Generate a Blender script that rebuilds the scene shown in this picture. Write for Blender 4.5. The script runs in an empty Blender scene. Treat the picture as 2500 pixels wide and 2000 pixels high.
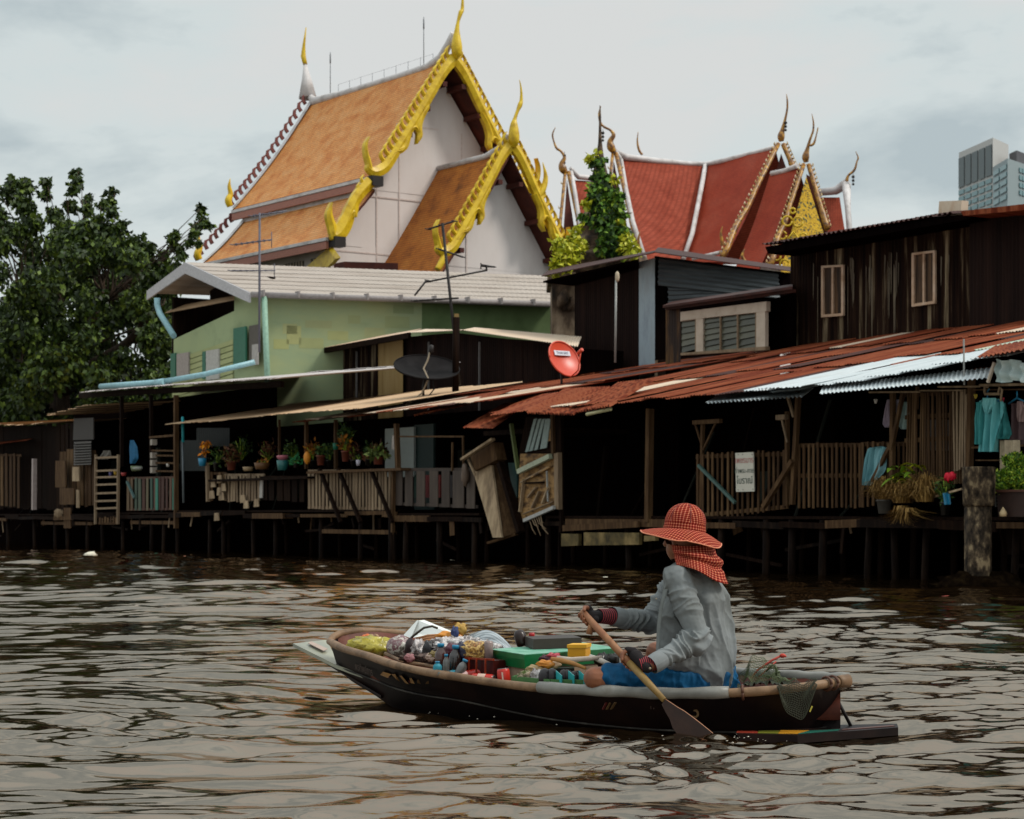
import bpy, math, random
import numpy as np
from mathutils import Vector, Matrix, noise

# ---------------------------------------------------------------- camera, sky, sun, exposure
sc = bpy.context.scene
F, H, CX, HY = 5000.0, 1.1, 1250.0, 1255.0
cam = bpy.data.cameras.new('camera'); camo = bpy.data.objects.new('camera', cam)
sc.collection.objects.link(camo); sc.camera = camo
camo.location = (0, 0, H); camo.rotation_euler = (math.radians(90), 0, 0)
cam.sensor_width = 36; cam.lens = 36*F/2500; cam.shift_y = 255/2500
cam.clip_end = 3000; cam.clip_start = .1
cam.dof.use_dof = True; cam.dof.focus_distance = 10.5; cam.dof.aperture_fstop = 9.0

SUN_EL, SUN_AZ = 48, 102          # azimuth measured clockwise from +Y (view direction)
w = bpy.data.worlds.new('World'); sc.world = w; w.use_nodes = True
nt = w.node_tree; N = nt.nodes; L = nt.links
bg = N['Background']; bg.inputs['Strength'].default_value = 1.0
sky = N.new('ShaderNodeTexSky'); sky.sky_type = 'NISHITA'; sky.sun_disc = False
sky.sun_elevation = math.radians(SUN_EL); sky.sun_rotation = math.radians(SUN_AZ)
tc = N.new('ShaderNodeTexCoord')
mp = N.new('ShaderNodeMapping'); mp.inputs['Scale'].default_value = (1.0, 1.0, 2.6); mp.inputs['Location'].default_value = (1.45, .2, .3)
L.new(tc.outputs['Generated'], mp.inputs['Vector'])
n1 = N.new('ShaderNodeTexNoise'); n1.inputs['Scale'].default_value = 4.6; n1.inputs['Detail'].default_value = 7; n1.inputs['Roughness'].default_value = .56
n1.inputs['Distortion'].default_value = .25
L.new(mp.outputs[0], n1.inputs['Vector'])
cr = N.new('ShaderNodeValToRGB')
el = cr.color_ramp.elements
el[0].position = .39; el[0].color = (.45, .52, .54, 1)
el[1].position = .62; el[1].color = (.69, .70, .685, 1)
e = el.new(.5); e.color = (.64, .70, .695, 1)
L.new(n1.outputs['Fac'], cr.inputs['Fac'])
sk = N.new('ShaderNodeMixRGB'); sk.blend_type = 'MULTIPLY'; sk.inputs['Fac'].default_value = 1; sk.inputs['Color2'].default_value = (.1, .1, .1, 1)
L.new(sky.outputs[0], sk.inputs['Color1'])
mx = N.new('ShaderNodeMixRGB'); mx.inputs['Fac'].default_value = .93
L.new(sk.outputs[0], mx.inputs['Color1']); L.new(cr.outputs['Color'], mx.inputs['Color2'])
spz = N.new('ShaderNodeSeparateXYZ'); L.new(tc.outputs['Generated'], spz.inputs[0])      # an overcast sky is brighter overhead than at the horizon
mrz = N.new('ShaderNodeMapRange'); mrz.inputs[1].default_value = .24; mrz.inputs[2].default_value = .85; mrz.inputs[3].default_value = 1; mrz.inputs[4].default_value = 2.1; L.new(spz.outputs['Z'], mrz.inputs[0])
vm = N.new('ShaderNodeVectorMath'); vm.operation = 'SCALE'; L.new(mx.outputs[0], vm.inputs[0]); L.new(mrz.outputs[0], vm.inputs['Scale'])
L.new(vm.outputs[0], bg.inputs['Color'])

sl = bpy.data.lights.new('sun', 'SUN'); slo = bpy.data.objects.new('sun', sl); sc.collection.objects.link(slo)
sl.energy = 2.2; sl.angle = math.radians(12); sl.color = (1, .95, .87)
az, ev = math.radians(SUN_AZ), math.radians(SUN_EL)
sd = Vector((math.sin(az)*math.cos(ev), math.cos(az)*math.cos(ev), math.sin(ev)))
slo.rotation_euler = sd.to_track_quat('Z', 'Y').to_euler(); slo.location = (20, 0, 40)
vs = sc.view_settings; vs.view_transform = 'Standard'; vs.look = 'None'; vs.exposure = 0.05; vs.gamma = 1
sc.cycles.max_bounces = 6; sc.cycles.diffuse_bounces = 2; sc.cycles.glossy_bounces = 3
sc.cycles.transparent_max_bounces = 8; sc.cycles.use_denoising = True

# ---------------------------------------------------------------- frames
random.seed(7); R = random.random
def U(a, b): return a + (b-a)*random.random()
def V(px, py, Y): return Vector(((px-CX)/F*Y, Y, H-(py-HY)/F*Y))
AD = Vector((.5385, -.8426, 0)); DD = Vector((.8426, .5385, 0)); OB = Vector((7.8, 31.25, 0)); UP = Vector((0, 0, 1))
CB = 7.8*.8426 + 31.25*.5385
def W(a, d, z): return OB + AD*a + DD*d + UP*z
def BY(px, d): return (d+CB)/((px-CX)/F*.8426+.5385)
def B(px, py, d): return V(px, py, BY(px, d))
def Aa(px, d):
    Y = BY(px, d); X = (px-CX)/F*Y
    return (X-7.8)*.5385 - (Y-31.25)*.8426
def Zz(px, py, d): return B(px, py, d).z
BANG = math.radians(57.42)

# ---------------------------------------------------------------- mesh builder
class MB:
    def __init__(s): s.v = []; s.f = []; s.m = []; s.sm = []; s.uv = None
    def add(s, vs, fs, m=0, smooth=False):
        b = len(s.v); s.v += [tuple(p) for p in vs]
        for f in fs: s.f.append(tuple(b+i for i in f)); s.m.append(m); s.sm.append(smooth)
        return s
    def box8(s, p, m=0):
        return s.add(p, [(0,3,2,1),(4,5,6,7),(0,1,5,4),(1,2,6,5),(2,3,7,6),(3,0,4,7)], m)
    def box(s, o, ax, ay, az, m=0):
        o = Vector(o); ax = Vector(ax); ay = Vector(ay); az = Vector(az)
        return s.box8([o, o+ax, o+ax+ay, o+ay, o+az, o+ax+az, o+ax+ay+az, o+ay+az], m)
    def cbox(s, c, ax, ay, az, m=0):
        ax, ay, az = Vector(ax), Vector(ay), Vector(az)
        return s.box(Vector(c)-(ax+ay+az)/2, ax, ay, az, m)
    def bbox(s, px0, px1, z0, z1, d0, d1, m=0):      # box on the bank frame
        a0, a1 = Aa(px0, d0), Aa(px1, d0)
        return s.box(W(a0, d0, z0), AD*(a1-a0), DD*(d1-d0), UP*(z1-z0), m)
    def bar(s, p, q, w, h=None, m=0, up=UP):
        p, q = Vector(p), Vector(q); h = h or w; d = (q-p)
        if d.length < 1e-6: return s
        n = d.normalized(); x = n.cross(up)
        if x.length < 1e-3: x = n.cross(Vector((AD.x, AD.y, 0)))
        x.normalize(); y = x.cross(n).normalized()
        return s.box(p-x*w/2-y*h/2, x*w, y*h, d, m)
    def prism(s, poly, vec, m=0):
        n = len(poly); P = [Vector(p) for p in poly]; v = Vector(vec)
        s.add(P+[p+v for p in P], [tuple(range(n))[::-1], tuple(range(n, 2*n))] + [(i, (i+1) % n, (i+1) % n+n, i+n) for i in range(n)], m)
        return s
    def tube(s, pts, r, n=8, m=0, caps=True, flat=1.0, smooth=True):
        P = [Vector(p) for p in pts]; k = len(P); r = list(r) if hasattr(r, '__len__') else [r]*k
        x = None; vs = []
        for i in range(k):
            t = (P[min(i+1, k-1)]-P[max(i-1, 0)]).normalized()
            if x is None:
                a = Vector((0, 0, 1)) if abs(t.z) < .9 else Vector((1, 0, 0)); x = t.cross(a).normalized()
            else: x = (x-t*x.dot(t)).normalized()
            y = t.cross(x)
            for j in range(n):
                g = 2*math.pi*j/n; vs.append(P[i]+x*math.cos(g)*r[i]*flat+y*math.sin(g)*r[i])
        fs = [(i*n+j, i*n+(j+1) % n, (i+1)*n+(j+1) % n, (i+1)*n+j) for i in range(k-1) for j in range(n)]
        s.add(vs, fs, m, smooth)
        if caps:
            b = len(s.v)-len(vs)
            s.f.append(tuple(b+j for j in range(n))[::-1]); s.m.append(m); s.sm.append(False)
            s.f.append(tuple(b+(k-1)*n+j for j in range(n))); s.m.append(m); s.sm.append(False)
        return s
    def lathe(s, c, prof, n=16, m=0, ax=UP, sx=1, smooth=True, jit=0):
        ax = Vector(ax).normalized(); x = ax.cross(Vector((0, 1, .01))).normalized(); y = ax.cross(x); c = Vector(c)
        vs = []
        for (r, h) in prof:
            for j in range(n):
                g = 2*math.pi*j/n; rr = r*(1+jit*U(-1, 1)); vs.append(c+ax*h+x*math.cos(g)*rr*sx+y*math.sin(g)*rr)
        k = len(prof)
        fs = [(i*n+j, i*n+(j+1) % n, (i+1)*n+(j+1) % n, (i+1)*n+j) for i in range(k-1) for j in range(n)]
        fs += [tuple(range(n))[::-1], tuple((k-1)*n+j for j in range(n))]
        return s.add(vs, fs, m, smooth)
    def grid(s, fn, nu, nv, m=0, smooth=True):
        vs = [fn(i/nu, j/nv) for j in range(nv+1) for i in range(nu+1)]
        fs = [(j*(nu+1)+i, j*(nu+1)+i+1, (j+1)*(nu+1)+i+1, (j+1)*(nu+1)+i) for j in range(nv) for i in range(nu)]
        return s.add(vs, fs, m, smooth)
    def corr(s, e0, e1, t0, t1, pitch=.08, amp=.012, m=0, rows=2, rag=0.0, per=4):
        """corrugated sheet: e0->e1 across the waves, e->t along them"""
        e0, e1, t0, t1 = map(Vector, (e0, e1, t0, t1)); wl = (e1-e0).length
        n = max(3, int(wl/pitch*per)); nrm = (e1-e0).cross(t0-e0).normalized()
        if nrm.z < 0: nrm = -nrm
        ro = [U(-rag, rag) for _ in range(n+1)]
        def fn(u, v):
            p = (e0.lerp(e1, u)).lerp(t0.lerp(t1, u), v)
            i = int(round(u*n)); q = (t0-e0).normalized()
            if v == 0: p = p + q*ro[i]*.5
            return p + nrm*amp*math.sin(2*math.pi*u*wl/pitch)
        return s.grid(fn, n, rows, m)
    def blob(s, c, r, n=10, m=0, nz=.15, sc_=(1, 1, 1), fr=3, seed=0):
        c = Vector(c); vs = []; fs = []; K = n; J = n*2
        for i in range(K+1):
            th = math.pi*i/K
            for j in range(J):
                g = 2*math.pi*j/J; d = Vector((math.sin(th)*math.cos(g), math.sin(th)*math.sin(g), math.cos(th)))
                q = 1+nz*noise.noise(d*fr+Vector((seed*7.3, seed, 0)))*2
                vs.append(c+Vector((d.x*sc_[0], d.y*sc_[1], d.z*sc_[2]))*r*q)
        for i in range(K):
            for j in range(J): fs.append((i*J+j, (i+1)*J+j, (i+1)*J+(j+1) % J, i*J+(j+1) % J))
        return s.add(vs, fs, m, True)
    def capsule(s, p, r0, q, r1, n=12):
        p, q = Vector(p), Vector(q); d = q-p; L_ = max(d.length, 1e-5); t = d/L_
        pts = []; rr = []
        for i in range(5):
            a = math.pi/2*i/4; pts.append(p-t*r0*math.cos(a)); rr.append(max(r0*math.sin(a), 1e-4))
        for i in range(1, 4): pts.append(p+d*i/4); rr.append(r0+(r1-r0)*i/4)
        for i in range(5):
            a = math.pi/2*i/4; pts.append(q+t*r1*math.sin(a)); rr.append(max(r1*math.cos(a), 1e-4))
        return s.tube(pts, rr, n)
    def mesh(s, name, off=(0, 0, 0)):
        me = bpy.data.meshes.new(name); o = Vector(off)
        me.from_pydata([(v[0]-o[0], v[1]-o[1], v[2]-o[2]) for v in s.v], [], s.f)
        me.polygons.foreach_set('material_index', s.m); me.polygons.foreach_set('use_smooth', s.sm)
        if s.uv:
            ul = me.uv_layers.new(name='UVMap')
            li = np.zeros(len(me.loops), 'i'); me.loops.foreach_get('vertex_index', li)
            uv = np.array(s.uv)[li]; ul.data.foreach_set('uv', uv.ravel())
        me.update(); return me
    def base(s):
        a = np.array(s.v); lo, hi = a.min(0), a.max(0)
        return Vector(((lo[0]+hi[0])/2, (lo[1]+hi[1])/2, lo[2]))

def wloc(o):
    l = Vector((0, 0, 0))
    while o: l = l+o.location; o = o.parent
    return l
def put(mb, name, mats, parent=None, loc=None):
    base = wloc(parent) if parent else (Vector(loc) if loc is not None else mb.base())
    me = mb.mesh(name, base) if isinstance(mb, MB) else mb
    for m in (mats if isinstance(mats, (list, tuple)) else [mats]): me.materials.append(m)
    o = bpy.data.objects.new(name, me); sc.collection.objects.link(o)
    if parent: o.parent = parent
    else: o.location = base
    return o
def tag(o, label, cat, group=None, kind=None):
    if label: o['label'] = label
    if cat: o['category'] = cat
    if group: o['group'] = group
    if kind: o['kind'] = kind
    return o
def thing(name, loc, label, cat, group=None):
    o = bpy.data.objects.new(name, None); sc.collection.objects.link(o); o.location = loc; o.empty_display_size = .2
    return tag(o, label, cat, group)
def single(mb, name, mats, label, cat, group=None): return tag(put(mb, name, mats), label, cat, group)

# ---------------------------------------------------------------- materials
_M = {}
def mat(name, cols, scale=3, st=(1, 1, 1), rough=.75, bump=.2, ang=BANG, isl=0.0, detail=6, spec=.3, metal=0, bd=.02, con=.22, course=0):
    if name in _M: return _M[name]
    m = bpy.data.materials.new(name); m.use_nodes = True; nt = m.node_tree; N = nt.nodes; L = nt.links
    bs = N['Principled BSDF']; bs.inputs['Roughness'].default_value = rough; bs.inputs['Metallic'].default_value = metal
    bs.inputs['Specular IOR Level'].default_value = spec
    tc = N.new('ShaderNodeTexCoord'); mp = N.new('ShaderNodeMapping')
    m0 = N.new('ShaderNodeMapping'); m0.inputs['Rotation'].default_value = (0, 0, ang); mp.inputs['Scale'].default_value = [scale*x for x in st]
    L.new(tc.outputs['Object'], m0.inputs['Vector']); L.new(m0.outputs[0], mp.inputs['Vector'])
    nz = N.new('ShaderNodeTexNoise'); nz.inputs['Scale'].default_value = 1; nz.inputs['Detail'].default_value = detail; nz.inputs['Roughness'].default_value = .62
    L.new(mp.outputs[0], nz.inputs['Vector'])
    mr = N.new('ShaderNodeMapRange'); mr.inputs[1].default_value = .5-con; mr.inputs[2].default_value = .5+con
    L.new(nz.outputs['Fac'], mr.inputs[0]); fac = mr.outputs[0]
    if isl > 0:
        g = N.new('ShaderNodeNewGeometry'); x = N.new('ShaderNodeMix'); x.inputs[0].default_value = isl
        L.new(fac, x.inputs[2]); L.new(g.outputs['Random Per Island'], x.inputs[3]); fac = x.outputs[0]
    r = N.new('ShaderNodeValToRGB'); el = r.color_ramp.elements
    el[0].color = (*cols[0], 1); el[1].color = (*cols[-1], 1)
    for i, c in enumerate(cols[1:-1]): e = el.new((i+1)/(len(cols)-1)); e.color = (*c, 1)
    L.new(fac, r.inputs[0]); colo = r.outputs[0]
    if course:      # rows of tiles: thin dark joints along the height, staggered vertical joints
        sp = N.new('ShaderNodeSeparateXYZ'); L.new(tc.outputs['Object'], sp.inputs[0]); cb = N.new('ShaderNodeCombineXYZ')
        ad = N.new('ShaderNodeMath'); ad.operation = 'SUBTRACT'; L.new(sp.outputs['Y'], ad.inputs[0]); L.new(sp.outputs['X'], ad.inputs[1])
        L.new(ad.outputs[0], cb.inputs[0]); L.new(sp.outputs['Z'], cb.inputs[1])
        br = N.new('ShaderNodeTexBrick'); br.inputs['Scale'].default_value = course; br.inputs['Mortar Size'].default_value = .09; br.inputs['Mortar Smooth'].default_value = .6
        br.inputs['Brick Width'].default_value = .5; br.inputs['Row Height'].default_value = .36; br.inputs['Color1'].default_value = (1, 1, 1, 1); br.inputs['Color2'].default_value = (.72, .72, .72, 1); br.inputs['Mortar'].default_value = (.42, .36, .34, 1)
        L.new(cb.outputs[0], br.inputs['Vector']); mm = N.new('ShaderNodeMixRGB'); mm.blend_type = 'MULTIPLY'; mm.inputs[0].default_value = .8
        L.new(colo, mm.inputs[1]); L.new(br.outputs['Color'], mm.inputs[2]); colo = mm.outputs[0]
    L.new(colo, bs.inputs['Base Color'])
    if bump > 0:
        b = N.new('ShaderNodeBump'); b.inputs['Strength'].default_value = bump; b.inputs['Distance'].default_value = bd
        L.new(nz.outputs['Fac'], b.inputs['Height']); L.new(b.outputs[0], bs.inputs['Normal'])
    _M[name] = m; return m
def c(h, k=1.0):   # sRGB hex -> linear
    r = [int(h[i:i+2], 16)/255 for i in (0, 2, 4)]
    return tuple((x/12.92 if x <= .04045 else ((x+.055)/1.055)**2.4)*k for x in r)
def flat(name, h, rough=.6, spec=.4, var=.25, scale=14, bump=.1, k=1.0, isl=0, metal=0):
    a = c(h, k); return mat(name, [tuple(x*(1-var) for x in a), a, tuple(min(1, x*(1+var*.6)) for x in a)], scale, rough=rough, spec=spec, bump=bump, isl=isl, metal=metal, bd=.005)

M_rust = mat('rusty metal sheet', [c('240f09'), c('481c0f'), c('652a17'), c('84482e'), c('4e2012'), c('2c110b')], 1.1, (5, .22, 1), rough=.8, isl=.18, bump=.25, spec=.08)
M_rustd = mat('dark rusty sheet', [c('1c0b08'), c('33150e'), c('4c2216')], 1.1, (2, .3, 1), isl=.4)
M_pale = mat('pale worn sheet', [c('8a5a3c'), c('b79a80'), c('c9b7a2'), c('a08068')], 1.3, (2.5, .3, 1), isl=.3, spec=.4)
M_white = mat('white painted sheet', [c('8c9496'), c('aeb6b8'), c('bcc2c4'), c('a09a90')], 1.4, (6, .3, 1), rough=.5, isl=.2, spec=.5)
M_teal = mat('weathered teal sheet', [c('7fa395'), c('9dbdae'), c('a8a28c'), c('8fa6a0')], 1.2, (2, .3, 1), isl=.3)
M_bluegrey = mat('blue grey sheet', [c('77808a'), c('93a0a8'), c('8a9094')], 1.2, (2, .3, 1), isl=.2)
M_tanroof = mat('tan weathered roof', [c('9a7656'), c('b39473'), c('bba083')], 1.2, (2, .4, 1), isl=.3)
M_wood = mat('weathered grey wood', [c('231710'), c('463322'), c('6e563c')], 4, (3, 3, .35), isl=.45, bump=.4, spec=.08)
M_wood2 = mat('pale driftwood', [c('4a3a2a'), c('7a6650'), c('948066')], 4, (3, 3, .35), isl=.35, bump=.4)
M_woodd = mat('dark wood with shade', [c('0a0605'), c('170e0a'), c('2a1c13')], 4, (3, 3, .3), isl=.4, bump=.4, spec=.03)  # shade of recesses and under-deck space is put into these dark tones
M_black = mat('shade black board', [c('050303'), c('0a0606'), c('100a08')], 3, (3, 3, .3), isl=.3, spec=0)  # near-black colour stands in for the shade inside verandas and gaps
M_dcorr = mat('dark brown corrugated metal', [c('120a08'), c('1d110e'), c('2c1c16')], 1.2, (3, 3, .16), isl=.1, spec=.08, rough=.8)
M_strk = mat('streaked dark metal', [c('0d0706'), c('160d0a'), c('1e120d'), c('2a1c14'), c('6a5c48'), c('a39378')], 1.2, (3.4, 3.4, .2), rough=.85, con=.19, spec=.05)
M_gcorr = mat('grey corrugated metal', [c('34383a'), c('4e5355'), c('686e70')], 1.4, (.4, .4, 3), isl=.2, spec=.5, rough=.5)
M_tanp = mat('tan panel', [c('7d6238'), c('94784a'), c('a0855a')], 1.3, (2.5, 2.5, .3))
M_cream = mat('cream painted timber', [c('a09080'), c('b3a594'), c('bcae9e')], 3)
M_leaf = mat('leaf green', [c('0e1805'), c('1f2f09'), c('36480f'), c('6b7d26')], 2, isl=.75, rough=.55, spec=.3, bump=0)
M_leafy = mat('bright leaf', [c('1e3a0c'), c('40661a'), c('7b9a25'), c('b5b83a')], 2, isl=.8, rough=.5, bump=0)
M_leafo = mat('yellow green leaf', [c('6b7a12'), c('a9ac1e'), c('c9be3a')], 2, isl=.8, rough=.5, bump=0)
M_dry = mat('dry straw', [c('4a3214'), c('80602c'), c('a3834a')], 2, isl=.8, bump=0)
M_bark = mat('bark', [c('1f1610'), c('3b2c20'), c('5b4836')], 6, (2, 2, .5), bump=.6)
M_terra = flat('terracotta', '6b3322'); M_grey = flat('grey plastic', '4a4844'); M_blackp = flat('black plastic', '16130f', rough=.35)
M_blue = flat('blue plastic', '1d7fa6', rough=.35, k=.8); M_cyan = flat('light blue pipe', '84aab2', rough=.4); M_iron = flat('dark iron', '1a1412')
M_galv = flat('galvanised steel', '8a8a86', rough=.4)

def leaf_cloud(name, pts, size, m, parent=None, droop=.5, asp=.5, jit=.35, label=None, cat=None, group=None, seed=1):
    rg = np.random.default_rng(seed); P = np.array(pts, float); n = len(P)
    ax = rg.normal(size=(n, 3)); ax[:, 2] -= droop*2; ax /= np.linalg.norm(ax, axis=1)[:, None]
    sd_ = rg.normal(size=(n, 3)); sd_ -= ax*(sd_*ax).sum(1)[:, None]; sd_ /= np.linalg.norm(sd_, axis=1)[:, None]
    nm = np.cross(ax, sd_); s_ = size*(1+jit*rg.uniform(-1, 1, n))[:, None]
    v = np.stack([P, P+ax*s_*.45+sd_*s_*asp*.5+nm*s_*.08, P+ax*s_, P+ax*s_*.45-sd_*s_*asp*.5+nm*s_*.08], 1).reshape(-1, 3)
    base = np.array(wloc(parent)) if parent else np.array([v[:, 0].mean(), v[:, 1].mean(), v[:, 2].min()])
    me = bpy.data.meshes.new(name); me.vertices.add(4*n); me.loops.add(4*n); me.polygons.add(n)
    me.vertices.foreach_set('co', (v-base).ravel()); me.loops.foreach_set('vertex_index', np.arange(4*n, dtype='i'))
    me.polygons.foreach_set('loop_start', np.arange(0, 4*n, 4, dtype='i')); me.update(calc_edges=True)
    me.materials.append(m); o = bpy.data.objects.new(name, me); sc.collection.objects.link(o)
    if parent: o.parent = parent
    else: o.location = base
    if label: tag(o, label, cat, group)
    return o
def text(s, pos, xd, yd, size, m, parent, name='lettering', ext=.002, label=None):
    cu = bpy.data.curves.new('t', 'FONT'); cu.body = s; cu.size = size; cu.align_x = 'CENTER'; cu.align_y = 'CENTER'; cu.extrude = ext
    o = bpy.data.objects.new('t', cu); sc.collection.objects.link(o)
    bpy.context.view_layer.update()
    me = bpy.data.meshes.new_from_object(o.evaluated_get(bpy.context.evaluated_depsgraph_get()))
    bpy.data.objects.remove(o); xd = Vector(xd).normalized(); yd = Vector(yd).normalized(); zd = xd.cross(yd).normalized()
    mt = Matrix.Identity(4)
    for i in range(3): mt[i][0] = xd[i]; mt[i][1] = yd[i]; mt[i][2] = zd[i]; mt[i][3] = pos[i]-wloc(parent)[i]
    me.transform(mt); me.materials.clear(); me.materials.append(m)
    o = bpy.data.objects.new(name, me); sc.collection.objects.link(o); o.parent = parent
    if label: o['label'] = label
    return o
# ---------------------------------------------------------------- water
def build_water():
    rg = np.random.default_rng(11)
    ys = np.concatenate([np.linspace(-30, 5.5, 30), 5.8*np.exp(np.arange(0, np.log(60/5.8), .0026)), np.linspace(61, 130, 60), [170, 260, 500, 1200]])
    tt = np.linspace(-1, 1, 640); t = np.sign(tt)*(np.abs(tt)*.34+np.abs(tt)**8*1.6)
    Yg, Tg = np.meshgrid(ys, t, indexing='ij'); sp = np.maximum(np.abs(Yg), 5)+2
    X = Tg*sp; Y = Yg.copy()
    wx = .35*np.sin(.7*Y+.4*X)+.2*np.sin(1.7*X-1.1*Y+2); wy = .3*np.sin(.9*X+1.3)+.2*np.sin(.55*Y-1.6*X)
    h = np.zeros_like(X); n = 146
    lam = .11*np.exp(rg.uniform(0, 1, n)**.95*np.log(1.0/.11)); lam[:8] = rg.uniform(.3, .6, 8)
    th = rg.normal(math.radians(97), math.radians(24), n); ph = rg.uniform(0, 6.283, n)
    patch = .78+.22*np.sin(.45*X+.8*np.sin(.3*Y)+1)+.25*np.sin(.9*Y+.35*X)*np.sin(.31*X-.5*Y+.7)
    patch2 = .6+.4*np.sin(1.15*X+.7*Y+1.3*np.sin(.8*Y))*np.sin(.9*Y-.2*X+.5)
    lam[-26:] = 1.2*np.exp(rg.uniform(0, 1, 26)*np.log(2.6)); far_w = np.clip((Y-11)/12, 0, 1); sm_w = 1-.6*np.clip((Y-14)/22, 0, 1)
    for i in range(n):
        k = 6.283/lam[i]; A = lam[i]*.0037*(.8 if lam[i] > .5 else 1.15)
        s_ = np.sin(k*(np.cos(th[i])*(X+wx)+np.sin(th[i])*(Y+wy))+ph[i])
        if i >= n-26: h += lam[i]*.0034*s_*far_w*(.6+.4*patch2); continue
        h += A*(s_+.45*s_*s_)*(patch if lam[i] > .4 else patch*patch2*sm_w)
    # disturbance around the paddle and along the boat
    px_, py_ = 1.0, 9.85
    r = np.hypot(X-px_, Y-py_); h += .012*np.sin(r*38)*np.exp(-r*2.2)*(r < 2.5)
    r2 = np.hypot(X+.55, Y-11.6); h += .006*np.sin(r2*30)*np.exp(-r2*1.6)*(r2 < 3)
    # keep the surface calm inside and right beside the hull
    ax, ay = .7856, -.6187; vx, vy = X-.35, Y-11.1; u = vx*ax+vy*ay; q = -vx*ay+vy*ax
    ins = np.exp(-((u/1.9)**6+(q/.55)**6)); h = h*(1-.9*ins)-.03*ins
    h *= np.where(Y > 55, np.clip(1-(Y-55)/40, .25, 1), 1)
    h = np.where(Y < 5.6, h*.3, h)
    nr, nc = X.shape; co = np.stack([X, Y, h], -1).reshape(-1, 3)
    i = np.arange((nr-1)*(nc-1)); a = (i//(nc-1))*nc+i % (nc-1)
    fi = np.stack([a, a+1, a+nc+1, a+nc], 1).astype('i')
    me = bpy.data.meshes.new('water'); me.vertices.add(len(co)); me.loops.add(fi.size); me.polygons.add(len(fi))
    me.vertices.foreach_set('co', co.ravel()); me.loops.foreach_set('vertex_index', fi.ravel())
    me.polygons.foreach_set('loop_start', np.arange(0, fi.size, 4, dtype='i'))
    me.polygons.foreach_set('use_smooth', np.ones(len(fi), bool)); me.update(calc_edges=True)
    m = bpy.data.materials.new('river water'); m.use_nodes = True; nt = m.node_tree; N = nt.nodes; L = nt.links
    N.remove(N['Principled BSDF']); out = N['Material Output']
    tc = N.new('ShaderNodeTexCoord'); mp = N.new('ShaderNodeMapping'); mp.inputs['Scale'].default_value = (7, 20, 1)
    L.new(tc.outputs['Object'], mp.inputs[0])
    nz = N.new('ShaderNodeTexNoise'); nz.inputs['Scale'].default_value = 1; nz.inputs['Detail'].default_value = 4
    L.new(mp.outputs[0], nz.inputs['Vector'])
    bp = N.new('ShaderNodeBump'); bp.inputs['Strength'].default_value = .12; bp.inputs['Distance'].default_value = .008
    L.new(nz.outputs['Fac'], bp.inputs['Height'])
    df = N.new('ShaderNodeBsdfDiffuse'); df.inputs['Color'].default_value = (.006, .0035, .0015, 1)
    gl = N.new('ShaderNodeBsdfGlossy'); gl.inputs['Color'].default_value = (1.0, .85, .70, 1); gl.inputs['Roughness'].default_value = .012
    fr = N.new('ShaderNodeFresnel'); fr.inputs['IOR'].default_value = 2.7
    for q_ in (df, gl, fr): L.new(bp.outputs[0], q_.inputs['Normal'])
    ms = N.new('ShaderNodeMixShader'); L.new(fr.outputs[0], ms.inputs[0]); L.new(df.outputs[0], ms.inputs[1]); L.new(gl.outputs[0], ms.inputs[2])
    L.new(ms.outputs[0], out.inputs['Surface']); me.materials.append(m)
    o = bpy.data.objects.new('water', me); sc.collection.objects.link(o); o['kind'] = 'structure'
build_water()

# ground behind the bank: one sheet out to the horizon
g = MB(); pr = [(2.6, -1.6), (3.6, -.4), (5, .1), (7.5, .8), (9, .95), (60, 1.0), (2500, 1.0)]
aa = [-1800, -120] + list(range(-60, 62, 4)) + [150, 1800]
vs = [W(a, d+(.35*noise.noise(Vector((a*.3, d, 0))) if d < 9 else 0), z+(.15*noise.noise(Vector((a*.5, d*.7, 3))) if d < 9 else 0)) for (d, z) in pr for a in aa]
k = len(aa)
g.add(vs, [(j*k+i, j*k+i+1, (j+1)*k+i+1, (j+1)*k+i) for j in range(len(pr)-1) for i in range(k-1)], 0, True)
M_mud = mat('muddy earth', [c('120c08'), c('221910'), c('33281a')], 1.5, bump=.5)
o = put(g, 'ground', M_mud); o['kind'] = 'structure'
# floating rubbish on the water
def foam(px, py, r, h_, lab, name='floating_foam', m=None):
    Y = F*H/(py-HY); mb = MB(); mb.blob(V(px, py, Y)+UP*r*.2, r, 6, 0, .25, (1.2, 1, h_), 2, px)
    return single(mb, name, m or flat('white foam', 'd8d0bc', k=.9), lab, 'litter')
foam(221, 1358, .13, .75, 'rounded white lump of foam floating far left below the dark boarded shack')
foam(1103, 1372, .055, .8, 'tiny white block floating in front of the stilts between two shacks')
foam(1478, 1413, .05, .5, 'small pale scrap floating just left of the checked hat')
foam(452, 1361, .05, .6, 'small pinkish scrap floating near the stilts at the left', m=flat('pinkish scrap', 'c88a70'))
foam(2145, 1600, .02, .6, 'minute white fleck on the water right of the boat')
foam(2392, 1448, .05, .3, 'yellow green leaf scrap floating near the concrete pile', 'floating_leaf', flat('leaf scrap', '9a9a3a'))
foam(2310, 1460, .05, .4, 'reddish fruit scrap floating near the concrete pile', 'floating_scrap', flat('red scrap', '9a3a2a'))
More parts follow.
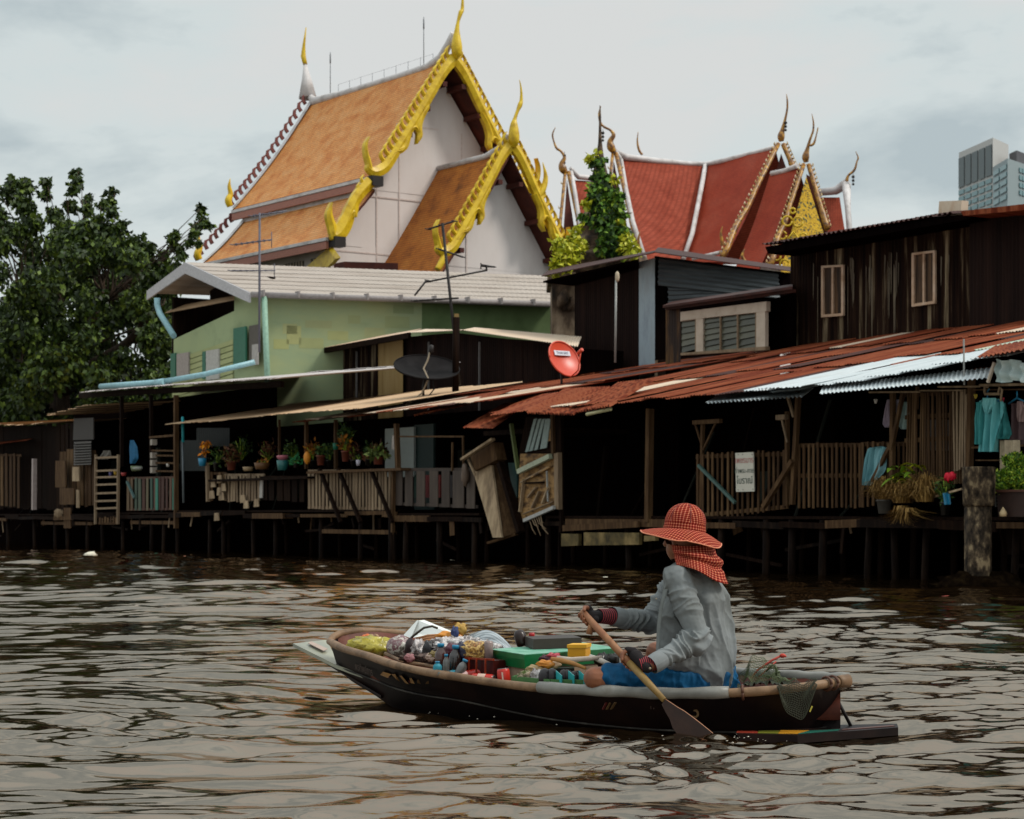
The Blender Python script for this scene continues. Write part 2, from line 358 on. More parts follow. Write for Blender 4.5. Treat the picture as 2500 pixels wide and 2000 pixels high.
# ---------------------------------------------------------------- orange-roofed temple hall
M_orange = mat('orange roof tiles', [c('9a501a'), c('cc7a30'), c('dc944c'), c('e0a262'), c('d08034')], 1.4, (1, 1, 1.2), rough=.7, detail=12, bump=.4, con=.3, course=3.4)
M_orangeb = mat('stained orange tiles', [c('4a2e14'), c('985820'), c('bd7028'), c('c97f34'), c('86501f')], 1.0, (1, 1, 1.2), rough=.75, detail=12, bump=.5, con=.27, course=3.4)
M_plast = mat('white plaster', [c('bfb2ac'), c('d2c8c3'), c('dcd4d0')], .35, (1, 1, .4), bump=.03)
M_seam = flat('pinkish plaster seam', 'cabbb4')
M_gold = mat('yellow glazed trim', [c('8a6a08'), c('bd980e'), c('d8b624'), c('cda41a')], 3, rough=.4, spec=.4, bump=.35, con=.3)
M_goldd = mat('dark gilded trim', [c('4a2c0c'), c('8a5a18'), c('b98a2a')], 5, rough=.4, spec=.5, con=.15)
M_brnflame = flat('maroon trim', '6e3a34'); M_soff = mat('red brown soffit', [c('2c100c'), c('4a1e14'), c('5c2a1c')], 1.5)
M_ridge = mat('white ridge mortar', [c('9a9490'), c('c2bcba'), c('d0cccb')], 2, bump=.1); M_pink = flat('salmon fascia', '9a6454')
M_dwin = flat('dark window grille', '4a443c')
P0 = Vector((-2.38, 85, 0)); VT = Vector((.8054, .5928, 0)); CT = Vector((.5928, -.8054, 0))
def T(w_, t, z): return P0+VT*w_+CT*t+UP*z
def gp(px, py, t):
    b = P0+CT*t; r = (px-CX)/F; w_ = (r*b.y-b.x)/(VT.x-r*VT.y); Y = b.y+VT.y*w_
    return w_, H-(py-HY)/F*Y
def ribbon(mb, path, wid, t, th=.14, mir=1, dw=0, m=0, Tf=None, sc=1.0):
    """flat tapering band in the gable plane with a raised middle"""
    Tf = Tf or T; P = [Vector((p[0]*mir, p[1])) for p in path]; n = len(P); rows = []
    for i in range(n):
        d = P[min(i+1, n-1)]-P[max(i-1, 0)]
        d = d.normalized() if d.length > 1e-6 else Vector((1, 0)); q = Vector((-d.y, d.x)); h_ = max(wid[i]*sc, .004)
        a, b, ce = P[i]+q*h_, P[i]-q*h_, P[i]
        rows.append([Tf(a.x+dw, t-th, a.y), Tf(a.x+dw, t+th*.4, a.y), Tf(ce.x+dw, t+th, ce.y), Tf(b.x+dw, t+th*.4, b.y), Tf(b.x+dw, t-th, b.y)])
    vs = [v for r_ in rows for v in r_]; fs = []
    for i in range(n-1):
        for j in range(5): fs.append((i*5+j, i*5+(j+1) % 5, (i+1)*5+(j+1) % 5, (i+1)*5+j))
    fs += [(0, 1, 2, 3, 4), tuple((n-1)*5+j for j in (4, 3, 2, 1, 0))]
    mb.add(vs, fs, m, False)
def smooth_path(P, n=6):
    out = []; k = len(P)
    for i in range(k-1):
        p0, p1, p2, p3 = P[max(i-1, 0)], P[i], P[i+1], P[min(i+2, k-1)]
        for j in range(n):
            t = j/n
            out.append(tuple(.5*((2*p1[a])+(-p0[a]+p2[a])*t+(2*p0[a]-5*p1[a]+4*p2[a]-p3[a])*t*t+(-p0[a]+3*p1[a]-3*p2[a]+p3[a])*t**3) for a in range(len(p1))))
    out.append(tuple(P[-1])); return out
PXW = 85/F
MAINP = [(1112, 142, 11), (1092, 162, 10), (1072, 192, 9), (1045, 240, 9), (1022, 279, 8), (1000, 315, 8), (978, 350, 8), (957, 386, 9), (938, 410, 10), (915, 420, 9), (899, 412, 5), (897, 400, 1)]
TAIL = [(1044, 258, 5), (1028, 284, 7), (1021, 308, 7.5), (1024, 328, 6), (1021, 340, 4), (1016, 352, .5)]
ARCH = [(970, 366, 5), (986, 358, 7), (994, 336, 7), (1000, 318, 6), (1012, 311, 5), (1020, 322, 4)]
BELLY = [(950, 388, 3), (962, 372, 4), (978, 368, 5), (990, 356, 4), (996, 338, 2)]
FLAME = [(903, 412, 5), (899, 395, 5), (893, 372, 4), (893, 352, 3), (900, 334, .4)]
def conv(tr, t, s=None):
    out = []
    for (x, y, r_) in smooth_path(tr, 5):
        a, b = gp(x, y, t); out.append((a, b, r_*PXW*1.3))
    return out
def rake_set(mb, traces, t, mirs, edge, nteeth, Tf=None, xf=None, ts=1.0, dark=1):
    for tr in traces:
        pts = conv(tr, 0)
        if xf: pts = [(*xf(a, b), r_*ts) for (a, b, r_) in pts]
        for mi in mirs: ribbon(mb, [(a, b) for a, b, _ in pts], [r_ for *_, r_ in pts], t, mir=mi, Tf=Tf)
    (x0, y0), (x1, y1) = [gp(*e_, 0) for e_ in edge]
    if xf: (x0, y0), (x1, y1) = xf(x0, y0), xf(x1, y1)
    d = Vector((x1-x0, y1-y0)); st = d.length/nteeth; dn = d.normalized(); no = Vector((dn.y, -dn.x)); no = no if no.x < 0 else -no
    for i in range(nteeth):
        b = Vector((x0, y0))+dn*st*(i+.5)
        fp = [b-no*.12*ts, b+no*.06*ts-dn*.02*ts, b+no*.19*ts-dn*.14*ts, b+no*.20*ts-dn*.40*ts]; wd = [.085*ts, .075*ts, .06*ts, .004]
        sp_ = smooth_path([(q.x, q.y, r_) for q, r_ in zip(fp, wd)], 3)
        for mi in mirs: ribbon(mb, [(a, b_) for a, b_, _ in sp_], [r_ for *_, r_ in sp_], t-.05, th=.07, mir=mi, Tf=Tf)
def finial(mb, pts, t, Tf=None, dw=0):
    """bulb and slender horn: pts = (w, z, radius)"""
    Tf = Tf or T; sp_ = smooth_path(pts, 5); mb.tube([Tf(a+dw, t, b) for a, b, _ in sp_], [max(r_, .01) for *_, r_ in sp_], 10)

tm = thing('temple_hall', T(0, -6, 1), 'tall white temple hall with steep orange tiled roof and yellow flame-edged gables', 'temple')
def curve_roof(mb, w0, z0, w1, z1, ta, tb, sag=.25, n=8, m=0, th=.14, Tf=None):
    Tf = Tf or T
    def prof(u): return w0+(w1-w0)*u, z0+(z1-z0)*u-sag*math.sin(math.pi*u)
    for off, mi in ((0, m), (-th, m+1)):
        mb.grid(lambda u, v: Tf(prof(v)[0], ta+(tb-ta)*u, prof(v)[1]+off), 12, n, mi, True)
    for tt_ in (ta, tb):
        mb.grid(lambda u, v: Tf(prof(v)[0], tt_, prof(v)[1]-th*u), 1, n, m+1, False)
    mb.grid(lambda u, v: Tf(prof(1)[0], ta+(tb-ta)*u, prof(1)[1]-th*v), 4, 1, m+1, False)
r1 = MB()
for sg in (-1, 1):
    curve_roof(r1, 0, 20.05, sg*4.1, 14.75, -11.6, -.1)
    curve_roof(r1, sg*3.85, 14.25, sg*5.95, 12.15, -10.9, -.1, .1)
put(r1, 'roof', [M_orange, M_soff], tm)
wl = MB()
wl.prism([T(-3.9, -1.195, 14.4), T(3.9, -1.195, 14.4), T(0, -1.195, 19.6)], -CT*.3)
for sg in (-1, 1): wl.prism([T(sg*5.6, -1.185, 12.0), T(sg*3.8, -1.185, 14.1), T(sg*3.8, -1.185, 12.0)], -CT*.25)
wl.box(T(-5.3, -1.2, 1), VT*10.6, -CT*9.5, UP*11.1)
wl.box(T(-3.9, -1.21, 11.9), VT*7.8, -CT*9.3, UP*2.6)
put(wl, 'wall', M_plast, tm)
sm = MB()
for (x, z0, z1) in ((-2.0, 11.9, 15.9), (1.15, 14, 17.2), (-3.1, 10, 14.6)): sm.box(T(x, -1.2, z0), VT*.06, CT*.02, UP*(z1-z0))
for (a_, b_, z) in ((-3.9, 0, 14.1), (-5.2, -2, 11.75), (-2.1, 0, 17.2)): sm.box(T(a_, -1.2, z), VT*(b_-a_), CT*.02, UP*.06)
put(sm, 'string_course', M_seam, tm)
ws = MB()          # side windows below the lower eave
for i in range(4):
    f = put(MB().box(T(-5.34, -9.0+i*2.1, 10.4), CT*1.55, VT*.05, UP*1.15), 'window', M_dwin, tm)
    gr = MB()
    for k_ in range(7): gr.box(T(-5.38, -8.95+i*2.1+k_*.23, 10.4), CT*.07, VT*.04, UP*1.15)
    put(gr, 'grille', M_cream, f)
fa = MB()
for sg in (-1, 1):
    for (w_, z, t0) in ((4.12, 14.55, -11.5), (5.97, 11.98, -10.8)):
        fa.box(T(sg*w_-.06, t0, z-.3), VT*.12, CT*(-t0-.3), UP*.3, 0); fa.box(T(sg*w_-.09, t0, z+.02), VT*.18, CT*(-t0-.25), UP*.13, 1)
    fa.box(T(sg*3.86-.12, -10.9, 14.1), VT*.24, CT*10.5, UP*.2, 1)
put(fa, 'eave_board', [M_pink, M_ridge], tm)
rd = MB()
rd.tube([T(0, -11.9, 20.5), T(0, -11.3, 20.05), T(0, -9, 20.0), T(0, -4, 19.98), T(0, -2, 20.0), T(0, -1.0, 20.2), T(0, -.4, 20.7), T(0, -.15, 21.1)], [.1, .22, .16, .16, .17, .2, .17, .1], 8)
rd.tube([T(0, -11.9, 20.3), T(0, -12, 21.2), T(0, -12.15, 22.0)], [.42, .22, .05], 8)
for sg in (-1, 1):
    rd.grid(lambda u, v: T(sg*(.05+4.05*v), -11.65+.3*u, 20.12-5.3*v-.25*math.sin(math.pi*v)), 1, 8)
    rd.grid(lambda u, v: T(sg*(3.87+2.08*v), -10.95+.3*u, 14.33-2.1*v-.1*math.sin(math.pi*v)), 1, 8)
put(rd, 'ridge', M_ridge, tm)
bb = MB()
rake_set(bb, [MAINP, TAIL, ARCH, BELLY, FLAME], 0, (-1, 1), [(1100, 128), (930, 396)], 17)
# lower tier rake on both sides: a shrunken copy of the same carving
a0, b0 = gp(1112, 142, 0); a1, b1 = gp(905, 425, 0); ta0, tb0 = gp(905, 440, 0); ta1, tb1 = gp(814, 578, 0)
def xf_low(a, b): return ta0+(a-a0)*(ta1-ta0)/(a1-a0), tb0+(b-b0)*(tb1-tb0)/(b1-b0)
LOW = [[(1110, 150, 14), (1045, 215, 13), (1000, 290, 14), (985, 330, 16), (965, 370, 18), (938, 405, 18), (912, 418, 14), (897, 400, 5)],
       [(1040, 215, 10), (1020, 260, 12), (1018, 300, 10), (1010, 335, 2)], [(905, 412, 10), (897, 370, 10), (880, 310, 8), (893, 245, 1)], [(985, 350, 8), (1000, 310, 9), (1018, 300, 9), (1025, 330, 5)]]
rake_set(bb, LOW, 0, (-1, 1), [(1085, 135), (950, 370)], 6, xf=xf_low, ts=.8)
for sg in (-1, 1):
    for (px, py) in ((917, 440), (825, 588)):
        x, z = gp(px, py, 0); bb.box(T(sg*x-.25, -.3, z-.25), VT*.5, CT*.5, UP*.4, 1)
put(bb, 'bargeboard', [M_gold, M_iron], tm)
bk = MB()
def Tb(w_, t, z): return T(w_, -t-11.75, z)
for sg in (-1, 1):
    for i in range(17):
        u = (i+.5)/17; b = Vector((sg*(.1+4.0*u), 20.15-5.3*u-.25*math.sin(math.pi*u))); no = Vector((sg*.79, .61)); dn = Vector((sg*.61, -.79))
        fp = [b, b+no*.2-dn*.05, b+no*.3-dn*.2, b+no*.27-dn*.4]
        ribbon(bk, [(q.x, q.y) for q in fp], [.08, .08, .06, .01], 0, .06, Tf=Tb)
    for i in range(8):
        u = (i+.5)/8; b = Vector((sg*(3.9+2.0*u), 14.35-2.1*u)); no = Vector((sg*.72, .69)); dn = Vector((sg*.69, -.72))
        fp = [b, b+no*.2-dn*.05, b+no*.3-dn*.2, b+no*.27-dn*.4]
        ribbon(bk, [(q.x, q.y) for q in fp], [.08, .08, .06, .01], 0, .06, Tf=Tb)
put(bk, 'back_rake', M_brnflame, tm)
fn = MB()
ax_, az_ = 0, 21.2
finial(fn, [(0, 19.95, .05), (0, 20.15, .2), (0, 20.45, .24), (.0, 20.85, .17), (.02, 21.2, .1), (.08, 21.55, .07), (.2, 21.9, .1), (.28, 22.05, .08), (.3, 22.5, .05), (.32, 23.0, .01)], .15)
put(fn, 'finial', M_gold, tm)
for sg in (-1, 1):
    for (w_, z, s_) in ((4.2, 14.9, 1.0), (6.1, 12.3, 1.0)):
        fp = [(sg*w_, z, .14), (sg*(w_+.1), z+.25, .16), (sg*(w_-.02), z+.55, .12), (sg*(w_+.05), z+.9, .08), (sg*(w_+.0), z+1.25, .01)]
        fn = MB(); finial(fn, fp, -11.6 if w_ < 5 else -10.9); put(fn, 'back_finial', M_gold, tm)
fn = MB(); fn.tube([T(0, -12.12, 21.9), T(0, -12.3, 22.3), T(0, -12.25, 22.8), T(0, -12.05, 23.6)], [.1, .12, .07, .02], 8)
put(fn, 'back_finial', M_gold, tm)
for (px, py0, py1, t) in ((805, 250, 128, -9.9), (1044, 165, 42, -2.3)):
    x = 0; b = T(0, t, 20.1); Y = b.y; top = H-(py1-HY)/F*Y
    mb = MB(); mb.tube([b, Vector((b.x, b.y, top))], .02, 6); mb.tube([Vector((b.x, b.y, top-.5)), Vector((b.x, b.y, top-.1))], .035, 6)
    put(mb, 'lightning_rod', flat('rod grey', '6e7074'), tm)
mb = MB()
for i in range(9):
    t = -9.2+i*.95; mb.tube([T(0, t, 20.0), T(0, t, 20.5)], .01, 4)
mb.tube([T(0, -9.2+i*.95, 20.48) for i in range(9)], .005, 4)
put(mb, 'ridge_wire', flat('rod grey', '6e7074'), tm)
# purlin ends under the right-hand soffit
for sg in (-1, 1):
    for u in (.12, .33, .55, .78): put(MB().cbox(T(sg*4.0*u, -.55, 19.95-5.3*u-.42), VT*.22, CT*1.1, UP*.2), 'purlin', M_soff, tm)

# projecting porch
pw, pz = 0.0, 15.75; tp = 4.0
def Tp(w_, t, z): return T(w_, t+tp, z)
pr_ = MB()
for sg in (-1, 1): curve_roof(pr_, 0, 15.55, sg*3.45, 10.35, -1.2, tp-.1, .12)
put(pr_, 'porch_roof', [M_orangeb, M_soff], tm)
pwl = MB(); pwl.prism([T(-2.9, tp-1, 10.9), T(2.9, tp-1, 10.9), T(0, tp-1, 15.2)], -CT*.3); pwl.box(T(-2.9, tp-1, 1), VT*5.8, -CT*4.2, UP*9.95)
pwl.box(T(-1.55, tp-1, 8), VT*.07, CT*.03, UP*4.8, 1)
put(pwl, 'porch_wall', [M_plast, M_seam], tm)
rd = MB(); rd.tube([T(0, -1.2, 15.6), T(0, 2.2, 15.62), T(0, 3.2, 15.8), T(0, 3.8, 16.3)], [.12, .13, .16, .1], 8)
put(rd, 'porch_ridge', M_ridge, tm)
sc1 = (3.46/4.12, 5.3/5.9)
def xf_p(a, b): return a*sc1[0], 15.75+(b-19.85)*sc1[1]
pb = MB(); rake_set(pb, [MAINP, TAIL, ARCH, BELLY, FLAME], 0, (-1, 1), [(1100, 128), (930, 396)], 15, xf=xf_p, Tf=Tp, ts=.9)
fp = [(-3.3, 11.1, .1), (-3.55, 11.5, .1), (-3.4, 12.1, .07), (-3.6, 12.6, .01)]
for sg in (-1, 1): finial(pb, [(sg*(1.35 if sg > 0 else 3.6), (13.9 if sg > 0 else 10.6), .12), (sg*(1.35 if sg > 0 else 3.6)+.25, (14.3 if sg > 0 else 11.0), .13), (sg*(1.35 if sg > 0 else 3.6)+.35, (14.75 if sg > 0 else 11.4), .09), (sg*(1.35 if sg > 0 else 3.6)+.2, (15.3 if sg > 0 else 11.9), .01)], 0, Tf=Tp)
put(pb, 'porch_bargeboard', M_gold, tm)
fn = MB(); finial(fn, [(0, 15.7, .05), (0, 15.9, .2), (0, 16.2, .23), (.0, 16.6, .16), (.04, 16.85, .08), (.18, 17.2, .07), (.3, 17.45, .1), (.36, 17.65, .07), (.35, 18.1, .04), (.27, 18.45, .01)], .15, Tf=Tp)
put(fn, 'porch_finial', M_gold, tm)
for sg in (-1, 1):
    for u in (.15, .42, .7): put(MB().cbox(T(sg*3.4*u, tp-.5, 15.45-5.2*u-.35), VT*.2, CT*.9, UP*.18), 'porch_purlin', M_soff, tm)
mb = MB(); mb.prism([V(747, 652, 84), V(800, 606, 82), V(819, 632, 81), V(800, 652, 82)], CT*.4)
single(mb, 'gate_roof', M_gold, 'small yellow tiled gate roof peeking below the dark bracket of the orange hall', 'roof')
mb = MB(); mb.box(V(815, 660, 80), V(944, 664, 79)-V(815, 660, 80), CT*.8, UP*.26)
single(mb, 'wall_coping', M_soff, 'low brown tiled wall coping between the white gable and grey green-house roof', 'coping')

# ---------------------------------------------------------------- red-roofed temple
M_red = mat('red scale tiles', [c('6a2014'), c('92402c'), c('a04c38'), c('843020')], 1.2, detail=12, bump=.3, rough=.75, spec=.1, con=.35, course=3.6)
M_redl = mat('glazed red tiles', [c('8f2c16'), c('a24028'), c('a85440')], .3, detail=3, bump=.1, rough=.7, spec=.12, course=3.6)
def patch(mb, A, B_, C_, D, m=0, sag=0, n=10, th=.12, side=(0, 0, 0)):
    A, B_, C_, D = map(Vector, (A, B_, C_, D))
    def fn(u, v): return A.lerp(B_, u).lerp(D.lerp(C_, u), v)+Vector((0, 0, -sag))*math.sin(math.pi*v)
    mb.grid(fn, n, n, m); mb.grid(lambda u, v: fn(u, v)+Vector((.0, .12, -th)), n, n, m)
rt = thing('red_roof_temple', V(1700, 1100, 106), 'cross-shaped temple with red scale-tiled roofs, white ridges and dark gilded gables', 'temple')
Ic = V(1722, 402, 110)
ra = MB()
patch(ra, V(1518, 388, 108), V(1722, 404, 110), V(1676, 640, 104), V(1575, 640, 102), 0, .3)
patch(ra, V(1722, 404, 110), V(1893, 362, 106), V(1765, 640, 101), V(1676, 640, 104), 1, .3)
patch(ra, V(1402, 440, 112), V(1500, 446, 113), V(1500, 640, 108), V(1432, 640, 107), 0, .2)
patch(ra, V(1880, 424, 104), V(1950, 412, 102), V(1850, 665, 98), V(1790, 665, 100), 1, .3)
patch(ra, V(2000, 482, 108), V(2050, 482, 108), V(2078, 640, 104), V(1985, 640, 105), 0, .2)
put(ra, 'roof', [M_red, M_redl], rt)
rb = MB()   # back slopes and body so the roofs are closed
patch(rb, V(1518, 388, 108), V(1722, 404, 110), V(1765, 640, 118), V(1600, 640, 118), 0)
patch(rb, V(1893, 362, 106), V(1722, 404, 110), V(1765, 640, 118), V(1960, 640, 112), 0)
patch(rb, V(1950, 412, 102), V(1880, 424, 104), V(1960, 665, 106), V(2030, 665, 104), 0)
put(rb, 'back_roof', [M_red], rt)
bx = MB(); p_ = [V(1600, 640, 104), V(1760, 640, 103), V(1880, 655, 101), V(2020, 650, 106), V(1990, 650, 114), V(1600, 640, 114)]
bx.prism([Vector((p.x, p.y, 1)) for p in p_], UP*12.3); put(bx, 'wall', M_plast, rt)
rr = MB(); _tb = rr.tube; rr.tube = lambda p, r_, n: _tb(p, ([q*.68 for q in r_] if hasattr(r_, '__len__') else r_*.68), n)
rr.tube([V(1500, 366, 107.7), V(1528, 384, 108), V(1600, 393, 108.8), V(1680, 400, 109.6), V(1722, 401, 110), V(1760, 394, 109), V(1830, 377, 107.6), V(1892, 360, 106)], [.14, .26, .24, .2, .2, .2, .2, .16], 8)
rr.tube([V(1500, 366, 107.6), V(1516, 390, 107.8), V(1528, 460, 106), V(1545, 540, 104), V(1574, 630, 102)], .17, 6)
rr.tube([V(1722, 404, 109.8), V(1708, 480, 107.6), V(1690, 570, 105.4), V(1668, 634, 103.8)], .19, 6)
rr.tube([V(1392, 410, 111.5), V(1412, 432, 112), V(1500, 442, 113)], [.14, .22, .2], 6)
rr.tube([V(1395, 420, 111.3), V(1404, 470, 110), V(1418, 560, 108.6), V(1432, 630, 107)], .16, 6)
rr.tube([V(1884, 424, 103.8), V(1915, 418, 103), V(1948, 405, 102)], .2, 6)
rr.tube([V(2000, 470, 108), V(2040, 466, 108), V(2062, 452, 107.5), V(2068, 437, 107.3)], [.3, .35, .42, .12], 6)
rr.tube([V(2066, 450, 107.3), V(2070, 510, 106), V(2078, 620, 104)], [.35, .22, .2], 6)
rr.tube([V(1690, 632, 101), V(1765, 615, 100.4)], .14, 6)
put(rr, 'ridge', M_ridge, rt)
def horn(px_pts, Y, nm='finial', m=None):
    mb = MB(); sp_ = smooth_path(px_pts, 5); mb.tube([V(x, y, Y) for x, y, _ in sp_], [max(r_*Y/F, .015) for *_, r_ in sp_], 8)
    return put(mb, nm, m or M_goldd, rt)
horn([(1500, 372, 6), (1492, 360, 10), (1490, 345, 7), (1498, 330, 5), (1490, 318, 3), (1475, 310, 3), (1466, 300, 3), (1462, 282, 2), (1464, 270, 2), (1467, 260, .6)], 107.3)
horn([(1382, 424, 6), (1374, 412, 10), (1372, 400, 7), (1378, 384, 4), (1370, 370, 3), (1359, 362, 3), (1352, 345, 2), (1349, 328, 2), (1356, 311, .6)], 111)
horn([(1568, 378, 3), (1560, 366, 3), (1556, 345, 2), (1558, 322, .6)], 116)
horn([(1908, 345, 6), (1907, 333, 9), (1911, 315, 5), (1918, 287, 3), (1922, 265, 2.5), (1922, 245, 2), (1920, 230, .6)], 105.6)
horn([(1968, 396, 6), (1967, 383, 9), (1971, 365, 5), (1978, 340, 3), (1985, 320, 2.5), (1986, 300, 2), (1982, 278, .6)], 101.6)
horn([(2070, 470, 4), (2068, 440, 4), (2072, 428, 3), (2086, 415, 3), (2092, 395, 2), (2095, 385, 2), (2089, 370, .6)], 107.2)
horn([(1997, 312, 1.6), (1993, 330, 1.6), (1987, 350, 3), (1978, 356, 3)], 101.5)
horn([(1763, 600, 4), (1762, 585, 4), (1760, 570, 3), (1764, 552, .6)], 100.5); horn([(1820, 640, 4), (1812, 625, 4), (1818, 608, .6)], 98); horn([(1562, 615, 4), (1558, 590, 4), (1562, 565, .6)], 101.6)
def barge(p, q, Y0, Y1, wpx, nt_, side, curl=True):
    mb = MB(); p, q = V(*p, Y0), V(*q, Y1); d = (q-p); dn = d.normalized(); no = Vector((dn.z, 0, -dn.x)); no = no if no.x*side > 0 else -no
    wv = wpx*Y0/F; pts = []
    for i in range(13):
        u = i/12; wob = (.5*math.sin(max(0, u-.45)*16)*wv) if curl else 0
        pts.append(p+d*u-no*wob*.6)
    mb.tube(pts, [wv*.55*(1+.25*(u_ > 8)) for u_ in range(13)], 6)
    for i in range(nt_):
        b = p+d*((i+.5)/nt_)+no*wv*.45; s_ = wv*.9
        mb.tube([b, b+no*s_*.6-dn*s_*.2, b+no*s_*.75-dn*s_*.9], [s_*.3, s_*.26, .01], 5, m=1)
    put(mb, 'bargeboard', [M_goldd, mat('gilt scales', [c('5a3c14'), c('a88a5a'), c('cabda8')], 6, con=.12)], rt)
barge((1900, 352), (1762, 628), 105.5, 100, 11, 26, -1); barge((1912, 352), (1938, 412), 105.5, 105, 11, 7, 1, False)
barge((1962, 402), (1878, 650), 101.5, 98, 11, 24, -1); barge((1974, 402), (2020, 560), 101.5, 100, 11, 15, 1, False)
barge((1380, 420), (1362, 600), 111, 109, 8, 3, -1, False); barge((1388, 420), (1424, 600), 111, 109, 10, 3, 1, False)
barge((1496, 375), (1472, 600), 107.3, 105, 8, 3, -1, False); barge((1504, 375), (1556, 600), 107.3, 104, 10, 3, 1, False)
mb = MB()
mb.prism([V(1968, 432, 102.6), V(1905, 665, 99.5), V(2040, 665, 101.5)], Vector((.1, .5, 0)))
pdm = mat('gilt and green pediment', [c('1c3a2a'), c('a87f12'), c('c9a21c'), c('b8901a'), c('20402e')], 4.2, ang=0, con=.13, detail=3, bump=.8, bd=.1)
put(mb, 'pediment', pdm, rt)
mb = MB()
for (px, py, r_) in ((1922, 540, 15), (1948, 542, 15), (1935, 515, 8), (1910, 575, 12), (1960, 580, 13), (1925, 610, 15), (1895, 625, 14), (1915, 645, 14)):
    mb.tube([V(px+r_*.8*math.cos(a), py+r_*.8*math.sin(a), 99.3) for a in [i*.6 for i in range(11)]], .055, 5)
mb.tube([V(1912, 600, 99.2), V(1937, 566, 99.2), V(1962, 600, 99.2)], .07, 5, m=0)
put(mb, 'carving', M_gold, rt)
put(MB().prism([V(1968, 425, 102.9), V(1990, 440, 102.9), V(2042, 660, 102.5), V(1996, 660, 102.9)], Vector((.1, .4, 0))), 'soffit', M_soff, rt)
put(MB().prism([V(1907, 375, 106), V(1889, 440, 106), V(1930, 440, 106)], Vector((.1, .5, 0))), 'soffit', M_soff, rt)
put(MB().prism([V(1384, 440, 111.6), V(1372, 620, 110), V(1412, 620, 110)], Vector((0, .4, 0))), 'soffit', M_soff, rt)
put(MB().prism([V(1499, 395, 107.8), V(1480, 620, 106), V(1545, 620, 105)], Vector((0, .4, 0))), 'soffit', M_soff, rt)

for (px, py, Y) in ((1378, 380, 111), (1472, 325, 107), (1918, 300, 105.5), (2083, 432, 107)):
    mb = MB()
    for i in range(3): mb.blob(V(px-18*(px == 1378)*0, py+i*9, Y), .09-.01*i, 4, 0, 0)
    mb.tube([V(px, py-10, Y), V(px, py+18, Y)], .012, 4)
    put(mb, 'wind_bell', M_iron, rt)

# ---------------------------------------------------------------- old brick chedi with creepers
cd = thing('brick_chedi', V(1465, 1255, 62), 'old brick chedi with dark stacked rings and a thin spire overgrown by creepers', 'chedi')
M_brick = mat('mossy old brick', [c('1c140e'), c('3a2c20'), c('5e4a38'), c('7a6650')], 3, bump=.8, con=.18, bd=.05)
M_stucco = mat('stained stucco', [c('241a12'), c('5a4636'), c('8a745e'), c('a89078')], 1.6, (1, 1, .5), bump=.5, con=.16)
cc = V(1465, 1255, 62); cc.z = 0
def zc(py): return H-(py-HY)/F*62
def rc(px): return px*62/F
mb = MB()
prf = [(112, 700), (112, 655), (118, 650), (118, 632), (108, 628), (92, 622), (78, 615), (74, 606), (78, 600), (78, 590), (66, 584), (52, 576), (50, 568), (58, 560), (60, 552), (48, 545), (40, 520), (30, 490), (26, 450), (15, 410), (9, 380), (5, 350), (3.5, 320), (2.5, 280), (1.2, 258)]
mb.lathe(cc, [(rc(a), zc(b)) for a, b in prf][::-1], 28, jit=.03)
put(mb, 'tiered_body', M_brick, cd)
mb = MB(); X0 = rc(1346-1465); X1 = rc(1600-1465)
mb.box(cc+Vector((X0, -1.0, .9)), Vector((X1-X0, 0, 0)), Vector((0, 2.6, 0)), UP*(zc(685)-.9)); mb.box(cc+Vector((X0-.12, -1.15, zc(700))), Vector((X1-X0+.2, 0, 0)), Vector((0, 2.9, 0)), UP*.3)
mb.tube([cc+Vector((rc(1378-1465), -1.05, zc(712))), cc+Vector((rc(1372-1465), -1.1, zc(740))), cc+Vector((rc(1366-1465), -1.05, zc(760)))], [.05, .2, .12], 6)
for a in (-1, 1): mb.tube([cc+Vector((rc(1381-1465+a*14), -1.05, zc(735))), cc+Vector((rc(1381-1465+a*17), -1.1, zc(752))), cc+Vector((rc(1381-1465+a*6), -1.05, zc(765)))], .09, 6)
put(mb, 'base', M_stucco, cd)
def cloudpts(lst, n):
    out = []
    tot = sum(l[3]**2 for l in lst)
    for (px, py, Y, r_) in lst:
        k_ = int(n*r_**2/tot); ce = V(px, py, Y); rr_ = r_*Y/F
        for _ in range(k_):
            d = Vector((random.gauss(0, 1), random.gauss(0, 1), random.gauss(0, 1))).normalized()*rr_*(R()**.45)
            out.append(ce+d)
    return out
iv = [(1466, 395, 61.5, 13), (1450, 400, 61.5, 12), (1462, 425, 61.5, 16), (1480, 440, 61.5, 18), (1455, 460, 61.3, 18), (1478, 475, 61.3, 22), (1500, 480, 61, 20), (1460, 500, 61, 22), (1485, 510, 61, 24), (1510, 515, 61, 20), (1470, 540, 60.8, 24), (1500, 550, 60.8, 24), (1490, 580, 60.5, 26), (1515, 570, 60.6, 22), (1480, 600, 60.4, 22), (1510, 605, 60.4, 22), (1445, 480, 61, 12), (1430, 530, 61, 14)]
leaf_cloud('creeper', cloudpts([(a_, b_, c__, r_*1.18) for a_, b_, c__, r_ in iv], 2300), .17, mat('creeper leaf', [c('0e1c08'), c('20380e'), c('4f7420'), c('9aae30')], 2, isl=.75, bump=0), cd, .4, .8, seed=3)
iv = [(1365, 600, 60.2, 20), (1395, 620, 60, 24), (1420, 600, 60.2, 16), (1375, 640, 60, 22), (1355, 650, 60, 14), (1410, 560, 60.5, 12), (1400, 580, 60.4, 16), (1530, 600, 60, 18), (1545, 615, 60, 18), (1530, 580, 60.2, 12), (1440, 385, 61.5, 10), (1455, 378, 61.5, 8), (1500, 440, 61, 8), (1515, 545, 60.6, 10), (1352, 672, 59.8, 10), (1430, 500, 60.8, 12)]
leaf_cloud('creeper', cloudpts([(a_, b_, c__, r_*1.15) for a_, b_, c__, r_ in iv], 1500), .17, M_leafo, cd, .2, .6, seed=4)

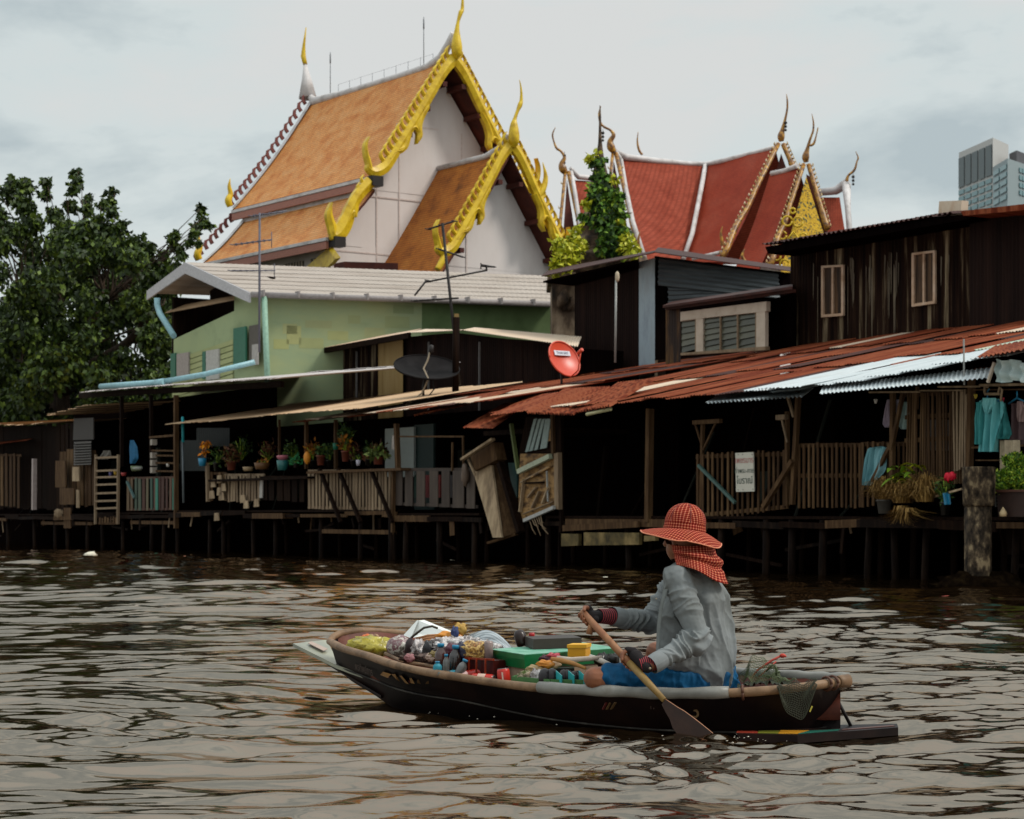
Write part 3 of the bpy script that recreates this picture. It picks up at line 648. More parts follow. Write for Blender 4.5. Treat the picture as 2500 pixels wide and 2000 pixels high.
# ---------------------------------------------------------------- city tower far behind
tw = thing('city_tower', V(2420, 1240, 620), 'pale high-rise tower block far behind the right black shed', 'skyscraper')
Yt = 620; M_conc = flat('hazed concrete', 'b4b2ae'); M_glass = mat('hazed teal glass', [c('3c5c5e'), c('5c8084'), c('7f9ea0')], .05, isl=.8, rough=.25, spec=.6, bump=0); M_dg = mat('grey glass', [c('3a4448'), c('55605f')], .05, isl=.6, rough=.3)  # distance haze is put into the tower's pale, teal-grey colours
def TV(px, z, Y): return Vector(((px-CX)/F*Y, Y, z))
zt = lambda py: H-(py-HY)/F*Yt
mb = MB(); mb.prism([TV(2341, 1, Yt+26), TV(2424, 1, Yt), TV(2462, 1, Yt+12), TV(2380, 1, Yt+40)], UP*(zt(336)-1)); put(mb, 'core', M_conc, tw)
mb = MB(); mb.prism([TV(2424, 1, Yt-.5), TV(2460, 1, Yt-16), TV(2600, 1, Yt+20), TV(2560, 1, Yt+40)], UP*(zt(409)-1)); put(mb, 'wing', flat('hazed grey concrete', '8a9698'), tw)
mb = MB(); mb.prism([TV(2464, 1, Yt+4), TV(2482, 1, Yt-2), TV(2560, 1, Yt+20), TV(2540, 1, Yt+30)], UP*(zt(370)-1)); put(mb, 'plant_room', flat('dark grey cladding', '4c4a4e'), tw)
A_, B2 = TV(2341, 0, Yt+26), TV(2424, 0, Yt); hv = (B2-A_); nrm = Vector((hv.y, -hv.x, 0)).normalized(); nrm = -nrm if nrm.y > 0 else nrm
def panes(A_, hv, nrm, cols, zs, mt, wf=.8):
    for k_ in range(len(cols)-1):
        for (z0, z1) in zs:
            p = A_+hv*(cols[k_]+.1*(cols[k_+1]-cols[k_])); mb = MB(); mb.box(Vector((p.x, p.y, z0))-nrm*-.15, hv*(cols[k_+1]-cols[k_])*wf, nrm*.2, UP*(z1-z0))
            put(mb, 'window', mt, tw)
cols = [0, .2, .4, .6, .8, 1.0]
zr = [(zt(y+9+4*0), zt(y)) for y in (436, 453, 470, 487, 504)]
panes(A_, hv, nrm, cols, [(zt(y+11), zt(y)) for y in (434, 451, 468, 485, 502)], M_glass)
panes(A_, hv, nrm, cols, [(zt(427), zt(352))], M_dg, .82)
A2, B3 = TV(2424, 0, Yt-.5), TV(2460, 0, Yt-16); h2 = B3-A2; n2 = Vector((h2.y, -h2.x, 0)).normalized(); n2 = -n2 if n2.y > 0 else n2
panes(A2, h2, n2, [.05, .5, 1.0], [(zt(y+11), zt(y)) for y in (422, 440, 458, 476, 494)], M_glass, .85)
A3, B4 = TV(2460, 0, Yt-16), TV(2600, 0, Yt+20); h3 = B4-A3; n3 = Vector((h3.y, -h3.x, 0)).normalized(); n3 = -n3 if n3.y > 0 else n3
panes(A3, h3, n3, [.18, .23, .28, .33, .4], [(zt(y+11), zt(y)) for y in (422, 440, 458, 476)], M_glass, .8)
# ---------------------------------------------------------------- green painted house
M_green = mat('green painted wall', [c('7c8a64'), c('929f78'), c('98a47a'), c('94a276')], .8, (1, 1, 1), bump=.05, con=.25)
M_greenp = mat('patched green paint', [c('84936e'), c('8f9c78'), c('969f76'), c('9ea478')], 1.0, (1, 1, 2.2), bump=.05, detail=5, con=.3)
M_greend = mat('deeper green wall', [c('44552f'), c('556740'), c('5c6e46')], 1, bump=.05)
M_fib = mat('fibre cement roof', [c('6c6058'), c('94877c'), c('a0948a'), c('a89d93'), c('7c7066')], 1.0, (.5, 3, 1), ang=math.radians(-18), bump=.2, isl=.15)
gh = thing('green_house', V(760, 1250, 64), 'pale green house with grey fibre-cement gable roof in front of the orange temple', 'house')
Yc = 62.0; C0 = V(648, 716, Yc)           # near eave corner
LD = Vector((.953, .303, 0)); GD = Vector((-.5385, .8426, 0))
def onl(px, z, off=0):                     # point on the long wall plane at a picture column
    p0 = C0+GD*off; r = (px-CX)/F; t = (r*p0.y-p0.x)/(LD.x-r*LD.y); q = p0+LD*t; return Vector((q.x, q.y, z))
def ong(px, z):
    r = (px-CX)/F; t = (r*C0.y-C0.x)/(GD.x-r*GD.y); q = C0+GD*t; return Vector((q.x, q.y, z))
zg = C0.z
L0 = onl(652, 1.0, .35); L1 = onl(1352, 1.0, .35); G1 = ong(424, 1.0)
rg0 = ong(497, 0); rg0.z = H-(642-HY)/F*rg0.y; gapx = ong(402, 0); gapx.z = H-(712-HY)/F*gapx.y
wmid = onl(1030, 1, .35)
wv = MB()
wv.prism([L0, wmid, Vector((wmid.x, wmid.y, zg-.1)), Vector((L0.x, L0.y, zg-.1))], GD*.2, 0)
put(wv, 'wall', [M_greenp], gh)
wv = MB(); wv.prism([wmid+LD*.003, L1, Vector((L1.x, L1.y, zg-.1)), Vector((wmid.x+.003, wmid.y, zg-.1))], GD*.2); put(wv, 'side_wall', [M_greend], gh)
gq = [L0+GD*.2, G1, Vector((G1.x, G1.y, gapx.z+.0)), Vector((rg0.x, rg0.y, rg0.z-.35)), Vector((L0.x+GD.x*.2, L0.y+GD.y*.2, zg-.15))]
# gable end: right strip flush, the rest recessed behind an open porch
rs = ong(572, 1.0); wv = MB()
wv.prism([L0+GD*.2, rs, Vector((rs.x, rs.y, zg+.6)), Vector((L0.x+GD.x*.2, L0.y+GD.y*.2, zg-.15))], LD*.2, 0)
lowz = H-(845-HY)/F*ong(500, 0).y
wv.prism([rs, G1, Vector((G1.x, G1.y, zg-.9)), Vector((rs.x, rs.y, zg-.35))], LD*.2, 0)
put(wv, 'end_wall', M_green, gh)
wv = MB(); wv.prism([Vector((G1.x, G1.y, zg-.9))+LD*1.2, Vector((rs.x, rs.y, zg-.4))+LD*1.2, Vector((rs.x, rs.y, zg+.75))+LD*1.2, Vector((rg0.x, rg0.y, rg0.z-.3))+LD*1.2, Vector((G1.x, G1.y, gapx.z))+LD*1.2], LD*.1)
put(wv, 'loft_back', M_woodd, gh)
wv = MB(); wv.prism([G1, G1+LD*22, Vector((G1.x, G1.y, gapx.z-.9))+LD*22, Vector((G1.x, G1.y, gapx.z-.25))], GD*.15); put(wv, 'far_wall', M_woodd, gh)  # dark colour paints the shade of the gable recess onto wall and loft back
rf = MB(); off = LD*-.55
e0 = C0+off+LD*.1; far = onl(1352, 0); ridge1 = onl(1352, 0, (rg0-C0).dot(GD)); r0 = rg0+off; r1v = Vector((ridge1.x, ridge1.y, rg0.z)); e1 = Vector((far.x, far.y, zg))
rows = 7
for i in range(rows):
    a, b = i/rows, (i+1)/rows; lift = UP*.05
    rf.grid(lambda u, v: e0.lerp(e1, u).lerp(r0.lerp(r1v, u), a+(b-a)*v)+UP*(.012*(1-v)+.006*math.sin(u*400)), 400, 1, 0)
e2 = gapx+off; e3 = e2+LD*23; rf.prism([e2, r0, r1v, e3], UP*-.08)
rf.prism([e0-UP*.01, e1-UP*.01, r1v-UP*.01, r0-UP*.01], UP*-.06)
put(rf, 'roof', M_fib, gh)
mb = MB(); M_barge = flat('pale grey barge board', 'a9a6a8')
mb.prism([e0-LD*.05, r0-LD*.05, r0-LD*.05-UP*.36, e0-LD*.05-UP*.3], LD*.06); put(mb, 'bargeboard', M_barge, gh)
mb = MB(); mb.prism([r0-LD*.05, e2-LD*.05, e2-LD*.05-UP*.3, r0-LD*.05-UP*.36], LD*.06); put(mb, 'bargeboard', M_barge, gh)
mb = MB(); mb.tube([e0-GD*.06-UP*.06, e1-GD*.06-UP*.06], .09, 8); 
for i in range(9): mb.cbox(e0.lerp(e1, (i+.3)/9)-GD*.09-UP*.02, LD*.05, GD*.24, UP*.2)
put(mb, 'gutter', flat('weathered gutter', '8a8280'), gh)
aw = MB(); q0, q1 = ong(400, 0)+LD*-.6, rs+LD*-.05
aw.corr(V(402, 765, q0.y-.6), V(572, 733, rs.y-.6), V(430, 748, q0.y+.3), V(572, 722, rs.y+.1), .1, .012)
put(aw, 'awning', M_tanroof, gh)
mb = MB(); mb.tube([V(384, 728, 66.5), V(384, 745, 66.5), V(390, 765, 66.3), V(424, 820, 65)], .10, 10); put(mb, 'drainpipe', M_cyan, gh)
mb = MB(); mb.tube([onl(645, zg-.1, -.06), onl(656, 4.2, -.06)], .09, 8); put(mb, 'downpipe', flat('pale green pipe', '86a894'), gh)
for (x0, x1, y0, y1, hx) in ((690, 725, 790, 815, '9a9c6c'), (700, 735, 795, 840, 'a0a06a'), (745, 810, 782, 800, '94986c'), (668, 705, 828, 852, '9c9e66'), (800, 850, 808, 830, '989c68'), (890, 940, 800, 822, '959a6e'), (850, 880, 770, 790, '8c9468'), (940, 1000, 772, 800, '8e9668'), (730, 790, 825, 850, '969a68'), (960, 1010, 745, 765, '7f8c62')):
    a = onl(x0, 1, .35); b = onl(x1, 1, .35); z0 = H-(y1-HY)/F*a.y; z1 = H-(y0-HY)/F*a.y
    mb = MB(); mb.box(Vector((a.x, a.y, z0))-GD*.004, Vector((b.x-a.x, b.y-a.y, 0)), GD*.02, UP*(z1-z0)); put(mb, 'repaint_patch', flat('repaint '+hx, hx, var=.05, scale=3, bump=0), gh)
M_shut = flat('green shutter', '0c5a40', rough=.45)
mb = MB(); a = ong(608, 0)-LD*.08; b = ong(578, 0)-LD*.08
def gq_(px0, px1, py0, py1, out=.06, th=.05):
    a, b = ong(px0, 0), ong(px1, 0); z0 = H-(py1-HY)/F*a.y; z1 = H-(py0-HY)/F*a.y
    return MB().box(Vector((a.x, a.y, z0))-LD*out, b-a, LD*-th, UP*(z1-z0))
put(gq_(608, 578, 797, 890), 'shutter', M_shut, gh)
put(gq_(634, 612, 792, 890, .02, .03), 'window', M_dwin, gh)
put(gq_(636, 622, 840, 890, .05, .04), 'door', flat('pale grey door', '9a9590'), gh)
put(gq_(436, 424, 862, 925), 'shutter', M_shut, gh)
put(gq_(468, 439, 860, 925), 'shutter', flat('grey pink shutter', '938a84'), gh)
put(gq_(509, 501, 858, 925, .05), 'shutter', M_shut, gh)
put(gq_(542, 511, 852, 925), 'shutter', flat('grey white shutter', 'a6a39c'), gh)
mb = MB()
for i in range(8):
    a, b = ong(424, 0)-LD*.02, rs-LD*.02; z = lowz-.1-i*.18; mb.prism([Vector((a.x, a.y, z-.35)), Vector((b.x, b.y, z-.0)), Vector((b.x, b.y, z+.15)), Vector((a.x, a.y, z-.2))], LD*-.03*(1+i % 2*.2))
put(mb, 'weatherboarding', mat('pale lime boards', [c('7c8458'), c('979c6c'), c('a4a87a')], 2, isl=.5), gh)

# ---------------------------------------------------------------- upper sheds behind the front row
def wall_sheets(mb, px0, px1, top, bot, d, m=0, sheet=.8, pitch=.1, amp=.014):
    """vertical corrugated sheets on the bank plane; top/bot give z at a picture column"""
    a0, a1 = Aa(px0, d), Aa(px1, d); n = max(1, round((a1-a0)/sheet))
    for i in range(n):
        x0, x1 = a0+(a1-a0)*i/n, a0+(a1-a0)*(i+1)/n; dd = d-.012*(i % 2)-U(0, .01)
        def pz(a, f):
            p = W(a, d, 0); px = CX+F*p.x/p.y; return H-(f(px)-HY)/F*p.y
        b0, b1 = W(x0, dd, bot), W(x1+.03, dd, bot); t0, t1 = W(x0, dd, pz(x0, top)), W(x1+.03, dd, pz(x1, top))
        nn = max(3, int((x1-x0)/pitch*4)); 
        mb.grid(lambda u, v: b0.lerp(b1, u).lerp(t0.lerp(t1, u), v)-DD*amp*math.sin(2*math.pi*u*(x1-x0)/pitch), nn, 1, m)
def lin(*pts):
    def f(x):
        if x <= pts[0][0]: (x0, y0), (x1, y1) = pts[0], pts[1]
        else:
            for i in range(len(pts)-1):
                (x0, y0), (x1, y1) = pts[i], pts[i+1]
                if x <= x1: break
        return y0+(y1-y0)*(x-x0)/(x1-x0)
    return f
# dark brown tin house above the flower veranda
bh = thing('tin_house', W(Aa(850, 6.2), 6.2, 1), 'dark brown corrugated tin house with one tan panel, below the green wall', 'house')
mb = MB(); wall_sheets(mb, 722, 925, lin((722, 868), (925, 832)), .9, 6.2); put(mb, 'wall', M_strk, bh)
mb = MB(); wall_sheets(mb, 545, 722, lin((545, 904), (722, 870)), .9, 6.22); put(mb, 'end_wall', M_black, bh)  # black sheets added to paint the dark gap behind the awnings
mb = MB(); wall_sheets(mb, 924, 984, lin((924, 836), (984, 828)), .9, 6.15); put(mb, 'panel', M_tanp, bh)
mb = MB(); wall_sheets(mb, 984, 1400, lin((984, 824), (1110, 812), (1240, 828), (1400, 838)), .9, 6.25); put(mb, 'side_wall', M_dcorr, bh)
for px in (725, 760, 806, 818, 870, 1046, 1170): put(MB().bar(B(px, 1010, 6.1), B(px+1, 858 if px < 1000 else 835, 6.1), .05, .03), 'batten', flat('grey batten', '6f6a68'), bh)
mb = MB()
Rr = lambda px, py, d, dz=0: B(px, py, d)+UP*dz
mb.corr(Rr(575, 888, 5.6), Rr(1000, 812, 5.6), Rr(640, 870, 7.4), Rr(1030, 803, 7.4), .12, .015)
mb.corr(Rr(1000, 812, 5.6), Rr(1130, 806, 5.6), Rr(1040, 804, 7.4), Rr(1160, 806, 7.4), .12, .015)
mb.corr(Rr(1130, 806, 5.6), Rr(1410, 846, 5.6), Rr(1160, 800, 7.6), Rr(1420, 822, 7.6), .12, .015)
put(mb, 'roof', M_pale, bh)
mb = MB(); mb.bar(Rr(575, 895, 5.65), Rr(1000, 819, 5.65), .1, .16); put(mb, 'eave_beam', M_woodd, bh)
mb = MB(); mb.bbox(725, 1400, .9, 5.4, 6.6, 8.2); put(mb, 'back_wall', M_black, bh)
# black metal house (left of the louvred room)
kh = thing('metal_house', W(Aa(1500, 8.5), 8.5, 1), 'tall dark brown sheet metal house with low gable roof beside the overgrown chedi', 'house')
mb = MB(); wall_sheets(mb, 1403, 1560, lin((1403, 690), (1560, 652)), .9, 8.5, sheet=1.0); put(mb, 'wall', M_dcorr, kh)
mb = MB(); wall_sheets(mb, 1560, 1597, lin((1560, 640), (1597, 630)), .9, 8.45, sheet=2, amp=.006); put(mb, 'corner_panel', flat('blue grey sheet', '252b2c', spec=.05), kh)
mb = MB()
for (x0, x1, h_) in ((1405, 1430, .5), (1446, 1490, .55), (1498, 1502, .5)):
    a0, a1 = Aa(x0, 8.44), Aa(x1, 8.44); zz = Zz(x0, 885, 8.44); mb.box(W(a0, 8.44, zz-.3), AD*(a1-a0), DD*.02, UP*h_)
put(mb, 'rust_patch', mat('rust stain', [c('2a1a10'), c('5a3a1a'), c('a07838')], 2.5, (3, 3, .5), con=.15), kh)
K0 = W(Aa(1597, 8.5), 8.5, 0)
def onv(px, py, off=0):       # on the plane through the corner running into the bank
    p0 = K0+AD*off; r = (px-CX)/F; t = (r*p0.y-p0.x)/(DD.x-r*DD.y); q = p0+DD*t; return Vector((q.x, q.y, H-(py-HY)/F*q.y))
def quad_sheet(mb, p00, p10, p11, p01, pitch, amp, n_, m=0):
    nr = (p10-p00).cross(p01-p00).normalized()
    mb.grid(lambda u, v: p00.lerp(p10, u).lerp(p01.lerp(p11, u), v)+nr*amp*math.sin(6.283*v*(p01-p00).length/pitch), 2, n_, m)
mb = MB(); quad_sheet(mb, onv(1598, 880), onv(1938, 850), onv(1938, 668), onv(1598, 625), 9, 0, 4); put(mb, 'back_wall', M_black, kh)
mb = MB(); quad_sheet(mb, onv(1606, 697, .09), onv(1905, 730, .09), onv(1900, 668, .09), onv(1608, 628, .09), .13, .022, 70); put(mb, 'cladding', M_gcorr, kh)
mb = MB(); quad_sheet(mb, onv(1632, 746, .05), onv(1790, 722, .05), onv(1800, 700, .05), onv(1630, 690, .05), .13, .022, 50); put(mb, 'cladding', M_gcorr, kh)
mb = MB(); pk = onv(1607, 614)+UP*0
mb.prism([B(1322, 676, 7.6), B(1598, 618, 7.6), onv(1604, 613), B(1340, 660, 10.5)], UP*.025)
mb.prism([B(1596, 618, 7.6)+UP*.01, onv(1932, 664, .35), onv(1938, 655, -3), onv(1607, 606, -3)], UP*.025)
put(mb, 'roof', M_rustd, kh)
mb = MB(); mb.prism([B(1326, 686, 7.8), B(1560, 632, 7.8), B(1560, 652, 8.4), B(1400, 694, 8.4)], UP*-.05); put(mb, 'eave', M_black, kh)
# louvred room
lv = thing('louvre_room', W(Aa(1740, 7.5), 7.5, 1), 'small lean-to room with cream frame and glass louvre windows on the rusty roof', 'room')
d = 7.3
def zf(px, py): return Zz(px, py, d)
mb = MB()
def pl(mb, x0, y00, y01, x1, y10, y11, d, th=.1, m=0):   # tilted panel: left column (top,bottom) right column (top,bottom)
    mb.prism([B(x0, y01, d), B(x1, y11, d), B(x1, y10, d), B(x0, y00, d)], DD*th, m)
pl(mb, 1661, 762, 783, 1871, 736, 760, d-.06, .12); pl(mb, 1699, 776, 862, 1716, 774, 861, d-.05, .1); pl(mb, 1846, 758, 852, 1868, 756, 848, d-.05, .1)
pl(mb, 1661, 780, 785, 1699, 776, 780, d-.04, .1)
put(mb, 'frame', M_cream, lv)
mb = MB(); pl(mb, 1661, 862, 868, 1868, 846, 855, d-.08, .14); put(mb, 'sill', M_wood2, lv)
M_louv = mat('dusty louvre glass', [c('2c2c24'), c('46463a'), c('5e5c4a')], 1, isl=.6, rough=.3, bump=0)
for (x0, x1, yt0, yt1) in ((1664, 1698, 785, 780), (1717, 1758, 777, 771), (1761, 1800, 771, 766), (1803, 1845, 766, 760)):
    mb = MB(); n_ = 6 if x0 > 1700 else 5
    for i in range(n_):
        h0 = (863-yt0)/n_; ya = yt0+h0*i; yb = yt1+h0*i*(853-yt1)/(863-yt0)
        mb.prism([B(x0, ya+h0*.92, d-.02), B(x1, yb+h0*.9, d-.02), B(x1, yb, d+.015), B(x0, ya, d+.015)], DD*.008)
    f = put(mb, 'louvre_window', M_louv, lv)
    fr_ = MB(); fr_.bar(B(x1+1.5, 860, d-.03), B(x1+1.5, yt1, d-.03), .04); put(fr_, 'mullion', M_wood2, f)
mb = MB(); pl(mb, 1660, 770, 868, 1870, 745, 850, d+.1, .05); put(mb, 'back_board', M_black, lv)
mb = MB(); wall_sheets(mb, 1626, 1660, lin((1626, 757), (1660, 752)), 3.0, d-.02); put(mb, 'side_panel', mat('rust streaked panel', [c('140d0b'), c('2a1c14'), c('6a4a24')], 1.5, (2, 2, .4)), lv)
mb = MB(); mb.prism([B(1618, 752, d-.3), B(1935, 706, d-.3), B(1935, 700, d+1), B(1640, 742, d+1)], UP*.06); mb.prism([B(1625, 757, d-.2), B(1935, 714, d-.2), B(1935, 706, d-.2), B(1622, 750, d-.2)], DD*.1)
put(mb, 'roof', M_rustd, lv)
mb = MB(); pl(mb, 1870, 735, 860, 1935, 716, 850, d+.6, .1); put(mb, 'gap_shade_panel', M_black, lv)  # black panel painted as the shade of the gap beside the room
# black board house with two windows
wh = thing('black_house', W(Aa(2150, 8.3), 8.3, 1), 'long blackened metal house with two small wooden windows under the tower', 'house')
mb = MB(); wall_sheets(mb, 1930, 2368, lin((1930, 605), (2368, 530)), .9, 8.3); put(mb, 'wall', M_strk, wh)
mb = MB(); wall_sheets(mb, 2368, 2640, lin((2368, 528), (2640, 505)), .9, 7.9, sheet=1.1); put(mb, 'side_wall', M_dcorr, wh)
mb = MB()
for (x0, y0, x1, y1, t0, t1) in ((1860, 597, 2325, 518, 1905, 2345),):
    for i in range(10):
        a, b = i/10, (i+1)/10
        P = lambda u, dd: B(x0+(x1-x0)*u, y0+(y1-y0)*u, 7.3)+DD*dd+UP*dd*.0
        mb.corr(P(a, 0), P(b, 0), P(a, 4)+UP*.5, P(b, 4)+UP*.5, .15, .03)
put(mb, 'roof', M_rustd, wh)
mb = MB(); mb.prism([B(1868, 603, 7.4), B(2372, 520, 7.4), B(2372, 534, 7.4), B(1875, 620, 7.4)], DD*.8); put(mb, 'eave', M_black, wh)
mb = MB(); mb.prism([B(2345, 516, 7.2), B(2640, 482, 7.2), B(2640, 500, 7.2), B(2352, 527, 7.2)], DD*2.5); put(mb, 'upper_roof', M_rust, wh)
mb = MB(); mb.bar(B(2300, 510, 7.8), B(2355, 508, 7.8), .2, .3); put(mb, 'ridge_scrap', M_pale, wh)
for (xl, yt, xr, yt2, yb, yb2) in ((2009, 652, 2058, 649, 772, 768), (2230, 621, 2282, 614, 746, 738)):
    dd = 8.22; f = MB()
    f.bar(B(xl, yb, dd), B(xl, yt, dd), .05, .07); f.bar(B(xr, yb2, dd), B(xr, yt2, dd), .05, .07); f.bar(B(xl-2, yt, dd), B(xr+2, yt2, dd), .06, .05); f.bar(B(xl-2, yb, dd), B(xr+2, yb2, dd), .06, .06)
    f.bar(B((xl+xr)/2, (yb+yb2)/2, dd), B((xl+xr)/2, (yt+yt2)/2, dd), .045, .05)
    wn = put(f, 'window', mat('pale window frame', [c('8a6a50'), c('b89a80'), c('c8b09a')], 3), wh)
    g_ = MB(); g_.prism([B(xl+2, yb-2, dd+.03), B(xr-2, yb2-2, dd+.03), B(xr-2, yt2+2, dd+.03), B(xl+2, yt+2, dd+.03)], DD*.02)
    put(g_, 'shutter', mat('brown board shutter', [c('1c1410'), c('3a2a1e'), c('6a4e34')], 2, (5, 5, .25), con=.18), wn)
mb = MB(); mb.bbox(1932, 2640, .9, 5.5, 8.6, 11); put(mb, 'back_wall', M_black, wh)
rnd = random.Random(77)
for i in range(34):      # peeled pale drips down the sheets
    px = rnd.choice([rnd.gauss(2122, 7), rnd.gauss(2163, 9), rnd.gauss(2185, 10), rnd.uniform(1950, 2350), rnd.gauss(2080, 6)]); y0 = 632+rnd.uniform(-12, 30)-(px-2120)*.12; y1 = y0+rnd.uniform(40, 175); wd_ = rnd.uniform(.6, 2.6)
    if 2004 < px < 2064 or 2226 < px < 2288: continue
    mb = MB(); mb.prism([B(px, y1, 8.262), B(px+wd_*.5, y1-12, 8.262), B(px+wd_, y0+4, 8.262), B(px-wd_*.2, y0, 8.262), B(px-wd_*.4, (y0+y1)/2, 8.262)], DD*.004); put(mb, 'peeled_streak', mat('peeled streak', [c('2a211a'), c('5c5142'), c('8a7e68')], 2, (3, 3, .4), isl=.5, con=.15), wh)

# ---------------------------------------------------------------- big tree at the left
tr = thing('bodhi_tree', V(150, 1250, 82), 'large dark leafy tree rising behind the boarded shacks at the left edge', 'tree')
cl = [(20, 470, 26), (60, 455, 24), (60, 500, 28), (30, 440, 14), (112, 445, 15), (110, 475, 14), (85, 540, 28), (45, 560, 22), (185, 420, 11), (188, 440, 13), (178, 462, 14), (175, 500, 18), (190, 450, 10), (135, 520, 22), (150, 550, 26), (215, 485, 14), (212, 510, 16), (275, 465, 13), (268, 490, 14), (250, 500, 14), (275, 515, 15), (240, 540, 22), (285, 560, 20), (300, 545, 10), (210, 560, 24), (325, 595, 16), (365, 600, 16), (345, 620, 20), (330, 640, 20), (400, 620, 14), (395, 640, 14), (418, 580, 12), (430, 570, 10), (425, 600, 14), (440, 605, 8), (462, 590, 9), (475, 570, 11), (492, 530, 12), (490, 510, 11), (500, 545, 12), (478, 550, 10), (510, 548, 7), (430, 660, 14), (440, 680, 16), (410, 700, 24), (380, 670, 20), (465, 655, 8), (0, 520, 20), (0, 600, 30), (485, 590, 6), (445, 620, 10)]
big = []
for _ in range(230):
    x = U(-60, 430); y = U(560, 1060)
    if x > 330 and y < 640+.2*(x-330): continue
    if 150 < x < 190 and 640 < y < 660: continue
    big.append((x, y, U(24, 38)))
pts = []
for (x, y, r_) in cl:
    Y = U(77, 84); ce = V(x, y, Y); rr_ = r_*Y/F
    for _ in range(int(30+r_*r_*.36)):
        dv = Vector((random.gauss(0, 1), random.gauss(0, 1.3), random.gauss(0, 1))).normalized()*rr_*(R()**.5); pts.append(ce+dv)
for (x, y, r_) in big:
    Y = U(74, 88); ce = V(x, y, Y); rr_ = r_*Y/F
    for _ in range(300):
        dv = Vector((random.gauss(0, 1), random.gauss(0, 1.3), random.gauss(0, 1))).normalized()*rr_*1.25*(R()**.4); pts.append(ce+dv)
leaf_cloud('crown', pts, .235, M_leaf, tr, .6, .62, seed=9)
mb = MB(); tb_ = V(140, 1250, 82); tb_.z = .8
def limb(p, q, r0, r1, k_=4):
    P = [p]
    for i in range(1, k_+1): P.append(p.lerp(q, i/k_)+Vector((U(-1, 1), U(-1, 1), U(-.5, .5)))*(q-p).length*.05)
    mb.tube(P, [r0+(r1-r0)*i/k_ for i in range(k_+1)], 7)
fork = V(140, 960, 82); limb(tb_, fork, .55, .42)
subs = [V(60, 760, 80), V(150, 720, 83), V(260, 740, 80), V(340, 800, 79), V(20, 850, 84)]
for s_ in subs: limb(fork, s_, .3, .16)
for (x, y, r_) in cl:
    q = V(x, y+r_*.6, 80.5); s_ = min(subs, key=lambda a: (a-q).length); limb(s_, q, .045, .012, 5)
for (x, y, r_) in big[::8]:
    q = V(x, y, U(78, 84)); s_ = min(subs, key=lambda a: (a-q).length); limb(s_, q, .05, .02, 4)
put(mb, 'trunk', M_bark, tr)

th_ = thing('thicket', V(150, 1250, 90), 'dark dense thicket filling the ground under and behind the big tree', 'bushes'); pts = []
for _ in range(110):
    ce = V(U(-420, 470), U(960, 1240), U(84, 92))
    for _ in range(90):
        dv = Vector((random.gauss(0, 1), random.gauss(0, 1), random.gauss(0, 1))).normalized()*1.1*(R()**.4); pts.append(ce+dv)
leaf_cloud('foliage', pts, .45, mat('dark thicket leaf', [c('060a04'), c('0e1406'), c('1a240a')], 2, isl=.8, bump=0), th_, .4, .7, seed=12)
mb = MB()
for i in range(9): b = V(-350+i*95, 1250, 88); b.z = .9; mb.tube([b, b+Vector((U(-.5, .5), 0, 4))], [.16, .06], 6)
put(mb, 'stems', M_bark, th_)
# ---------------------------------------------------------------- antennas, dishes, lamp
def antenna(nm, base, top, w_, arms, lab, m=M_iron, cat='antenna'):
    t_ = thing(nm, base, lab, cat); put(MB().tube([base, top], w_, 6), 'mast', m, t_)
    for (p, q, els) in arms:
        a = MB(); a.tube([p, q], w_*.6, 5)
        for (u, l_) in els:
            ce = Vector(p).lerp(Vector(q), u); ev = Vector((.35, .5, 0)) if l_ > 0 else UP; a.tube([ce-ev*abs(l_)/2, ce+ev*abs(l_)/2], w_*.35, 4)
        put(a, 'aerial_array', m, t_)
    return t_
yv = lambda x, y: V(x, y, 57)
antenna('tv_antenna', V(633, 860, 57), V(634, 520, 57), .035, [(yv(570, 598), yv(665, 585), [(i/7, .5) for i in range(7)]+[(.98, -.45)]), (yv(565, 661), yv(672, 661), [(i/7, .5) for i in range(7)]+[(.98, -.4)]), (yv(615, 528), yv(700, 515), [(i/5, .5) for i in range(5)]+[(.05, -.1)])], 'thin tall television antenna with grey mast in front of the green house corner', flat('antenna grey', '5e5c66'))
an = antenna('tv_antenna', V(1122, 940, 50), V(1080, 545, 50), .04, [(V(1045, 560, 50), V(1110, 540, 50), [(0, .4), (.5, .4), (1, .4)]), (V(1070, 608, 50), V(1130, 628, 50), [(0, .3), (.2, .3), (.45, .3), (1, .4)]), (V(1040, 689, 50), V(1190, 660, 50), []), (V(1012, 722, 50), V(1042, 684, 50), [(1, .3)]), (V(1188, 660, 50), V(1187, 648, 50), [(1, .7)]), (V(1010, 735, 50), V(1120, 728, 50), [(i/8, .35) for i in range(8)]), (V(1174, 650, 50), V(1208, 652, 50), [(0, -.15), (.5, .1), (1, .15)])], 'dark leaning television antenna with crossed arms before the porch gable')
mb = MB(); mb.box(V(1109, 800, 50), Vector((.11, 0, 0)), Vector((0, .1, 0)), UP*.34); put(mb, 'junction_box', M_tanp, an)
mb = MB(); mb.tube([V(1112, 960, 50), V(1114, 775, 50)], .085, 8); put(mb, 'pole', M_woodd, an)
def dish(nm, ce, nrm, rad, dep, m, lab, mb_extra=None, Y=0):
    t_ = thing(nm, Vector(ce)-UP*rad*1.2, lab, 'satellite dish'); n_ = Vector(nrm).normalized()
    x = n_.cross(UP).normalized(); y = x.cross(n_); mb = MB(); ce = Vector(ce)
    def fn(u, v): r_ = rad*v; a = u*6.28318; return ce+x*r_*math.cos(a)+y*r_*math.sin(a)+n_*dep*(v*v-1)
    mb.grid(fn, 36, 8); mb.grid(lambda u, v: fn(u, v)-n_*.03, 36, 8); mb.tube([fn(i/36, 1) for i in range(37)], .02, 5)
    put(mb, 'reflector', m, t_); return t_, x, y, n_
M_dishr = flat('orange red enamel', 'c8452a', rough=.35, var=.1)
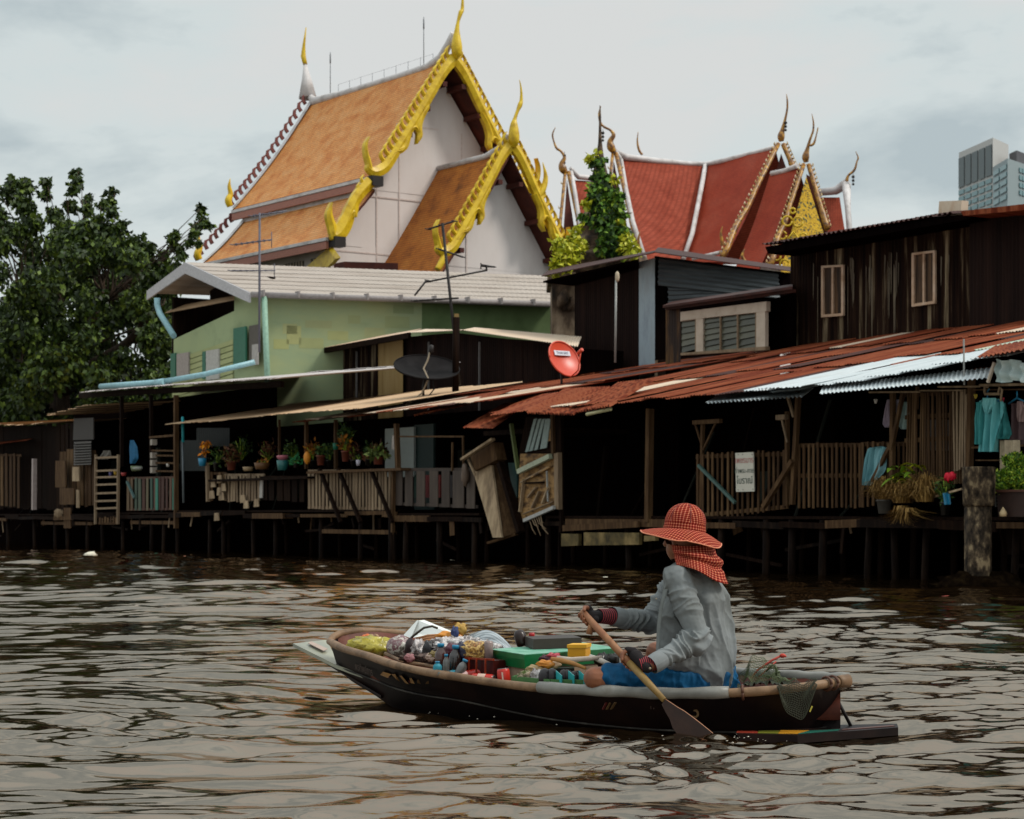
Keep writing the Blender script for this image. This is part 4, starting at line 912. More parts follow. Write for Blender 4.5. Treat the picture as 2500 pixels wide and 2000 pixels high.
t_, x, y, n_ = dish('satellite_dish', V(1378, 876, 46.5), (.62, -.72, .42), .44, .09, M_dishr, 'small red satellite dish with white label standing on the rusty roof')
ce = V(1378, 876, 46.5)
mb = MB(); mb.tube([ce-n_*.15, V(1371, 930, 46.6), V(1371, 955, 46.6)], .03, 6); put(mb, 'mast', M_iron, t_)
mb = MB(); mb.tube([ce-y*.48, ce-y*.45+n_*.3, ce-y*.1+n_*.55], .018, 5); mb.tube([ce-y*.1+n_*.45, ce-y*.08+n_*.62], .04, 6); put(mb, 'feed_arm', M_dishr, t_)
mb = MB(); lc = ce+y*.16-x*.02+n_*.0; mb.cbox(lc-n_*.035, x*.48, y*.12, n_*.012); put(mb, 'label_plate', flat('label white', 'c8c8d0', var=.03), t_)
text('THAI SAT', lc-n_*.02, -x if x.x < 0 else x, y, .085, flat('label grey', '7c8090'), t_)
M_mesh = mat('dark dish mesh', [c('0e0b0b'), c('171414'), c('211e1e')], 3, rough=.8, spec=.1)
t_, x, y, n_ = dish('satellite_dish', V(1042, 896, 50), (.1, -.42, .9), .80, .16, M_mesh, 'large black mesh satellite dish before the dark tin wall')
ce = V(1042, 896, 50)
mb = MB(); mb.tube([V(1052, 850, 49.8), V(1044, 880, 49.8), V(1034, 900, 49.8), V(1046, 925, 49.6), V(1030, 960, 49.6), V(990, 990, 49.5)], .022, 6); put(mb, 'cable', flat('pale cable', '9a8a74'), t_)
mb = MB(); mb.tube([ce-n_*.1, V(1033, 945, 50), V(1034, 975, 50)], .035, 6); mb.tube([V(1058, 930, 49.9), V(1060, 950, 49.9), V(1046, 968, 49.9), V(1056, 975, 49.9)], .018, 5); put(mb, 'mast', M_iron, t_)
mb = MB(); mb.lathe(V(1053, 852, 49.8), [(.02, -.1), (.06, -.08), (.06, .08), (.02, .1)], 8); put(mb, 'feed_horn', M_iron, t_)
lp = thing('lamp_pole', V(1502, 885, 47), 'thin grey pole with an oval lamp head against the dark metal house', 'lamp')
put(MB().tube([V(1502, 885, 47), V(1504, 685, 47)], .028, 6), 'pole', M_galv, lp)
mb = MB(); mb.lathe(V(1507, 676, 47)-UP*.12, [(.02, 0), (.045, .04), (.05, .12), (.045, .2), (.02, .24)], 10); put(mb, 'lamp_head', flat('warm grey lens', 'b0a088'), lp)
# ================================================================ front row of stilt houses
M_wetw = mat('wet shaded stilt wood', [c('070404'), c('120b08'), c('30231a')], 3, (3, 3, .5), isl=.5, con=.2, spec=.05)  # under-deck shade is put into these near-black stilt colours
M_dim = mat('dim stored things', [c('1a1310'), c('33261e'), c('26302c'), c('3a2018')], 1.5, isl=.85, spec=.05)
def roof_plane(ze, sl, d0): return lambda a, d: W(a, d, ze+sl*(d-d0))
def sheet_roof(mb, px0, px1, d0, depth, zfun, sl, pick, w_=.76, pitch=.085, amp=.013, rowlen=2.6, over=.25, rag=.12, jz=1.0):
    a0, a1 = Aa(px0, d0), Aa(px1, d0); n = round((a1-a0)/w_)
    for i in range(n):
        xa, xb = a0+(a1-a0)*i/n, a0+(a1-a0)*(i+1)/n+.04; d = d0+U(-rag, rag); rr = 0; skew = U(-.015, .015)
        p = W((xa+xb)/2, d0, 0); px = CX+F*p.x/p.y; ze = zfun(px)+U(-.02, .02)*jz
        while d < d0+depth-.3:
            dl = min(rowlen*U(.8, 1.2), d0+depth-d); m = pick(px, rr)
            if m is None: rr += 1; d += dl; continue
            z0 = ze+sl*(d-d0)+.018*(i % 2)*jz+.03; z1 = ze+sl*(d+dl+over-d0)+.018*(i % 2)*jz-.012; t = U(-.012, .012)*jz
            mb.corr(W(xa, d, z0+t), W(xb, d, z0-t), W(xa+skew, d+dl+over, z1+t), W(xb+skew, d+dl+over, z1-t), pitch, amp, m, rows=2, rag=.03)
            d += dl; rr += 1
def deck(parent, px0, px1, z, d0=0, d1=4.2, n=None):
    a0, a1 = Aa(px0, d0), Aa(px1, d0); mb = MB(); x = a0; 
    mb.box(W(a0, d0, z-.05), AD*(a1-a0), DD*(d1-d0), UP*.05)
    put(mb, 'deck', M_woodd, parent)
    x = a0-.05
    while x < a1:
        l_ = min(U(1.1, 2.6), a1+.05-x); dz = U(-.05, .03); mb = MB(); mb.bar(W(x, d0-.02+U(-.02, .02), z-.12+dz), W(x+l_+.1, d0-.02, z-.12+dz+U(-.04, .04)), .05, U(.08, .15)); put(mb, 'edge_beam', random.choice([M_woodd, M_woodd, M_wetw, M_wood]), parent); x += l_
    for _ in range(int((a1-a0)*1.1)):      # odds and ends nailed on or hanging below the floor
        a = U(a0, a1); dd = U(-.06, .9); z1_ = z-U(.08, .2); h_ = U(.1, .5); w2 = U(.05, .3) if R() < .4 else U(.03, .07)
        mb = MB(); mb.bar(W(a, dd, z1_), W(a+U(-.15, .15), dd, z1_-h_), w2, .02, up=DD); put(mb, 'hanging_board', random.choice([M_woodd, M_woodd, M_wetw, M_wood, M_wood2]), parent)
    for _ in range(int((a1-a0)*.35)):
        a = U(a0, a1-1); z1_ = U(.25, .8); mb = MB(); mb.bar(W(a, .3, z1_), W(a+U(.6, 1.8), .3, z1_+U(-.3, .3)), .05, .06); put(mb, 'cross_brace', random.choice([M_woodd, M_wetw]), parent)
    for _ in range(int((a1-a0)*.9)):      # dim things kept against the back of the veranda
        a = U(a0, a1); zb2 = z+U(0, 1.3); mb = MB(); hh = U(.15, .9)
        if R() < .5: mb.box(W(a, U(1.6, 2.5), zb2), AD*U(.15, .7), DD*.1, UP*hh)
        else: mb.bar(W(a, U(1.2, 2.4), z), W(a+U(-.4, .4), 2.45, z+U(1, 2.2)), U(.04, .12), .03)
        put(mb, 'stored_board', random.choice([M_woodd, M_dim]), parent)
def stilts(parent, pxs, ztop, d=.05, r=.07, zb=-.7, m=None):
    for q in pxs:
        px, zt_ = (q if isinstance(q, tuple) else (q, ztop)); a = Aa(px, d)
        mb = MB(); mb.tube([W(a, d, zb), W(a+U(-.03, .03), d, (zb+zt_)/2), W(a+U(-.04, .04), d, zt_)], [r*1.1, r, r*.95], 8)
        put(mb, 'stilt', m or M_wetw, parent)
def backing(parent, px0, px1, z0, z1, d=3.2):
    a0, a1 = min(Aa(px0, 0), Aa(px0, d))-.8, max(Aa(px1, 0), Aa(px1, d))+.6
    mb = MB(); mb.box(W(a0, d, z0), AD*(a1-a0), DD*.08, UP*(z1-z0)); mb.box(W(a0, d+.9, -.8), AD*(a1-a0), DD*.05, UP*(z0+.8)); put(mb, 'back_wall', M_black, parent)  # black sheets paint the shade behind the veranda and below its floor
def pickets(px0, px1, top, bot, d, step, w_, th=.02, jt=3, tilt=.6, drop=.0, rails=((.9, 3), (.1, 3))):
    mb = MB(); px = px0
    while px < px1:
        if R() >= drop:
            y0 = top(px)+U(-jt, jt); y1 = bot(px)+U(-jt, jt)*.5; ww = w_*U(.75, 1.2); dx = U(-tilt, tilt)
            k_ = F/BY(px, d)
            mb.prism([B(px-ww/2, y1, d), B(px+ww/2, y1, d), B(px+ww/2+dx, y0, d-.01), B(px-ww/2+dx, y0, d-.01)], DD*th)
        px += step*U(.85, 1.15)
    for (f, h_) in rails:
        p0 = B(px0-2, bot(px0)+(top(px0)-bot(px0))*f, d+th+.02); p1 = B(px1+2, bot(px1)+(top(px1)-bot(px1))*f, d+th+.02); mb.bar(p0, p1, .03, .07)
    return mb
def post(parent, x0, y0, x1, y1, d, wp, m=None, nm='post'):
    k_ = F/BY(x0, d); mb = MB(); mb.bar(B(x0, y0, d), B(x1, y1, d), wp/k_); return put(mb, nm, m or M_wood, parent)

# ---- the long rusty-roofed house with the signboard
hs = thing('stilt_house', W(Aa(1700, 0), 0, 0), 'long dark stilt house under the big rusty tin roof, signboard on its railing', 'stilt house')
def zr_(px): return 3.2+(.28*(px-2000)/500 if px > 2000 else 0)
def pick(px, rr):
    q = R()
    if 1835 < px < 1990 and rr == 0: return 2
    if 1990 < px < 2440 and rr == 0: return 2
    if 2060 < px < 2500 and rr == 1: return random.choice([3, 4, 1])
    if px > 2250 and rr in (2,): return random.choice([4, 3, 3])
    if px > 2440 and rr == 0: return 0
    if (int(px/41)*5+rr*3) % 11 == 0: return 1
    if q < .17: return 5
    return 0
mb = MB()
sheet_roof(mb, 1190, 2750, -.6, 9.1, zr_, .212, pick, rowlen=3.2, over=.4, rag=.08)
put(mb, 'roof', [M_rust, M_pale, M_white, M_bluegrey, M_teal, M_rustd], hs)
# loose hanging sheets at the eaves
def hang(pts, m, pitch=.1, amp=.012, parent=None, nm='loose_sheet'):
    mb = MB(); mb.corr(*pts, pitch, amp, 0, rows=3, rag=.05, per=6); return put(mb, nm, m, parent or hs)
hang([B(1722, 984, -.75), B(1962, 968, -.75), B(1760, 962, .6), B(1990, 946, .6)], M_white, .11, .018)
hang([B(1842, 950, -.9), B(1955, 944, -.9), B(2120, 905, 1.6), B(2215, 892, 1.6)], M_white)
hang([B(2000, 962, -.9), B(2420, 922, -.9), B(2010, 942, -.2), B(2425, 897, -.2)], M_white)
hang([B(1130, 1044, -.9), B(1205, 1046, -.9), B(1230, 985, .8), B(1300, 980, .8)], M_rust)
hang([B(1195, 1015, -.8), B(1290, 1002, -.8), B(1300, 965, .8), B(1390, 955, .8)], M_rust)
hang([B(1285, 1008, -.9), B(1400, 1012, -.95), B(1380, 950, .9), B(1490, 945, .9)], M_rust, .09, .03)
hang([B(1400, 1008, -.85), B(1490, 990, -.85), B(1510, 935, .9), B(1600, 925, .9)], M_rust, .09, .03)
hang([B(1010, 1015, -.3), B(1130, 990, -.3), B(1150, 968, 1.6), B(1260, 950, 1.6)], M_rust, .09, .02)
deck(hs, 1330, 2100, 1.06)
stilts(hs, [1340, 1535, 1650, 1760, 1870, 1935, 2010], 1.0)
stilts(hs, [1400, 1480, 1590, 1700, 1830, 1960, 2060], .9, 1.6, .06, m=M_woodd)
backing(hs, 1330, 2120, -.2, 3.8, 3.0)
post(hs, 1583, 1275, 1587, 998, -.02, 15, M_wood)
post(hs, 1934, 1232, 1950, 955, -.03, 11); post(hs, 1922, 1235, 1922, 1005, .03, 9)
post(hs, 1712, 1240, 1716, 1028, .06, 8)
post(hs, 1694, 1032, 1760, 1028, .03, 10, M_wood, 'beam'); post(hs, 1713, 1085, 1697, 1035, .04, 4, M_wood, 'brace'); post(hs, 1716, 1100, 1748, 1032, .05, 4, M_wood, 'brace')
post(hs, 1898, 1020, 1920, 1018, -.05, 12, M_wood2, 'beam'); post(hs, 1922, 1080, 1908, 1022, -.04, 4, M_wood2, 'brace'); post(hs, 1938, 1018, 1922, 965, -.06, 6, M_wood2, 'brace')
post(hs, 1864, 1238, 1935, 1125, -.1, 11, M_wood, 'brace')
post(hs, 1705, 1136, 1795, 1228, -.06, 7, flat('faded teal paint', '3c5650'), 'brace')
post(hs, 1530, 1270, 1529, 1050, 2.6, 9, M_woodd); post(hs, 1460, 1275, 1480, 1090, 1.8, 10, M_woodd)
put(pickets(1702, 1922, lin((1702, 1106), (1922, 1100)), lin((1702, 1262), (1795, 1262), (1922, 1240)), .02, 12.5, 4.5, rails=((.94, 3), (.02, 3))), 'railing', M_wood, hs)
put(pickets(1950, 2105, lin((1950, 1083), (2105, 1082)), lin((1950, 1240), (2105, 1240)), .02, 11.5, 4.5, rails=((.97, 3), (.5, 3))), 'railing', M_wood, hs)
mb = MB(); mb.bbox(1380, 1700, .85, 1.0, -.05, .3); put(mb, 'fender_beam', M_wood, hs)
mb = MB(); mb.bar(B(1375, 1290, -.1), B(1560, 1280, -.1), .05, .12); put(mb, 'plank', M_wood, hs)
for (a_, b_, y0, y1) in ((1370, 1412, 1303, 1334), (1425, 1560, 1300, 1332), (1572, 1600, 1308, 1322)):
    mb = MB(); mb.prism([B(a_, y1, -.12), B(b_, y1-2, -.12), B(b_, y0+1, -.12), B(a_, y0, -.12)], DD*.08); put(mb, 'mossy_board', mat('mossy board', [c('2a2412'), c('5a4c2a'), c('857048')], 3, con=.18), hs)
tb = thing('fluorescent_tube', B(1465, 1010, -.8), 'pale yellowish tube light hanging under the rusty eave', 'lamp'); 
put(MB().tube([B(1432, 1012, -.85), B(1492, 999, -.7)], .035, 8), 'tube', flat('yellowed tube', 'a8a27a', rough=.3), tb); put(MB().bar(B(1430, 1006, -.8), B(1494, 993, -.65), .05, .03), 'fitting', M_woodd, tb)
# sign
sg_ = thing('signboard', B(1820, 1200, -.12), 'white signboard with red and dark Thai lettering nailed to the railing', 'sign')
sb = MB(); sp = [B(1797, 1201, -.1), B(1841, 1200, -.1), B(1839, 1104, -.1), B(1795, 1106, -.1)]; sb.prism(sp, DD*.02); put(sb, 'board', flat('sign white', 'bcb8ac', var=.08, scale=5), sg_)
sx = (sp[1]-sp[0]).normalized(); sy = UP
def spt(u, v): return sp[0]+(sp[1]-sp[0])*u+(sp[3]-sp[0])*v-DD*.006
text('เพชรบาร', spt(.5, .8), sx, sy, .15, flat('faded red ink', 'a8605c'), sg_, ext=.001)
text('ท่าพระ-กาย', spt(.5, .53), sx, sy, .125, flat('dark green ink', '1c3a30'), sg_, ext=.001)
text('โบราณ์', spt(.5, .28), sx, sy, .17, flat('dark green ink', '1c3a30'), sg_, ext=.001)
for (u, v) in ((.18, .95), (.42, .95), (.95, .94), (.14, .05), (.4, .05), (.95, .06)): put(MB().lathe(spt(u, v), [(.008, -.004), (.008, .004)], 8, ax=DD), 'nail', M_iron, sg_)

# ---- collapsed section: leaning frame and patched wall
ch = thing('collapsed_hut', W(Aa(1250, 0), 0, 0), 'half collapsed hut with leaning box frame and patched plank wall between two verandas', 'hut')
M_bleach = mat('bleached board', [c('5a4a38'), c('8f7a60'), c('b09a7c')], 3, (2, 2, .5), bump=.3)
mb = MB(); mb.prism([B(1203, 1313, -.4), B(1224, 1312, -.35), B(1200, 1136, -.2), B(1182, 1137, -.2), B(1154, 1148, -.3)], DD*.05); put(mb, 'leaning_board', M_bleach, ch)
mb = MB(); mb.prism([B(1226, 1312, -.3), B(1262, 1300, 0), B(1212, 1110, 0), B(1192, 1126, -.2)], DD*.06); put(mb, 'leaning_panel', M_wood, ch)
mb = MB(); mb.bar(B(1128, 1122, -.5), B(1204, 1072, -.4), .1, .05); put(mb, 'cap_board', M_bleach, ch)
mb = MB(); mb.prism([B(1148, 1116, -.35), B(1204, 1080, -.3), B(1214, 1122, -.25), B(1158, 1150, -.35)], DD*.25); put(mb, 'leaning_box', M_wood, ch)
mb = MB(); mb.bar(B(1143, 1122, -.4), B(1160, 1160, -.4), .04); put(mb, 'leaning_strut', M_bleach, ch)
mb = MB(); mb.bar(B(1222, 1130, -.2), B(1272, 1300, -.2), .16, .12); put(mb, 'leaning_post', M_woodd, ch)
mb = MB(); mb.bar(B(1192, 1326, -.3), B(1262, 1304, 0), .12, .05); put(mb, 'foot_board', M_wood, ch)
mb = MB(); mb.bar(B(1248, 1035, -.1), B(1265, 1150, -.1), .08, .05); put(mb, 'lime_post', flat('faded lime paint', '5e6a3e'), ch)
mb = MB(); mb.prism([B(1240, 1130, 0), B(1262, 1130, 0), B(1262, 1215, 0), B(1248, 1180, 0)], DD*.04); put(mb, 'teal_panel', flat('dull teal panel', '1e3a38'), ch)
M_patch = mat('patched plank wall', [c('2a1d12'), c('6a4e30'), c('9a784c'), c('4a3420')], 2.6, (1, 1, 2.2), bump=.5, con=.16)
mb = MB(); mb.prism([B(1263, 1276, -.1), B(1358, 1238, -.1), B(1356, 1108, -.1), B(1270, 1108, -.1)], DD*.06); put(mb, 'patched_wall', M_patch, ch)
mb = MB(); mb.prism([B(1266, 1108, -.08), B(1364, 1108, -.08), B(1364, 1018, -.08), B(1284, 1018, -.08)], DD*.05); put(mb, 'dark_panel', M_woodd, ch)
for (x0, x1) in ((1282, 1300), (1292, 1311), (1304, 1320), (1318, 1328), (1326, 1334)):
    mb = MB(); mb.prism([B(x0, 1104-(x0-1282)*.2, -.14), B(x0+8, 1102-(x0-1282)*.2, -.14), B(x1+10, 1022, -.14), B(x1+3, 1024, -.14)], DD*.02); put(mb, 'hanging_slat', flat('pale blue slat', '7d8c88'), ch)
mb = MB(); mb.bar(B(1266, 1152, -.2), B(1344, 1114, -.2), .09, .1); put(mb, 'upper_ledge', flat('pale ledge', '9aa08a'), ch)
mb = MB(); mb.bar(B(1280, 1271, -.2), B(1353, 1239, -.2), .07, .07); put(mb, 'lower_ledge', flat('grey white ledge', '9a9a98'), ch)
mb = MB(); mb.prism([B(1353, 1242, -.16), B(1363, 1244, -.16), B(1362, 1105, -.16), B(1352, 1108, -.16)], DD*.1); put(mb, 'corner_post', M_wood2, ch)
post(ch, 1371, 1300, 1370, 1015, -.05, 9, M_woodd); post(ch, 1352, 1120, 1350, 1010, -.1, 10, M_wood)
mb = MB(); mb.bar(B(1335, 1150, -.16), B(1338, 1225, -.16), .03); put(mb, 'grey_strip', M_galv, ch)
for (x0, y0, x1, y1, r_) in ((1285, 1180, 1325, 1178, .06), (1290, 1215, 1310, 1190, .05), (1300, 1240, 1318, 1200, .05), (1270, 1250, 1280, 1170, .05), (1300, 1165, 1345, 1140, .05), (1272, 1178, 1340, 1140, .04), (1325, 1230, 1340, 1190, .05), (1278, 1255, 1350, 1225, .03)):
    mb = MB(); mb.bar(B(x0, y0, -.15), B(x1, y1, -.15), r_*1.6, r_*.6); put(mb, 'loose_plank', random.choice([M_wood2, M_bleach, M_patch, M_woodd]), ch)
mb = MB(); mb.prism([B(1334, 1078, -.12), B(1350, 1076, -.12), B(1350, 1045, -.12), B(1337, 1048, -.12)], DD*.02); put(mb, 'plywood_scrap', M_patch, ch)
mb = MB()
for k_ in range(6): mb.tube([B(1290+k_*6, 1262-k_, -.2), B(1300+k_*5, 1285+U(-6, 8), -.2), B(1308+k_*6, 1290+U(-15, 20), -.2)], .012, 4)
put(mb, 'hanging_debris', M_wood2, ch)
backing(ch, 1150, 1400, -.4, 3.55, 2.2); stilts(ch, [1190, 1290, 1370], .9, .8, .06, m=M_woodd)
mb = MB(); mb.bbox(1180, 1335, 2.8, 2.9, .1, 2.2); put(mb, 'ceiling', M_woodd, ch)

# ---- veranda with wide boards and a white door
gv = thing('stilt_house', W(Aa(1040, 0), 0, 0), 'stilt house with wide-board railing, white door and thin red awning left of the collapsed hut', 'stilt house')
mb = MB(); sheet_roof(mb, 705, 1205, -.45, 9.3, lambda px: 3.36+.1*(px-700)/450, .178, lambda px, r_: (1 if (int(px/37)*5+r_*4) % 10 == 0 else (5 if R() < .15 else 0)), rowlen=3.3, over=.4); put(mb, 'roof', [M_rust, M_pale, M_white, M_bluegrey, M_teal, M_rustd], gv)
hang([B(905, 1002, .6), B(945, 998, .6), B(960, 994, 1.6), B(985, 988, 1.6)], M_white, parent=gv)
hang([B(1215, 975, 1.0), B(1235, 970, 1.0), B(1245, 966, 1.8), B(1262, 962, 1.8)], M_white, parent=gv)
deck(gv, 965, 1170, 1.12)
put(pickets(972, 1165, lin((972, 1150), (1165, 1150)), lin((972, 1234), (1165, 1242)), 0, 28.5, 24, tilt=.3, jt=1, rails=((1.04, 3), (.05, 3))), 'railing', mat('dull board railing', [c('241c18'), c('3a302a'), c('4e433a')], 3, (2, 2, .4), isl=.4), gv)
post(gv, 1132, 1150, 1130, 1065, .0, 4); post(gv, 1104, 1150, 1105, 1080, .0, 4); post(gv, 975, 1066, 1132, 1066, .0, 4, M_wood, 'clothes_rail'); post(gv, 972, 1150, 968, 1035, -.02, 11)
mb = MB(); mb.bbox(940, 968, 2.02, 3.2, 1.2, 1.26); put(mb, 'white_door', flat('dull white door', '98a09c', var=.08), gv)
mb = MB(); mb.bbox(976, 1010, 2.0, 3.2, 1.2, 1.26); put(mb, 'white_door', flat('dull white door', '98a09c'), gv)
mb = MB(); mb.bbox(1011, 1058, 1.2, 3.25, 1.28, 1.34); put(mb, 'teal_door', flat('dark teal door', '1c302e'), gv)
mb = MB(); mb.prism([B(955, 1098, .1), B(964, 1098, .1), B(962, 1064, .1), B(958, 1062, .1)], DD*.03); single(mb, 'towel', flat('off white towel', 'a0968e'), 'small off-white towel hanging by the white door left of the wide-board railing', 'towel')
for (px, h_) in ((1016, '2c5a4c'), (1043, '8a2c30'), (1070, '8a2a24'), (1100, '4a4446')):
    mb = MB(); mb.prism([B(px-4, 1215, .2), B(px+4, 1215, .2), B(px+5, 1160, .2), B(px-4, 1160, .2)], DD*.04)
    single(mb, 'cloth', flat('cloth '+h_, h_), {'2c5a4c': 'dark green cloth strip showing through the leftmost gap of the wide-board railing', '8a2c30': 'crimson cloth showing through the second gap of the wide-board railing', '8a2a24': 'red cloth showing through the third gap of the wide-board railing', '4a4446': 'grey patterned cloth behind the fourth gap of the wide-board railing'}[h_], 'cloth')
mb = MB(); mb.blob(B(1136, 1160, -.1), .17, 6, 0, .2, (.55, .5, 1.4)); single(mb, 'hanging_sack', flat('dull sack', '5a4a3e'), 'drab cloth sack hanging at the right end of the wide-board railing', 'sack')
stilts(gv, [(955, 1.1), (992, 1.0), (1075, .95), (1160, .95)], 1, .05); stilts(gv, [1020, 1120], .9, 1.5, .06, m=M_woodd)
backing(gv, 960, 1160, -.4, 3.6, 2.8)

# ---- flower veranda
fv = thing('stilt_house', W(Aa(680, 0), 0, 0), 'stilt house with tan awning and plank railing lined with flower pots', 'stilt house')
mb = MB(); sheet_roof(mb, 402, 885, -.5, 4.2, lambda px: 3.58+.015*math.sin(px*.02), .18, lambda px, r_: 0, rowlen=4.4, jz=.15); put(mb, 'roof', [M_tanroof], fv)
deck(fv, 430, 962, 1.2)
put(pickets(755, 962, lin((755, 1150), (962, 1150)), lin((755, 1242), (962, 1246)), 0, 8.2, 5, tilt=1.2, jt=4, rails=((1.0, 3), (.03, 3))), 'railing', M_wood2, fv)
mb = pickets(645, 755, lin((645, 1165), (755, 1165)), lin((645, 1222), (755, 1226)), 0, 19, 14, tilt=1, jt=3, rails=((1.0, 3),)); put(mb, 'railing', M_woodd, fv)
put(pickets(550, 645, lin((550, 1160), (645, 1160)), lin((550, 1225), (645, 1222)), 0, 7.5, 4.5, tilt=1.2, jt=4, drop=.1, rails=((1.0, 3),)), 'railing', M_wood2, fv)
put(pickets(508, 552, lin((508, 1156), (552, 1156)), lin((508, 1222), (552, 1222)), 0, 9, 6, tilt=1.5, jt=5, drop=.1, rails=((1.0, 3),)), 'railing', M_wood, fv)
mb = MB(); mb.prism([B(633, 1216, -.05), B(640, 1216, -.05), B(641, 1172, -.05), B(637, 1168, -.05), B(634, 1174, -.05)], DD*.03); put(mb, 'white_picket', flat('dull white', '9a948e'), fv)
mb = MB(); mb.bbox(748, 978, 2.1, 2.16, -.25, .15); put(mb, 'pot_shelf', M_wood, fv)
mb = MB(); mb.bbox(508, 750, 1.98, 2.04, -.2, .15); put(mb, 'pot_shelf', M_woodd, fv)
for (x0, x1) in ((780, 832), (826, 880), (905, 958)): post(fv, x0, 1145, x1, 1275, -.15, 8, M_woodd, 'brace')
post(fv, 961, 1150, 959, 1300, -.05, 8); post(fv, 506, 1130, 508, 1225, -.05, 8, M_wood2)
for px in (682, 748, 820): post(fv, px, 1145, px, 1025, .3, 5 if px == 682 else 8, M_wood)
stilts(fv, [(513, .95), (545, .9), (618, 1.0), (672, .95), (785, 1.0), (880, 1.0), (962, 1.0)], 1, .1, .06); stilts(fv, [560, 700, 760, 830, 920], .9, 1.6, .06, m=M_woodd)
mb = MB(); mb.bbox(786, 960, .62, .72, .05, .15); put(mb, 'cross_beam', M_wood, fv)
mb = MB(); mb.bbox(615, 690, .98, 1.12, -.1, .2); put(mb, 'cross_beam', M_wood, fv)
for (px, py) in ((520, 1180), (535, 1200), (545, 1190), (516, 1208), (540, 1212), (600, 1232), (592, 1218), (528, 1262), (535, 1170), (625, 1228)):
    mb = MB(); mb.prism([B(px-6, py+10, -.1), B(px+6, py+9, -.1), B(px+4, py-10, -.1), B(px-5, py-9, -.1)], DD*.03); put(mb, 'scrap_board', M_bleach, fv)
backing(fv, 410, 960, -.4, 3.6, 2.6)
mb = MB(); mb.corr(B(440, 1150, .6), B(505, 1150, .6), B(440, 1075, .6), B(505, 1075, .6), .14, .02); put(mb, 'tin_panel', flat('grey green tin', '1c2120'), fv)
mb = MB(); mb.corr(B(480, 1090, 1.6), B(560, 1090, 1.6), B(480, 1045, 1.6), B(560, 1045, 1.6), .14, .02); put(mb, 'tin_panel', flat('grey green tin', '1c2120'), fv)

# ---- shack with shelves and the white awning
sv = thing('stilt_house', W(Aa(330, 0), 0, 0), 'stilt house with high white awning, teal slatted railing and cluttered shelves', 'stilt house')
M_wroof = mat('dirty white sheet', [c('8f8680'), c('b5adaa'), c('c6c0bf')], 1, (2, .3, 1), isl=.2)
mb = MB(); sheet_roof(mb, 188, 690, -.3, 5.0, lambda px: 4.88-.35*(px-188)/500, .12, lambda px, r_: 0, rowlen=5.2, rag=.1, jz=.1); put(mb, 'roof', [M_wroof], sv)
mb = MB(); mb.bar(B(195, 966, .2), B(690, 938, .2), .1, .16); put(mb, 'eave_beam', M_woodd, sv)
deck(sv, 235, 440, 1.15)
post(sv, 430, 1290, 430, 965, 0, 10, M_wood); post(sv, 370, 1150, 369, 965, .05, 8, M_woodd); post(sv, 297, 1140, 297, 968, .05, 8, M_woodd)
mb = pickets(312, 430, lin((312, 1168), (430, 1166)), lin((312, 1246), (430, 1244)), 0, 9.5, 6, tilt=.8, jt=2, rails=((1.0, 3), (.02, 3)))
put(mb, 'railing', mat('teal and brown slats', [c('2a1a16'), c('4a2e26'), c('6a5a44'), c('1c4a44')], 2, (2, 2, .3), isl=.9), sv)
for px in (382, 424): mb = MB(); mb.prism([B(px-3, 1245, -.03), B(px+3, 1245, -.03), B(px+3, 1168, -.03), B(px-3, 1168, -.03)], DD*.02); put(mb, 'teal_slat', flat('teal paint', '1d6a58'), sv)
for y in (1100, 1112, 1130, 1150): post(sv, 370, y, 432, y+1, 0, 4, M_wood, 'shelf')
for y in (1080, 1112, 1130, 1148): post(sv, 375, y-7, 375, y+7, -.05, 13, flat('dull cream board', '8f857a'), 'crate_end')
post(sv, 366, 1068, 430, 1063, 0, 5, M_wood, 'beam'); post(sv, 310, 1176, 328, 1216, -.06, 5, flat('dull teal', '46605e'), 'brace')
for (px, zt_) in ((300, 1.0), (370, 1.0), (434, 1.0), (250, 1.0), (400, .9)): stilts(sv, [px], zt_, .05, .06)
mb = MB(); mb.bbox(318, 430, .8, .9, .0, .1); put(mb, 'cross_beam', M_wood, sv)
backing(sv, 200, 445, -.4, 4.8, 2.6)
ld = thing('ladder_rack', B(262, 1280, -.2), 'weathered wooden ladder-like rack with rungs hanging on the cluttered stilt house', 'rack')
for px in (233, 288): put(MB().bar(B(px, 1280, -.2), B(px+1, 1110, -.2), .07), 'side_rail', M_wood2, ld)
for y in (1118, 1150, 1166, 1184, 1205, 1224, 1242): put(MB().bar(B(233, y, -.2), B(289, y-2, -.2), .04, .06), 'rung', M_wood2, ld)
put(pickets(243, 284, lin((243, 1262), (284, 1262)), lin((243, 1278), (284, 1278)), -.2, 6.5, 3.5, rails=((.0, 3),)), 'slats', M_wood, ld)
pp = thing('drain_pipe', V(430, 930, 60), 'long light blue plastic pipe lying on the white awning', 'pipe')
put(MB().tube([V(245, 944, 62), V(300, 940, 61.5), V(385, 934, 60.5)], .085, 12), 'pipe_section', M_cyan, pp)
put(MB().tube([V(380, 935, 60.5), V(400, 932, 60.3)], .10, 12), 'collar', M_cyan, pp)
put(MB().tube([V(398, 932, 60.4), V(500, 914, 60), V(622, 884, 60)], .08, 12), 'pipe_section', M_cyan, pp)
mb = MB(); mb.tube([B(446, 1018, -.1), B(447, 1080, -.1)], .04, 8); put(mb, 'upper_length', flat('turquoise pipe', '1f8f98'), thing('water_pipe', B(446, 1230, -.1), 'thin turquoise and grey standpipe at the left end of the tan awning', 'pipe'))
put(MB().tube([B(446, 1080, -.08), B(448, 1228, -.08)], .03, 8), 'lower_length', flat('grey pipe', '5c6468'), bpy.data.objects['water_pipe'])
